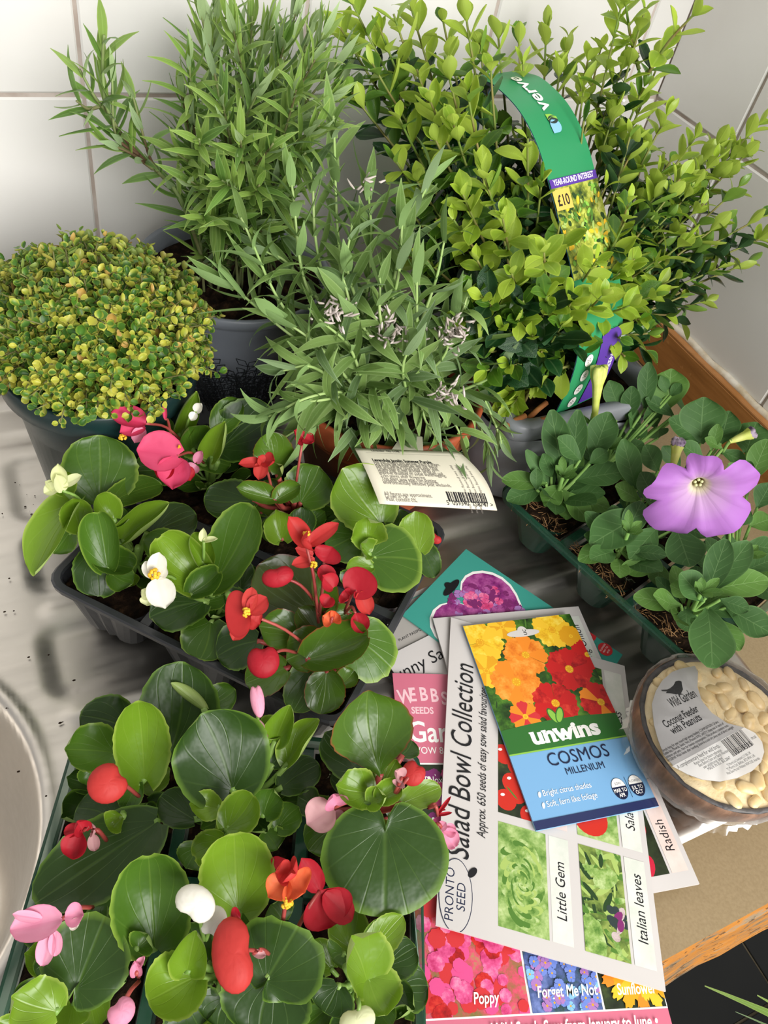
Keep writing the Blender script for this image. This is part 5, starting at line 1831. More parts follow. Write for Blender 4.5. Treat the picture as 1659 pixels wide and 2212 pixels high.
p6 = petunia('petunia with broad leaves against the upstand beyond the violet flower', 2, 1, [
    (1540, 700, .078, 1600, 520, .104, 200, up_), (1560, 860, .072, 1660, 620, .1, 130, up_), (1480, 860, .072, 1440, 750, .084, 110), (1600, 1000, .068, 1680, 860, .084, 120, up_), (1560, 1100, .064, 1680, 1060, .07, 120), (1540, 1200, .062, 1700, 1230, .064, 120),
    (1480, 800, .076, 1600, 800, .084, 110), (1620, 1300, .06, 1700, 1310, .06, 100), (1450, 1100, .07, 1560, 1010, .078, 110)])


def trumpet(root, c0, axis, stages, mat, name='petal', lob=0.0, parent=None, n=40, nl=5, twist=0.0, asym=None):
    """funnel of revolution with lobed mouth"""
    x, y = perp(axis)
    a = nrm(axis)
    V, F, E_, VN = [], [], [], []
    for i, (r, h, lb) in enumerate(stages):
        for k in range(n):
            th = 2 * math.pi * k / n + twist
            cr = abs(math.cos(th * nl / 2))
            q = r * (1 - lb * (1 - cr) ** 3)
            hh = h + lb * 0.34 * r * math.sin(th * 3.0 + 1.0) + lb * 0.20 * r * math.cos(th * nl * 2) + lb * 0.12 * r * math.sin(th * 7 + .5)
            q *= 1 + lb * 0.22 * math.sin(th * 2 + 0.6)
            if asym is not None:
                dv = x * math.cos(th) + y * math.sin(th)
                q *= 1 + asym[1] * float(dv @ asym[0]) * min(1, r / 0.02)
            V.append(np.asarray(c0) + a * hh + (x * math.cos(th) + y * math.sin(th)) * q)
            E_.append(1.05 - i / (len(stages) - 1))
            VN.append(max(0, math.cos(th * nl * 3) - 0.8) * 3)
    for i in range(len(stages) - 1):
        for k in range(n):
            k2 = (k + 1) % n
            F.append((i * n + k, i * n + k2, (i + 1) * n + k2, (i + 1) * n + k))
    return part(name, parent or root, V, F, mat, attrs={'edge': np.array(E_), 'vein': np.array(VN), 'rnd': np.zeros(len(V))})


# violet flower: trumpet facing the camera-left
t = NT('petunia_corolla')
ed = t.n('ShaderNodeAttribute', attribute_name='edge').outputs['Fac']
ve = t.n('ShaderNodeAttribute', attribute_name='vein').outputs['Fac']
c = t.ramp(ed, [(0.02, '#b672cc'), (0.42, '#ba7ccc'), (0.66, '#cfa8d0'), (0.75, '#e6dcc0'), (0.9, '#8a7a3c')])
c = t.mix(t.math('MULTIPLY', ve, 0.16), c, '#8a5a9c')
t.set(c, 0.55, 0.3)
t.bump(ve, 0.4, 0.001)
tr_ = t.n('ShaderNodeBsdfTranslucent')
t.l(c, tr_.inputs[0])
ms = t.n('ShaderNodeMixShader')
ms.inputs[0].default_value = 0.3
t.l(t.b.outputs[0], ms.inputs[1])
t.l(tr_.outputs[0], ms.inputs[2])
t.l(ms.outputs[0], t.out.inputs[0])
M['corolla'] = t.m
throat = P(1510, 1046, 0.112)
face = P(1520, 1090, 0.112)
ax = nrm([-0.50, -0.78, 0.20])
f = part('flower', p2, *tube(curve([P(1440, 1120, .065), P(1500, 1085, .075), throat - ax * 0.012], 8), 0.0011, 6), M['pet_stem'])
trumpet(p2, throat - ax * 0.012, ax, [(0.0022, 0, 0), (0.003, 0.006, 0), (0.0045, 0.011, 0.02), (0.0095, 0.0155, 0.08), (0.018, 0.0185, 0.13), (0.026, 0.0185, 0.20), (0.0315, 0.0165, 0.30), (0.0345, 0.0145, 0.36)], M['corolla'], parent=f, n=60, twist=0.5, asym=(nrm(RM[1] + RM[0] * 0.15), 0.36))
m = MB()
for k in range(5):
    q = throat - ax * 0.002 + perp(ax)[0] * 0.0022 * math.cos(k * 1.26) + perp(ax)[1] * 0.0022 * math.sin(k * 1.26)
    m.add(*sphere(q, 0.0011, 7, 5))
m.part('stamens', f, M['cream'])
# tall unopened bud
b0, b1 = P(1282, 925, .088), P(1295, 790, .128)
f = part('flower_bud', p1, *tube(curve([P(1250, 985, .07), P(1270, 960, .08), b0], 6), 0.0011, 6), M['pet_stem'])
a = nrm(b1 - b0)
LL = np.linalg.norm(b1 - b0)
trumpet(p1, b0, a, [(0.0014, 0, 0), (0.0022, LL * .15, 0), (0.0026, LL * .45, 0), (0.0040, LL * .7, 0.1), (0.0062, LL * .85, 0.3), (0.0066, LL * .97, 0.45), (0.0040, LL, 0.3), (0.0015, LL * 0.93, 0)], M['bud_green'], parent=f, n=30)
for k in range(5):
    x, y = perp(a)
    d = nrm(x * math.cos(k * 1.26) + y * math.sin(k * 1.26) + a * 1.2)
    blade(p1, b0, b0 + d * 0.012, 0.0035, M['pet_b'], prof=p_needle, rows=5, cols=3, name='sepal', parent=f)
# withered buds
for pl, (ax_, ay_, az), (bx_, by_, bz) in ((p2, c5(1140, 790) + (.094,), c5(1175, 620) + (.115,)), (p5, c5(1450, 640) + (.09,), c5(1590, 585) + (.1,))):
    q0, q1 = P(ax_, ay_, az), P(bx_, by_, bz)
    f = part('flower_bud', pl, *tube(curve([q0 - [0, 0, .012], q0, q0 * .6 + q1 * .4], 6), 0.0014, 6), M['pet_stem'])
    a = nrm(q1 - q0)
    LL = np.linalg.norm(q1 - q0)
    trumpet(pl, q0, a, [(0.0015, 0, 0), (0.0026, LL * .3, 0), (0.0034, LL * .6, .1), (0.0046, LL * .8, .3)], M['bud_green'], parent=f, n=20)
    trumpet(pl, q0, a, [(0.003, LL * .7, 0.1), (0.0048, LL * .9, 0.4), (0.003, LL, .3), (0.001, LL * .9, 0)], M['bract'], parent=f, n=20)
# coir fibres along the open edge of the cells
for i in range(3):
    m = MB()
    for k in range(60):
        b = fr3(LU3 / 3 * (i + random.uniform(0.1, 0.9)), random.uniform(0.006, 0.022), 0.0415)
        d = nrm([random.gauss(0, 1), random.gauss(0, 1), random.uniform(-.1, .35)])
        m.add(*tube([b, b + d * 0.004 + [0, 0, .0006], b + d * random.uniform(0.006, 0.011)], 0.00028, 3, caps=False))
    stuff(m.part('coir_fibres', tray3, M['fibre']))

# ================================================================== PRINT TOOLS
def text2d(body, size=1.0, shear=0.0, bold=0.0, xs=1.0, align='LEFT', space=1.0):
    cu = bpy.data.curves.new('lettering', 'FONT')
    cu.body = body
    cu.size = size
    cu.shear = shear
    cu.offset = bold
    cu.resolution_u = 3
    cu.align_x = align
    cu.space_character = space
    o = bpy.data.objects.new('lettering', cu)
    me = o.to_mesh()
    V = np.empty(len(me.vertices) * 3)
    me.vertices.foreach_get('co', V)
    V = V.reshape(-1, 3)[:, :2].copy()
    F = [tuple(p.vertices) for p in me.polygons]
    o.to_mesh_clear()
    bpy.data.objects.remove(o)
    bpy.data.curves.remove(cu)
    V[:, 0] *= xs
    return V, F


def clip_poly(pts, x0, y0, x1, y1):
    for ax_, lim, sgn in ((0, x0, 1), (0, x1, -1), (1, y0, 1), (1, y1, -1)):
        out = []
        for i in range(len(pts)):
            a, b = pts[i - 1], pts[i]
            ia, ib = sgn * (a[ax_] - lim) >= 0, sgn * (b[ax_] - lim) >= 0
            if ia != ib:
                t_ = (lim - a[ax_]) / (b[ax_] - a[ax_])
                out.append((a[0] + (b[0] - a[0]) * t_, a[1] + (b[1] - a[1]) * t_))
            if ib:
                out.append(b)
        pts = out
        if len(pts) < 3:
            return []
    return pts


class Print:
    """flat print laid on a surface: mapping f(x, y, off) in metres; layers keep the order of printing"""

    def __init__(s, f, clip=None, step=6e-7):
        s.f, s.clip, s.step = f, clip, step
        s.parts = {}
        s.k = 0

    def _add(s, name, V2, F, mat):
        s.k += 1
        d = s.parts.setdefault(name, dict(V=[], F=[], M=[], mats=[], n=0))
        if mat not in d['mats']:
            d['mats'].append(mat)
        mi = d['mats'].index(mat)
        off = 0.00010 + s.k * s.step
        d['V'] += [s.f(p[0], p[1], off) for p in V2]
        d['F'] += [tuple(i + d['n'] for i in f_) for f_ in F]
        d['M'] += [mi] * len(F)
        d['n'] += len(V2)

    def poly(s, name, pts, mat, clip=None):
        c = clip or s.clip
        pts = [tuple(p) for p in pts]
        if c:
            pts = clip_poly(pts, *c)
        if len(pts) >= 3:
            s._add(name, pts, [tuple(range(len(pts)))], mat)

    def rect(s, name, x0, y0, x1, y1, mat, n=1):
        V = [(x0 + (x1 - x0) * i / n, y0 + (y1 - y0) * j / n) for j in range(n + 1) for i in range(n + 1)]
        F = [(j * (n + 1) + i, j * (n + 1) + i + 1, (j + 1) * (n + 1) + i + 1, (j + 1) * (n + 1) + i) for j in range(n) for i in range(n)]
        s._add(name, V, F, mat)

    def ell(s, name, cx, cy, rx, ry, mat, rot=0, n=20, clip=None, a0=0, a1=2 * math.pi):
        pts = []
        for k in range(n + (0 if a1 - a0 > 6.2 else 1)):
            a = a0 + (a1 - a0) * k / n
            x, y = rx * math.cos(a), ry * math.sin(a)
            pts.append((cx + x * math.cos(rot) - y * math.sin(rot), cy + x * math.sin(rot) + y * math.cos(rot)))
        s.poly(name, pts, mat, clip)

    def blossom(s, name, cx, cy, r, n, mats, rot=0, core=None, clip=None, wide=1.15, corer=0.22):
        for k in range(n):
            a = rot + 2 * math.pi * k / n + random.uniform(-.08, .08)
            w = math.pi / n * wide
            pts = [(cx, cy)]
            for q in np.linspace(-1, 1, 9):
                rr_ = r * (0.86 + 0.14 * math.cos(q * 1.5)) * (1 + 0.05 * math.sin(q * 9 + k))
                pts.append((cx + rr_ * math.cos(a + q * w), cy + rr_ * math.sin(a + q * w)))
            s.poly(name, pts, mats[k % len(mats)], clip)
        if core:
            s.ell(name, cx, cy, r * corer, r * corer, core, clip=clip)

    def text(s, name, body, x, y, size, mat, rot=0, **kw):
        if name in ('lettering', 'captions'):
            name = name.rstrip('s') + '#%d' % s.k
        V, F = text2d(body, size, **kw)
        if not len(V):
            return
        c, n = math.cos(rot), math.sin(rot)
        s._add(name, [(x + p[0] * c - p[1] * n, y + p[0] * n + p[1] * c) for p in V], F, mat)

    def done(s, root):
        for name, d in s.parts.items():
            part(name.split('#')[0], root, d['V'], d['F'], [M[m_] for m_ in d['mats']], midx=d['M'], smooth=False)


class Packet:
    def __init__(s, name, label, o, ux, uy, W, H, z, th=0.0012, mat='paper', cat='seed packet', bulge=0.0):
        s.o = np.array([o[0], o[1], 0.0])
        s.ux, s.uy = nrm([ux[0], ux[1], 0]), nrm([uy[0], uy[1], 0])
        s.W, s.H, s.z, s.th, s.bulge = W, H, z, th, bulge
        c = s.o + s.ux * W / 2 + s.uy * H / 2
        s.root = thing(name, label, cat, (c[0], c[1], z), 'seed packets in the pile')
        n = 10
        V, F = [], []
        for q in (1, -1):
            for j in range(n + 1):
                for i in range(n + 1):
                    x, y = W * i / n, H * j / n
                    p = s.f(x, y, 0)
                    if q < 0:
                        p = p * [1, 1, 0] + [0, 0, z]
                    V.append(p)
        m_ = (n + 1) ** 2
        for j in range(n):
            for i in range(n):
                a = j * (n + 1) + i
                F.append((a, a + 1, a + n + 2, a + n + 1))
                F.append((m_ + a + n + 1, m_ + a + n + 2, m_ + a + 1, m_ + a))
        rim = [i for i in range(n + 1)] + [j * (n + 1) + n for j in range(1, n + 1)] + [n * (n + 1) + i for i in range(n - 1, -1, -1)] + [j * (n + 1) for j in range(n - 1, 0, -1)]
        for k in range(len(rim)):
            a, b = rim[k], rim[(k + 1) % len(rim)]
            F.append((a, m_ + a, m_ + b, b))
        part('envelope', s.root, V, F, M[mat], smooth=False)
        s.pr = Print(s.f, (0, 0, W, H))

    def f(s, x, y, off):
        b = s.bulge * max(0, math.sin(math.pi * np.clip(x / s.W, 0, 1))) * max(0, math.sin(math.pi * np.clip(y / s.H, 0, 1)))
        return s.o + s.ux * x + s.uy * y + np.array([0, 0, s.z + s.th + b + off])

    def L(s, px, py):
        p = P(px, py, s.z + s.th) - s.o
        q = np.linalg.solve(np.array([[s.ux[0], s.uy[0]], [s.ux[1], s.uy[1]]]), p[:2])
        return float(q[0]), float(q[1])


Z0 = 0.0026
# ------------------------------------------------------------------ grey and white packets at the bottom of the stack
a, b = P(905, 1447, Z0 + .003), P(966, 1415, Z0 + .003)
ux = nrm(b - a)
uy = np.array([-ux[1], ux[0], 0])
pk = Packet('seed_packet', 'grey-backed seed packet with small print peeping out under the white one', P(830, 1420, Z0) - uy * 0.055, ux, uy, 0.075, 0.088, Z0, 0.0008, 'paper_grey', bulge=0)
x, y = pk.L(905, 1385)
pk.pr.text('small_print', 'PLANT PASSPORT  A', x - 0.012, y + 0.006, 0.0028, 'ink')
for k, s_ in enumerate(('Grown in UK', 'Variety mix', 'Batch')):
    pk.pr.text('small_print', s_, x + 0.004, y - 0.001 - 0.0036 * k, 0.0022, 'inkgrey')
pk.pr.text('small_print', 'Sow by', x - 0.014, y - 0.008, 0.0022, 'inkgrey')
pk.pr.rect('small_print', 0.004, pk.H - 0.004, pk.W - 0.004, pk.H - 0.0034, 'teal')
pk.pr.done(pk.root)
pk = Packet('seed_packet', 'white seed packet with black lettering tucked under the long pink packet', P(862, 1470, Z0 + .001) - uy * 0.06, ux, uy, 0.08, 0.078, Z0 + .001, 0.0009, 'paper', bulge=0)
x, y = pk.L(900, 1452)
pk.pr.text('lettering', 'Sunny Salad', x - 0.021, y, 0.0125, 'ink', shear=0.2)
pk.pr.done(pk.root)

# ------------------------------------------------------------------ teal sweet pea packet
zz = Z0 + .0022
T_, R_, L_ = P(1006, 1188, zz), P(1344, 1416, zz), P(890, 1346, zz)
uy = nrm(T_ - R_)
ux = np.array([uy[1], -uy[0], 0])
W_ = float((T_ - L_) @ ux)
H_ = float(np.linalg.norm(T_ - R_))
pk = Packet('seed_packet', 'teal seed packet with a heart of purple sweet peas', R_ - ux * W_, ux, uy, W_, H_, zz, 0.0011, 'teal')
pr = pk.pr
hc = (W_ * 0.48, H_ * 0.66)


def heart(sc):
    out = []
    for k in range(40):
        a = 2 * math.pi * k / 40
        out.append((hc[0] + sc * 0.0023 * 16 * math.sin(a) ** 3, hc[1] + sc * 0.0025 * (13 * math.cos(a) - 5 * math.cos(2 * a) - 2 * math.cos(3 * a) - math.cos(4 * a))))
    return out


for sc, mt in ((1.06, 'whiteink'), (1.0, 'ph_sweet')):
    hp = heart(sc)
    for k in range(40):
        pr.poly('printed_heart', [hc, hp[k], hp[(k + 1) % 40]], mt)
for k in range(130):
    a = random.uniform(0, 2 * math.pi)
    q = 0.029 * math.sqrt(random.random())
    x, y = hc[0] + q * math.cos(a), hc[1] + q * math.sin(a) + 0.002
    pr.blossom('printed_heart', x, y, random.uniform(.0022, .005), 3, [random.choice(['plum', 'lilac', 'ph_sweet', 'ph_sweet', 'ph_pinkp', 'plum', 'ph_sweet'])], random.random() * 6, wide=0.9)
x, y = pk.L(975, 1270)
pr.ell('hang_slot', x, y, 0.0095, 0.0028, 'ink')
pr.ell('hang_slot', x, y + 0.002, 0.003, 0.0035, 'ink')
x, y = pk.L(1307, 1403)
pr.ell('printed_badge', x, y, 0.0052, 0.0052, 'redink')
for k, s_ in enumerate(('FLOWERS', 'MAY TO', 'AUG')):
    pr.text('printed_badge', s_, x, y + 0.0014 - 0.0022 * k, 0.0018, 'whiteink', align='CENTER')
x, y = pk.L(1272, 1372)
pr.ell('printed_badge', x, y, 0.0052, 0.0052, 'redink')
pr.text('printed_badge', 'SOW', x, y, 0.002, 'whiteink', align='CENTER')
pr.done(pk.root)

# ------------------------------------------------------------------ pink Webbs packet
zz = Z0 + .0022
l0, l1 = P(959, 2208, zz), P(1442, 2182, zz)
ux = nrm(l1 - l0)
uy = np.array([-ux[1], ux[0], 0])
TL = P(847, 1456, zz)
HW = 0.238
rightx = float((P(1446, 2200, zz) - TL) @ ux)
WW = rightx
pk = Packet('seed_packet', 'long pink seed packet picturing poppies, forget-me-nots and a sunflower', TL - uy * HW, ux, uy, WW, HW, zz, 0.0012, 'rosepaper')
pr = pk.pr
x, y = pk.L(862, 1520)
for k, ch in enumerate('WEBBS'):
    ang = 0.10 - 0.03 * k
    pr.text('lettering', ch, x + 0.0068 * k, y + 0.0006 * (4 - (k - 2) ** 2), 0.0135 - 0.0002 * k, 'pale_pink_ink', rot=ang, bold=0.0003, xs=0.72)
x, y = pk.L(889, 1541)
pr.text('lettering', 'SEEDS', x, y, 0.0062, 'pale_pink_ink', bold=0.0002, xs=0.85)
x, y = pk.L(884, 1602)
pr.text('lettering', 'Garden', x, y, 0.0190, 'whiteink', bold=0.0003, xs=0.82)
x, y = pk.L(890, 1628)
pr.text('lettering', 'WOW 8 varieties', x, y, 0.0062, 'whiteink', xs=0.85)
_, y1 = pk.L(900, 1648)
_, y2 = pk.L(1100, 2196)
pr.rect('printed_pictures', 0, y2, WW, y1, 'whiteink')
pr.rect('printed_pictures', 0.001, y2 + 0.06, WW * 0.33, y1 - 0.001, 'ph_dark')
pr.rect('printed_pictures', WW * 0.34, y2 + 0.06, WW - 0.001, y1 - 0.001, 'ph_foliage')
for k in range(46):
    pr.blossom('printed_pictures', random.uniform(.004, WW * .32), random.uniform(y2 + .066, y1 - .006), random.uniform(.003, .005), 5, [random.choice(['lilac', 'pinkflower', 'plum'])], random.random() * 6, 'whiteink')
x, y = pk.L(918, 1692)
pr.text('captions', 'Phlox', x, y, 0.0058, 'whiteink', xs=0.8)
_, yp = pk.L(1000, 2200)
xa = pk.L(1148, 2190)[0]
xb = pk.L(1306, 2185)[0]
ytop = y2 + 0.058
cl1, cl2, cl3 = (0.0005, y2 + .0008, xa - .0006, ytop), (xa + .0006, y2 + .0008, xb - .0006, ytop), (xb + .0006, y2 + .0008, WW - .0005, ytop)
pr.rect('printed_pictures', cl1[0], cl1[1], cl1[2], cl1[3], 'ph_meadow')
pr.rect('printed_pictures', cl2[0], cl2[1], cl2[2], cl2[3], 'ph_bluefield')
pr.rect('printed_pictures', cl3[0], cl3[1], cl3[2], cl3[3], 'ph_dark')
for k in range(110):
    pr.blossom('printed_pictures', random.uniform(cl1[0], cl1[2]), random.uniform(cl1[1], cl1[3]), random.uniform(.0025, .006), 5, [random.choice(['ph_pinkp', 'ph_pinkp', 'ph_red_', 'pinkflower', 'redink'])], random.random() * 6, None, cl1, 1.5)
for k in range(110):
    pr.blossom('printed_pictures', random.uniform(cl2[0], cl2[2]), random.uniform(cl2[1], cl2[3]), random.uniform(.0022, .0032), 5, [random.choice(['blueflower', 'blueflower', 'skyb', 'lilac'])], random.random() * 6, 'deepyellow', cl2, 0.95, 0.2)
sx, sy = pk.L(1375, 2105)
pr.blossom('printed_pictures', sx, sy + .004, .021, 15, ['yellow', 'deepyellow', 'orangeink'], 0.1, None, cl3, 0.8)
pr.blossom('printed_pictures', sx, sy + .004, .016, 15, ['deepyellow', 'yellow'], 0.3, 'ph_dark', cl3, 0.8, 0.5)
for s_, q in (('Poppy', (1022, 2170)), ('Forget Me Not', (1160, 2156)), ('Sunflower', (1333, 2150))):
    x, y = pk.L(*q)
    pr.text('captions', s_, x, y, 0.0072, 'whiteink', shear=0.15, xs=0.72, bold=0.00012)
x, y = pk.L(1060, 2240)
pr.text('captions', 'Wild Seeds Sow from January to June \u2022', x, y, 0.0078, 'whiteink', shear=0.2, xs=0.7, bold=0.00015)
pr.done(pk.root)


# ------------------------------------------------------------------ salad bowl packets
def salad(label, o, ux, uy, W, H, z, which):
    pk = Packet('seed_packet', label, o, ux, uy, W, H, z, 0.0013, 'paper')
    pr = pk.pr
    R90 = math.pi / 2
    k = W / 0.121
    h = H / 0.19
    cols = ((0.033 * k, 0.0605 * k, 0.0622 * k, 0.0735 * k), (0.0795 * k, 0.1040 * k, 0.1058 * k, 0.1175 * k))
    rows = ((0.008 * h, 0.062 * h), (0.067 * h, 0.121 * h), (0.126 * h, 0.182 * h))
    for ci, (a0, a1, b0, b1) in enumerate(cols):
        for ri, (r0, r1) in enumerate(rows):
            name = which[ci][ri]
            cl = (a0, r0, a1, r1)
            base = {'Little Gem': 'ph_lettuce', 'Italian leaves': 'ph_leaves', 'Tomato': 'ph_dark', 'Salad leaves': 'ph_lettuce', 'Cress': 'ph_foliage', 'Lettuce': 'ph_leaves', 'Radish': 'ph_dark', 'Spring Onion': 'ph_onion', 'Rocket': 'ph_leaves', 'Cucumber': 'ph_lettuce'}.get(name, 'ph_lettuce')
            pr.rect('printed_picture', *cl, base)
            pr.rect('printed_picture', b0, r0, b1, r1, 'ph_palepink' if name in ('Radish', 'Tomato') else 'ph_pale')
            cx, cy = (a0 + a1) / 2, (r0 + r1) / 2
            if name == 'Little Gem':
                for q in range(120):
                    rr_ = 1 - q / 120
                    a = q * 2.4
                    pr.ell('printed_picture', cx + rr_ * 0.010 * math.cos(a), cy - 0.002 + rr_ * 0.022 * math.sin(a), 0.0058 * (0.35 + .65 * rr_), 0.0026 * (0.4 + .6 * rr_), random.choice(['ph_lettuce', 'ph_lett', 'palegreen', 'ph_lett', 'midgreen']), a + 1.2, 12, cl)
            elif name == 'Italian leaves':
                for q in range(110):
                    pr.ell('printed_picture', random.uniform(a0, a1), random.uniform(r0, r1), random.uniform(.003, .007), random.uniform(.0006, .002), random.choice(['ph_leaves', 'palegreen', 'ph_lett', 'midgreen', 'darkleaf']), random.random() * 6, 10, cl)
                pr.ell('printed_picture', cx + .002, cy + .012, .008, .005, 'ph_lett', 0.6, 16, cl)
                pr.ell('printed_picture', cx - .007, r0 + .008, .006, .011, 'ph_lett', 0.3, 16, cl)
                for q in range(12):
                    pr.ell('printed_picture', cx + .006 + random.gauss(0, .0022), r0 + .018 + random.gauss(0, .0045), random.uniform(.002, .005), random.uniform(.0014, .003), random.choice(['darkblob', 'ph_onion', 'plum', 'darkblob']), 1.4 + random.gauss(0, .5), 12, cl)
            elif name == 'Tomato':
                for q in range(9):
                    x, y = a0 + random.uniform(.003, .024) * k, r0 + 0.003 + q * 0.0055
                    pr.ell('printed_picture', x, y, .0062, .0062, 'tomato', 0, 18, cl)
                    pr.ell('printed_picture', x - .002, y + .0025, .0014, .0009, 'whiteink', .4, 8, cl)
                for q in range(8):
                    pr.ell('printed_picture', random.uniform(a0, a1), random.uniform(r0, r1), .005, .0006, 'midgreen', random.random() * 6, 6, cl)
            elif name == 'Salad leaves':
                pr.ell('printed_picture', cx + .004, r0 + .024, .010, .006, 'midgreen', .5, 16, cl)
                pr.ell('printed_picture', cx - .004, r0 + .012, .0105, .0105, 'tomato', 0, 22, cl)
                pr.ell('printed_picture', cx - .007, r0 + .016, .0018, .0012, 'whiteink', .5, 8, cl)
                pr.ell('printed_picture', cx + .009, r0 + .036, .006, .012, 'palegreen', .2, 16, cl)
            elif name == 'Radish':
                for q in range(16):
                    x, y = random.uniform(a0, a1), r0 + 0.002 + q * 0.0034
                    pr.ell('printed_picture', x, y, .0068, .0045, 'radish', 1.1 + random.uniform(-.4, .4), 16, cl)
                    pr.ell('printed_picture', x - .001, y + .002, .0018, .0009, 'pale_pink_ink', 1.1, 8, cl)
            elif name == 'Spring Onion':
                for q in range(24):
                    pr.ell('printed_picture', random.uniform(a0, a1), random.uniform(r0, r1), .006, .0012, random.choice(['whiteink', 'plum', 'pale_pink_ink']), random.random() * 6, 8, cl)
            else:
                for q in range(30):
                    pr.ell('printed_picture', random.uniform(a0, a1), random.uniform(r0, r1), random.uniform(.003, .006), random.uniform(.0015, .003), random.choice(['palegreen', 'lime', 'midgreen', 'yellow' if name == 'Lettuce' else 'palegreen']), random.random() * 6, 10, cl)
            pr.text('captions', name, b1 - 0.0030, r0 + 0.011 * h, 0.0078, 'ink', rot=R90, shear=0.12, xs=0.9)
    return pk


zz = Z0 + .0046
TL, TR, BR = P(918, 1283, zz), P(1248, 1312, zz), P(1509, 1911, zz)
uy = nrm(TR - BR)
ux = np.array([uy[1], -uy[0], 0])
H_ = float((TR - BR) @ uy)
W_ = float((TR - TL) @ ux)
pk = salad('white salad seed packet with radish and spring onion pictures, under the lettuce packet', BR - ux * W_, ux, uy, W_, H_, zz, (('Rocket', 'Cucumber', 'Lettuce'), ('Radish', 'Rocket', 'Spring Onion')))
pk.pr.done(pk.root)

zz = Z0 + .0068
BL, BR, TL = P(940, 2000, zz), P(1436, 2143, zz), P(974, 1318, zz)
ux = nrm(BR - BL)
W_ = float(np.linalg.norm(BR - BL))
uy = nrm(TL - BL)
H_ = 0.192
pk = salad('white salad seed packet picturing lettuce, lying directly under the cosmos packet', BL, ux, uy, W_, H_, zz, (('Little Gem', 'Tomato', 'Lettuce'), ('Italian leaves', 'Salad leaves', 'Cress')))
pr = pk.pr
x0, y0 = pk.L(1012, 1862)
x1, y1 = pk.L(1024, 1440)
V, F = text2d('Salad Bowl Collection', 1.0, 0.12)
wtx = V[:, 0].max()
sz = 0.0185
pr.text('lettering', 'Salad Bowl Collection', x0, y0, sz, 'ink', rot=math.pi / 2, shear=0.12, xs=abs(y1 - y0) / (wtx * sz))
x0, y0 = pk.L(1048, 1812)
x1, y1 = pk.L(1058, 1490)
V, F = text2d('Approx. 650 seeds of easy sow salad favourites', 1.0, 0.12)
pr.text('lettering', 'Approx. 650 seeds of easy sow salad favourites', x0, y0, 0.0072, 'ink', rot=math.pi / 2, shear=0.12, xs=abs(y1 - y0) / (V[:, 0].max() * 0.0072))
x, y = pk.L(984, 1933)
for q, mt in ((1.0, 'navy'), (0.955, 'paper')):
    pr.ell('brand_oval', x, y, 0.0092 * q, 0.0185 * (q + (0.02 if q < 1 else 0)), mt, 0.0, 40)
for k, s_ in enumerate(('PRONTO', 'SEED')):
    pr.text('brand_oval', s_, x - 0.0010 + k * 0.0062, y - 0.0002, 0.0068, 'navy', rot=math.pi / 2, align='CENTER', xs=0.95)
pr.ell('brand_oval', x + .0088, y + .0135, .0035, .0018, 'ink', 0.9)
pr.done(pk.root)

# ------------------------------------------------------------------ cosmos packet
zz = Z0 + .0092
TL, TR, BR, BL = P(990, 1333, zz), P(1240, 1350, zz), P(1427, 1758, zz), P(1152, 1781, zz)
uy = nrm((TL - BL) + (TR - BR))
ux = np.array([uy[1], -uy[0], 0])
W_ = 0.5 * float((TR - TL) @ ux + (BR - BL) @ ux)
H_ = 0.5 * float((TL - BL) @ uy + (TR - BR) @ uy)
ctr = (TL + TR + BR + BL) / 4
pk = Packet('seed_packet', 'blue and green cosmos seed packet with orange and red flowers topping the pile', ctr - ux * W_ / 2 - uy * H_ / 2, ux, uy, W_, H_, zz, 0.0014, 'unblue')
pr = pk.pr
k = W_ / 83.0
pic = (0, 60 * k, W_, H_)
pr.rect('printed_picture', *pic, 'ph_foliage', 6)
fl2 = [(64, 131, 15, ['yellow', 'ph_yel', 'ph_yel']), (28, 138, 11, ['yellow', 'deepyellow']), (8, 128, 17, ['yellow', 'ph_yel', 'ph_yel']), (5, 106, 13, ['deepyellow', 'yellow']), (76, 124, 9, ['deepyellow']),
       (37, 114, 16, ['ph_org', 'orangeink', 'ph_org']), (82, 108, 12, ['redpetal']), (64, 99, 16.5, ['ph_red_', 'redpetal']), (23, 95, 18, ['ph_org', 'ph_org', 'orangeink']), (20, 70, 11, ['redink', 'orangeink']),
       (44, 76, 16, ['ph_red_', 'redpetal']), (76, 72, 15, ['ph_red_', 'redpetal', 'orangeink'])]
for q in range(60):
    pr.ell('printed_picture', random.uniform(0, W_), random.uniform(pic[1], H_), random.uniform(2, 6) * k, 0.6 * k, random.choice(['midgreen', 'darkleaf', 'darkleaf', 'midgreen']), random.random() * 6, 6, pic)
for cx, cy, r_, mt in fl2:
    pr.blossom('printed_picture', cx * k, min(cy * k, H_ - 1 * k) if cy < 139 else cy * k, r_ * k, 8, mt, random.random(), 'deepyellow', pic, 1.12, 0.18)
    for q in range(8):
        a = q * 0.785
        pr.ell('printed_picture', (cx + r_ * .12 * math.cos(a)) * k, (cy + r_ * .12 * math.sin(a)) * k, .5 * k, .5 * k, 'yellow', 0, 6, pic)
gb = [(W_ * i / 16, (63 + 2.2 * math.sin(math.pi * i / 16)) * k) for i in range(17)]
for i in range(16):
    pr.poly('brand_band', [(gb[i][0], 47 * k), (gb[i + 1][0], 47 * k), gb[i + 1], gb[i]], 'ungreen')
for i in range(16):
    a_, b_ = W_ * i / 16, W_ * (i + 1) / 16
    pr.poly('brand_band', [(a_, 46 * k), (b_, 46 * k), (b_, 47 * k), (a_, 47 * k)], 'lime')
pr.rect('brand_band', 0, 0, W_, 5.2 * k, 'undark')
V, F = text2d('unwins', 1.0)
wd = V[:, 0].max()
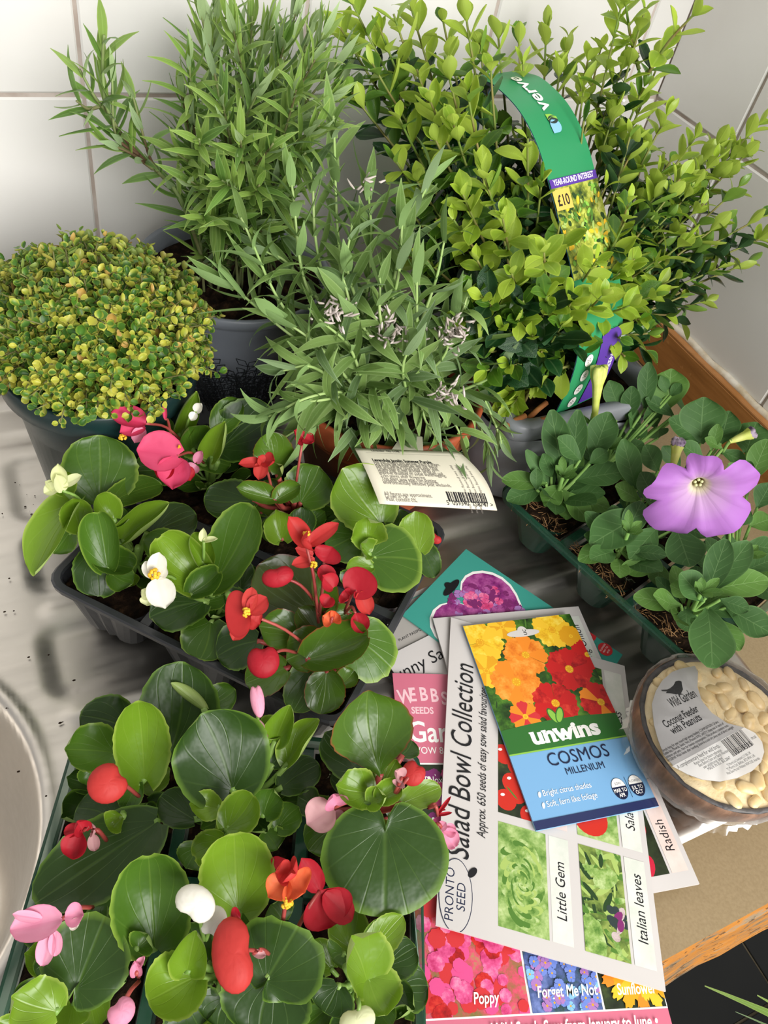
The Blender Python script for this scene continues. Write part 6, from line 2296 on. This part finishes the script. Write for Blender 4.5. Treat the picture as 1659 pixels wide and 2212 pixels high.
pr.text('lettering#unwins', 'unwins', 18 * k, 51 * k, 15.0 * k, 'whiteink', bold=0.0006, xs=48 * k / (wd * 15.0 * k))
for q, yy in ((19.5, 58.6), (28, 58.6), (36, 58.6), (48.5, 58.6), (51.8, 51.3), (34.5, 51.3), (26.7, 51.3), (41.5, 51.3)):
    pr.rect('lettering#unwins', (q - 1.7) * k, (yy - .55) * k, (q + 1.7) * k, (yy + .55) * k, 'whiteink')
for sx_, an in ((-2.2, 1.9), (2.4, 1.1)):
    pr.ell('brand_leaves', (41 + sx_) * k, 67.5 * k, 6.2 * k, 2.9 * k, 'ungreen', an)
    pr.ell('brand_leaves', (41 + sx_) * k, 67.5 * k, 5.2 * k, 2.1 * k, 'lime', an)
V, F = text2d('COSMOS', 1.0)
pr.text('lettering', 'COSMOS', 23 * k, 35.5 * k, 12.2 * k, 'navy', xs=43 * k / (V[:, 0].max() * 12.2 * k), bold=0.0)
V, F = text2d('MILLENIUM', 1.0)
pr.text('lettering', 'MILLENIUM', 32 * k, 28.6 * k, 6.4 * k, 'navy', xs=27 * k / (V[:, 0].max() * 6.4 * k))
for s_, xx, yy in (('Bright citrus shades', 12, 18.5), ('Soft, fern like foliage', 12, 11.8)):
    pr.ell('bullet#%d' % yy, (xx - 2.0) * k, (yy + 1.3) * k, 0.9 * k, 1.9 * k, 'whiteink', -0.3)
    pr.text('lettering', s_, xx * k, yy * k, 5.2 * k, 'whiteink', xs=0.8)
for cx, t1, t2, t3 in ((62.5, 'SOW', 'MAR TO', 'APR'), (74.5, 'FLOWERS', 'JUL TO', 'OCT')):
    pr.ell('sowing_badge', cx * k, 14.5 * k, 5.0 * k, 6.8 * k, 'navy', 0, 28)
    pr.ell('sowing_badge', cx * k, 14.9 * k, 4.7 * k, 6.2 * k, 'whiteink', 0, 16, None, 0.15, math.pi - 0.15)
    pr.text('sowing_badge', t1, cx * k, 17 * k, 2.3 * k, 'navy', align='CENTER', xs=.8)
    pr.text('sowing_badge', t2, cx * k, 12.4 * k, 3.3 * k, 'whiteink', align='CENTER', xs=.72, bold=0.00006)
    pr.text('sowing_badge', t3, cx * k, 9.4 * k, 3.3 * k, 'whiteink', align='CENTER', xs=.72, bold=0.00006)
pr.rect('sowing_badge', 68.4 * k, 8 * k, 68.65 * k, 21 * k, 'navy')
hx_, hy_ = pk.L(1130, 1368)
pr.ell('hang_slot', hx_, hy_, 12.5 * k, 2.9 * k, 'cardgrey', 0, 28)
pr.ell('hang_slot', hx_, hy_ + 2.0 * k, 3.6 * k, 3.6 * k, 'cardgrey', 0, 20)
pr.text('hang_slot', 'uc', hx_ + 2.6 * k, hy_ - 2.0 * k, 5.2 * k, 'ink', rot=math.pi / 2, shear=.12)
pr.done(pk.root)

# ================================================================== COCONUT FEEDER
CCN = P(1556, 1580, 0.046)
RC = 0.0505
coco = thing('coconut_feeder', 'half coconut bird feeder filled with peanuts in clear wrap with a silver label', 'bird feeder', (CCN[0], CCN[1], 0))
cb_ = (CCN[0], CCN[1], 0.0015)
part('husk', coco, *lathe([(0, 0), (0.014, 0.0004), (0.026, 0.0035), (0.036, 0.010), (0.0445, 0.0215), (0.0492, 0.034), (RC, 0.0445), (0.0496, 0.0462)], cb_, 64), M['husk'])
V, F = lathe([(0.0496, 0.0462), (0.0488, 0.0472), (0.0470, 0.0470), (0.0462, 0.0455)], cb_, 64)
V += rng.normal(0, 0.00025, V.shape)
part('shell_edge', coco, V, F, M['shell_rim'])
V, F = lathe([(0.0466, 0.0455), (0.042, 0.0462), (0.03, 0.0465), (0.015, 0.0466), (0.0, 0.0466)], cb_, 48)
V[:, 2] += rng.normal(0, 0.0003, len(V))
part('suet', coco, V, F, M['suet'])
pn = []
tries = 0
pv, pf = sphere((0, 0, 0), (0.0062, 0.0043, 0.0026), 12, 7)
pv[:, 1] *= 1 - 0.18 * np.exp(-(pv[:, 0] / 0.002) ** 2)
pme = mk('peanut', pv, pf, M['peanut'])
while len(pn) < 58 and tries < 4000:
    tries += 1
    a = random.uniform(0, 2 * math.pi)
    q = 0.043 * math.sqrt(random.random())
    p = (CCN[0] + q * math.cos(a), CCN[1] + q * math.sin(a))
    if all(math.hypot(p[0] - r_[0], p[1] - r_[1]) > 0.0078 for r_ in pn):
        pn.append(p)
        o = ob('peanut', pme, coco)
        o.location = (p[0] - CCN[0], p[1] - CCN[1], 0.0476)
        o.rotation_euler = (random.gauss(0, .25), random.gauss(0, .25), random.uniform(0, 6.3))
        s_ = random.uniform(.8, 1.15)
        o.scale = (s_, s_, s_)
c4 = lambda x, y: (1300 + 0.2164 * x, 1380 + 0.2164 * y)
ZL = 0.0518
out = [(700, 330), (800, 295), (930, 270), (960, 330), (955, 480), (1000, 620), (1100, 740), (1250, 840), (1420, 885), (1530, 940), (1600, 1030), (1620, 1130), (1590, 1230), (1500, 1320), (1350, 1390), (1180, 1425), (1000, 1405), (850, 1350), (720, 1270), (620, 1160), (560, 1000), (520, 850), (500, 650), (540, 520), (600, 420)]
pts = [P(*c4(*q), ZL) for q in out]
cen = P(*c4(900, 900), ZL)
V = [cen] + pts + [p - [0, 0, .0003] for p in pts]
n = len(pts)
F = [(0, 1 + k, 1 + (k + 1) % n) for k in range(n)] + [(1 + k, 1 + n + k, 1 + n + (k + 1) % n, 1 + (k + 1) % n) for k in range(n)]
lab = part('label', coco, V, F, M['labelgrey'], smooth=False)
lo_ = P(*c4(640, 890), ZL)
lx = nrm(P(*c4(975, 720), ZL) - lo_)
ly = np.array([-lx[1], lx[0], 0])
lmap = lambda x, y, off: lo_ + lx * x + ly * y + np.array([0, 0, off])


def LL_(x, y):
    p = P(*c4(x, y), ZL) - lo_
    return float(p @ lx), float(p @ ly)


pr = Print(lmap)
wp = [(700, 1272), (1420, 885)] + out[9:18]
cw_ = LL_(1150, 1200)
for i in range(len(wp)):
    pr.poly('white_panel', [cw_, LL_(*wp[i]), LL_(*wp[(i + 1) % len(wp)])], 'labelwhite')
birdp = [(795, 425), (770, 418), (735, 425), (715, 465), (680, 495), (640, 510), (590, 510), (600, 522), (650, 525), (640, 542), (690, 545), (740, 556), (790, 545), (810, 505), (800, 460)]
bc = LL_(745, 500)
for i in range(len(birdp)):
    pr.poly('bird_silhouette', [bc, LL_(*birdp[i]), LL_(*birdp[(i + 1) % len(birdp)])], 'ink')
for a_, b_ in (((760, 550), (772, 580)), ((790, 548), (810, 560))):
    p, q = LL_(*a_), LL_(*b_)
    pr.poly('bird_silhouette', [p, (p[0] + .0004, p[1]), (q[0] + .0004, q[1]), q], 'ink')
mm = 0.2164 * mpp(cen)


def ltext(name, body, q0, q1, size, mat='ink', **kw):
    a_, b_ = LL_(*q0), LL_(*q1)
    V, F = text2d(body, 1.0, kw.get('shear', 0))
    L = math.hypot(b_[0] - a_[0], b_[1] - a_[1])
    pr.text(name, body, a_[0], a_[1], size, mat, rot=math.atan2(b_[1] - a_[1], b_[0] - a_[0]), xs=L / (V[:, 0].max() * size), **kw)


ltext('lettering', 'Wild Garden', (705, 690), (955, 575), 0.0085, shear=0.15, bold=0.00008)
ltext('lettering', 'Coconut Feeder', (640, 890), (975, 720), 0.0065, bold=0.0001)
ltext('lettering', 'with Peanuts', (715, 955), (1005, 805), 0.0065, bold=0.0001)
for k, s_ in enumerate(('Simply hang for year round high energy feeding. COMPOSITION: Grains,', 'Edible fats, Minerals, Seeds, Nuts (Peanuts 8.9%). SAFETY: Keep out of reach of', 'children and pets. Not for human consumption. This product contains nuts.', 'HYGIENE: Wash hands after handling. Store in a cool dry place out of direct sunlight')):
    ltext('small_print', s_, (610 + 18 * k, 1130 + 34 * k), (1170 + 50 * k, 835 + 18 * k), 0.0022)
ltext('small_print', 'A complementary feed for wild birds.', (765, 1300), (1185, 1080), 0.0034)
for k, (s_, w_) in enumerate((('Retain label for future reference.', 230), ('Best Before Date and Batch Number', 250), ('see additional label', 160), ('MADE IN EU, BG 2847', 190))):
    ltext('small_print', s_, (930 + 45 * k, 1262 + 18 * k), (930 + 45 * k + w_ * 1.18, 1262 + 18 * k - w_ * .62), 0.0024)
for k, s_ in enumerate(('TJ Morris Ltd, Liverpool, L11 0JA, UK', 'TJ Morris Ltd, Belfast, BT3 9FW, UK', 'Most Save Pty Ltd, Welland, NSW 2103, Australia')):
    ltext('small_print', s_, (1260 - 2 * k, 1275 + 42 * k), (1490 + 45 * k, 1145 + 28 * k), 0.0022)
b0_, b1_ = LL_(1185, 1020), LL_(1385, 905)
bw = math.hypot(b1_[0] - b0_[0], b1_[1] - b0_[1])
an = math.atan2(b1_[1] - b0_[1], b1_[0] - b0_[0])
x = 0
while x < bw:
    w_ = random.choice([.00025, .00045, .0007, .0003])
    p = [(x, 0), (x + w_, 0), (x + w_, -.0105), (x, -.0105)]
    pr.poly('barcode', [(b0_[0] + q[0] * math.cos(an) - q[1] * math.sin(an), b0_[1] + q[0] * math.sin(an) + q[1] * math.cos(an)) for q in p], 'ink')
    x += w_ + random.choice([.0003, .0005, .0004])
ltext('small_print', '1035 9525', (1310, 1170), (1510, 1065), 0.0042)
ltext('small_print', 'ITEM CODE', (1500, 1010), (1545, 985), 0.002)
pr.done(lab)
# clear wrap with crimped skirt
V, F = lathe([(0.045, 0.0185), (0.0505, 0.033), (0.0522, 0.0445), (0.0505, 0.0500), (0.046, 0.0528), (0.03, 0.0540), (0.0, 0.0542)], cb_, 72)
V += rng.normal(0, 0.0005, V.shape) * [1, 1, 0.5] * (np.hypot(V[:, 0] - CCN[0], V[:, 1] - CCN[1]) > 0.02)[:, None]
part('clear_wrap', coco, V, F, M['wrap'])
V, F = [], []
for i in range(3):
    for k in range(120):
        a = 2 * math.pi * k / 120
        r_ = 0.0452 + 0.0012 * i + (0.0006 * math.sin(k * 1.9) + 0.0005 * math.sin(k * .7)) * i
        V.append((CCN[0] + r_ * math.cos(a), CCN[1] + r_ * math.sin(a), 0.0185 - 0.0022 * i + 0.0004 * math.sin(k * 2.7)))
for i in range(2):
    for k in range(120):
        k2 = (k + 1) % 120
        F.append((i * 120 + k, i * 120 + k2, (i + 1) * 120 + k2, (i + 1) * 120 + k))
part('wrap_skirt', coco, V, F, M['wrap'])

# ================================================================== LAVENDER CARE LABEL
care = thing('care_label', 'cream plant care label with barcode stuck in the terracotta lavender pot', 'label', P(880, 990, 0.095))
cTL, cTR, cBR, cBL = P(766, 968, .098), P(992, 976, .098), P(1074, 1102, .088), P(820, 1088, .088)


def cmap(x, y, off):
    """x 0..1 left to right, y 0..1 bottom to top"""
    b_ = cBL + (cBR - cBL) * x
    t_ = cTL + (cTR - cTL) * x
    p = b_ + (t_ - b_) * y
    p = p + (cBR - cBL) * (0.055 * math.sin(math.pi * y)) * (x * 0.9 - 0.15)
    return p + np.array([0, 0, 0.003 * math.sin(math.pi * y) + off])


n = 14
V, F = [], []
for q in (0, -0.0005):
    for j in range(n + 1):
        for i in range(n + 1):
            V.append(cmap(i / n, j / n, q))
m_ = (n + 1) ** 2
for j in range(n):
    for i in range(n):
        a = j * (n + 1) + i
        F += [(a, a + 1, a + n + 2, a + n + 1), (m_ + a + n + 1, m_ + a + n + 2, m_ + a + 1, m_ + a)]
rim = [i for i in range(n + 1)] + [j * (n + 1) + n for j in range(1, n + 1)] + [n * (n + 1) + i for i in range(n - 1, -1, -1)] + [j * (n + 1) for j in range(n - 1, 0, -1)]
for k in range(len(rim)):
    a, b = rim[k], rim[(k + 1) % len(rim)]
    F.append((a, m_ + a, m_ + b, b))
card = part('card', care, V, F, M['card'])
sp_ = [cmap(0.35, 1, 0), cmap(0.65, 1, 0)]
inn = np.array([LV[0], LV[1] - 0.03, 0.076])
wv = (sp_[1] - sp_[0]) * 0.35
V = [sp_[0], sp_[1], (sp_[0] + sp_[1]) / 2 + wv + (inn - sp_[0]) * 0.4 + [0, 0, .004], (sp_[0] + sp_[1]) / 2 - wv + (inn - sp_[0]) * 0.4 + [0, 0, .004], inn + wv * .4, inn - wv * .4]
part('stake', care, V, [(0, 1, 2, 3), (3, 2, 4, 5)], M['card'], smooth=False)
cw2, chh = float(np.linalg.norm(cBR - cBL)), float(np.linalg.norm(cTL - cBL))
pr = Print(lambda x, y, off: cmap(x / cw2, y / chh, off + 0.00015))
c8 = lambda x, y: (x * cw2, y * chh)


def ct(body, x, y, size, w=None, mat='inkgrey', rot=0, bold=0):
    V, F = text2d(body, 1.0)
    L = V[:, 0].max()
    xs = 1.0 if w is None else w * cw2 / (L * size)
    pr.text('small_print', body, x * cw2, y * chh, size, mat, rot=rot, xs=xs, bold=bold)


ct('Lavandula Javelin Summer Purple', .10, .715, .0034, .52, 'ink', bold=.00008)
for k, (s_, w_) in enumerate((('Full sun. Height and spread: 45cm x 60cm.', .58), ('Dig a hole big enough so that the top of', .55), ('the root ball is level with the soil. Firm', .53), ('soil around the roots and water well.', .54),
                              ('Grows best in well drained, sandy or', .50), ('chalky soils. Hardy to -15C. In heavy soil', .55), ('improve drainage to avoid waterlogging.', .57))):
    ct(s_, .10, .675 - .034 * k, .0030, w_)
ct('Trim plants after flowering.', .10, .42, .0030, .38)
for k, (s_, w_) in enumerate((('This plant uses peat free potting', .46), ('compost which helps to conserve', .47), ('environmentally sensitive peat wetlands.', .57))):
    ct(s_, .10, .375 - .034 * k, .0030, w_)
for k, (s_, w_) in enumerate((('All figures are approximate.', .40), ('Grown in: UK.', .2), ('Peat content 0%.', .26))):
    ct(s_, .07, .13 - .042 * k, .0034, w_)
for k in range(4):
    ct('Peat free growing media for plants', .90 - .045 * k, .70, .0022, .42 if k else .36, rot=-math.pi / 2)
ct('Lavender  No 1198', .14, .93, .0026, .26, 'ink')
ct('Hardy perennial', .14, .965, .0026, .18)
pr.rect('small_print', .08 * cw2, .895 * chh, .93 * cw2, .898 * chh, 'inkgrey', 6)
x = .60
while x < .93:
    w_ = random.choice([.004, .006, .010, .015])
    pr.rect('barcode', x * cw2, .085 * chh, (x + w_) * cw2, .235 * chh, 'ink')
    x += w_ + random.choice([.004, .006, .009])
ct('5  059340  158747 >', .575, .035, .0040, .40, 'ink')
pr.done(card)

# ================================================================== LOOP LABEL OF THE BOX PACK
A3 = P(1243, 876, 0.082)
B3 = PY(1105, 166, 0.475)
dr = nrm([(B3 - A3)[0], (B3 - A3)[1], 0])
nv = np.array([dr[1], -dr[0], 0])


def onplane(px, py):
    d = ray(px, py)
    o_ = np.array([0, 0, CAM_H])
    t_ = ((A3 - o_) @ nv) / (d @ nv)
    return o_ + d * t_


cpx = [(1243, 876), (1280, 800), (1300, 715), (1296, 640), (1282, 560), (1262, 480), (1240, 395), (1214, 305), (1176, 232), (1128, 182), (1095, 166)]
ctrl = [onplane(*c) for c in cpx]
tp = ctrl[-1]
ctrl += [tp + dr * 0.018 + [0, 0, -0.006], tp + dr * 0.034 + [0, 0, -0.03], tp + dr * 0.04 + [0.008, -0.004, -0.09], np.array([tp[0] + 0.012, min(tp[1] + 0.03, 0.49), 0.083])]
CS = curve(ctrl, 90)
sl = np.concatenate([[0], np.cumsum(np.linalg.norm(np.diff(CS, axis=0), axis=1))])
SW = 0.0235
wdir = nv if nv[0] > 0 else -nv


def smap(s_, w, off):
    s_ = float(np.clip(s_, 0, sl[-1] - 1e-6))
    i = int(np.clip(np.searchsorted(sl, s_) - 1, 0, 88))
    f_ = (s_ - sl[i]) / (sl[i + 1] - sl[i])
    p = CS[i] + (CS[i + 1] - CS[i]) * f_
    tg = nrm(CS[min(i + 2, 89)] - CS[max(i - 1, 0)])
    nn = nrm(np.cross(wdir, tg))
    return p + wdir * w + nn * off


sgn = 1.0 if (nrm(np.cross(wdir, nrm(CS[50] - CS[48]))) @ TOCAM(CS[49])) > 0 else -1.0
spx = np.array([proj(p)[:2] for p in CS])


def s_at(px, py):
    k = int(np.argmin((spx[:, 0] - px) ** 2 + (spx[:, 1] - py) ** 2))
    return sl[k]


V, F, MI = [], [], []
for q in (0, -0.0006):
    for s_ in sl:
        for w in np.linspace(-SW, SW, 5):
            V.append(smap(s_, w, q * sgn))
n = len(sl)
for q in (0, 1):
    for i in range(n - 1):
        for j in range(4):
            a = q * n * 5 + i * 5 + j
            F.append((a, a + 1, a + 6, a + 5) if q == 0 else (a + 5, a + 6, a + 1, a))
            MI.append(q)
loop = part('loop_label', boxpack, V, F, [M['stripgreen'], M['stripback']], midx=MI)
# print: x = across (w), y = along (s)
pr = Print(lambda x, y, off: smap(y, x, (off + 0.0001) * sgn), step=3e-6)
sA, sB = s_at(1286, 575), s_at(1243, 402)


def srect(name, x0, s0, x1, s1, mat, n=8):
    for i in range(n):
        a_, b_ = s0 + (s1 - s0) * i / n, s0 + (s1 - s0) * (i + 1) / n
        pr._add(name, [(x0, a_), (x1, a_), (x1, b_), (x0, b_)], [(0, 1, 2, 3)], mat)


srect('printed_picture', -SW, sA - 0.004, SW, sB, 'ph_boxhedge')
for k in range(150):
    x, y = random.uniform(-SW + .002, SW - .002), random.uniform(sA - .002, sB - .002)
    pr.ell('printed_picture', x, y, random.uniform(.0016, .003), random.uniform(.0010, .0016), random.choice(['lime', 'palegreen', 'yellow', 'midgreen', 'darkleaf', 'ph_boxhedge']), random.random() * 6, 8)
sP = s_at(1237, 385)
srect('purple_bar', -SW, sB, SW, sP + 0.0015, 'purple', 3)
V, F = text2d('YEAR-ROUND INTEREST', 1.0)
pr.text('lettering', 'YEAR-ROUND INTEREST', -SW * 0.86, sB + 0.0016, 0.0052, 'whiteink', xs=SW * 1.72 / (V[:, 0].max() * .0052), bold=0.0001)
sg = s_at(1247, 425)
srect('price_sticker', -SW, sg - 0.006, -SW + 0.0165, sg + 0.0072, 'pricecard', 3)
pr.text('price_sticker', '\u00a310', -SW + 0.0085, sg - 0.0032, 0.0098, 'ink', align='CENTER', xs=.8, bold=0.0002)
sd = s_at(1200, 265)
pr.ell('brand_mark', 0.0, sd - 0.0035, .0048, .0048, 'skyb', 0, 20)
pr.poly('brand_mark', [(-.0048, sd - .0035), (-.0048, sd - .0085), (.001, sd - .0082), (.0046, sd - .004)], 'skyb')
pr.ell('brand_mark', 0.0, sd + 0.0010, .0046, .0030, 'darkblob', 0, 16)
pr.poly('brand_mark', [(-.0044, sd + .001), (-.0044, sd + .0055), (.0, sd + .0052), (.0044, sd + .0028), (.0046, sd + .0008), (0, sd + .003)], 'lime')
pr.text('lettering', 'verve', 0.0042, sd + 0.0085, 0.0165, 'whiteink', rot=math.pi / 2, bold=0.0003)
# lower back face: green with purple panel, care symbols
sL0, sL1 = 0.0, s_at(1306, 690)
srect('purple_panel', 0.001, sL0 + 0.002, SW, sL1 - 0.010, 'purple', 8)
pr.text('lettering', 'EVERGREEN', SW - 0.0035, sL0 + 0.010, 0.0062, 'whiteink', rot=math.pi / 2, bold=0.0001)
for k in range(4):
    yy = sL0 + 0.008 + 0.0125 * k
    pr.ell('care_symbols', -0.0095, yy, .0042, .0048, 'whiteink', 0, 16)
    pr.blossom('care_symbols', -0.0095, yy, .0022, 4, ['inkgrey'], .4 * k, wide=.4)
pr.done(loop)

# ================================================================== PLANT ON THE FLOOR
fp = P(1960, 2420, -0.72)
floorp = thing('potted_spider_plant', 'green strap-leaved plant standing on the dark floor below the worktop', 'potted plant', (fp[0], fp[1], -0.8995))
pot(floorp, (fp[0], fp[1], -0.8995), [(0, 0), (0.06, 0), (0.063, .004), (0.082, .15), (0.086, .152), (0.088, .172), (0.084, .174), (0.079, .15), (0.06, .02), (0, .018)], M['pot_terra'])
soil_disc(floorp, fp, 0.078, -0.75)
crown = np.array([fp[0], fp[1], -0.745])
for (tx, ty, tz, w, mt) in ((1518, 2128, -0.50, .018, 'rose_b'), (1632, 2148, -0.47, .018, 'rose_b'), (1585, 2184, -0.55, .008, 'lav_b'), (1700, 2100, -0.45, .018, 'rose_a'), (1560, 2240, -0.55, .018, 'rose_a'), (1640, 2260, -0.5, .018, 'rose_b'),
                            (1820, 2180, -0.45, .018, 'rose_b'), (1900, 2350, -0.5, .018, 'rose_a'), (1750, 2450, -0.5, .018, 'rose_a'), (1850, 2450, -0.55, .018, 'rose_b')):
    t_ = P(tx, ty, tz)
    blade(floorp, crown + [random.uniform(-.02, .02), random.uniform(-.02, .02), 0], t_, w, M[mt], prof=p_needle, rows=18, cols=4, fold=0.35, bend=0.9)
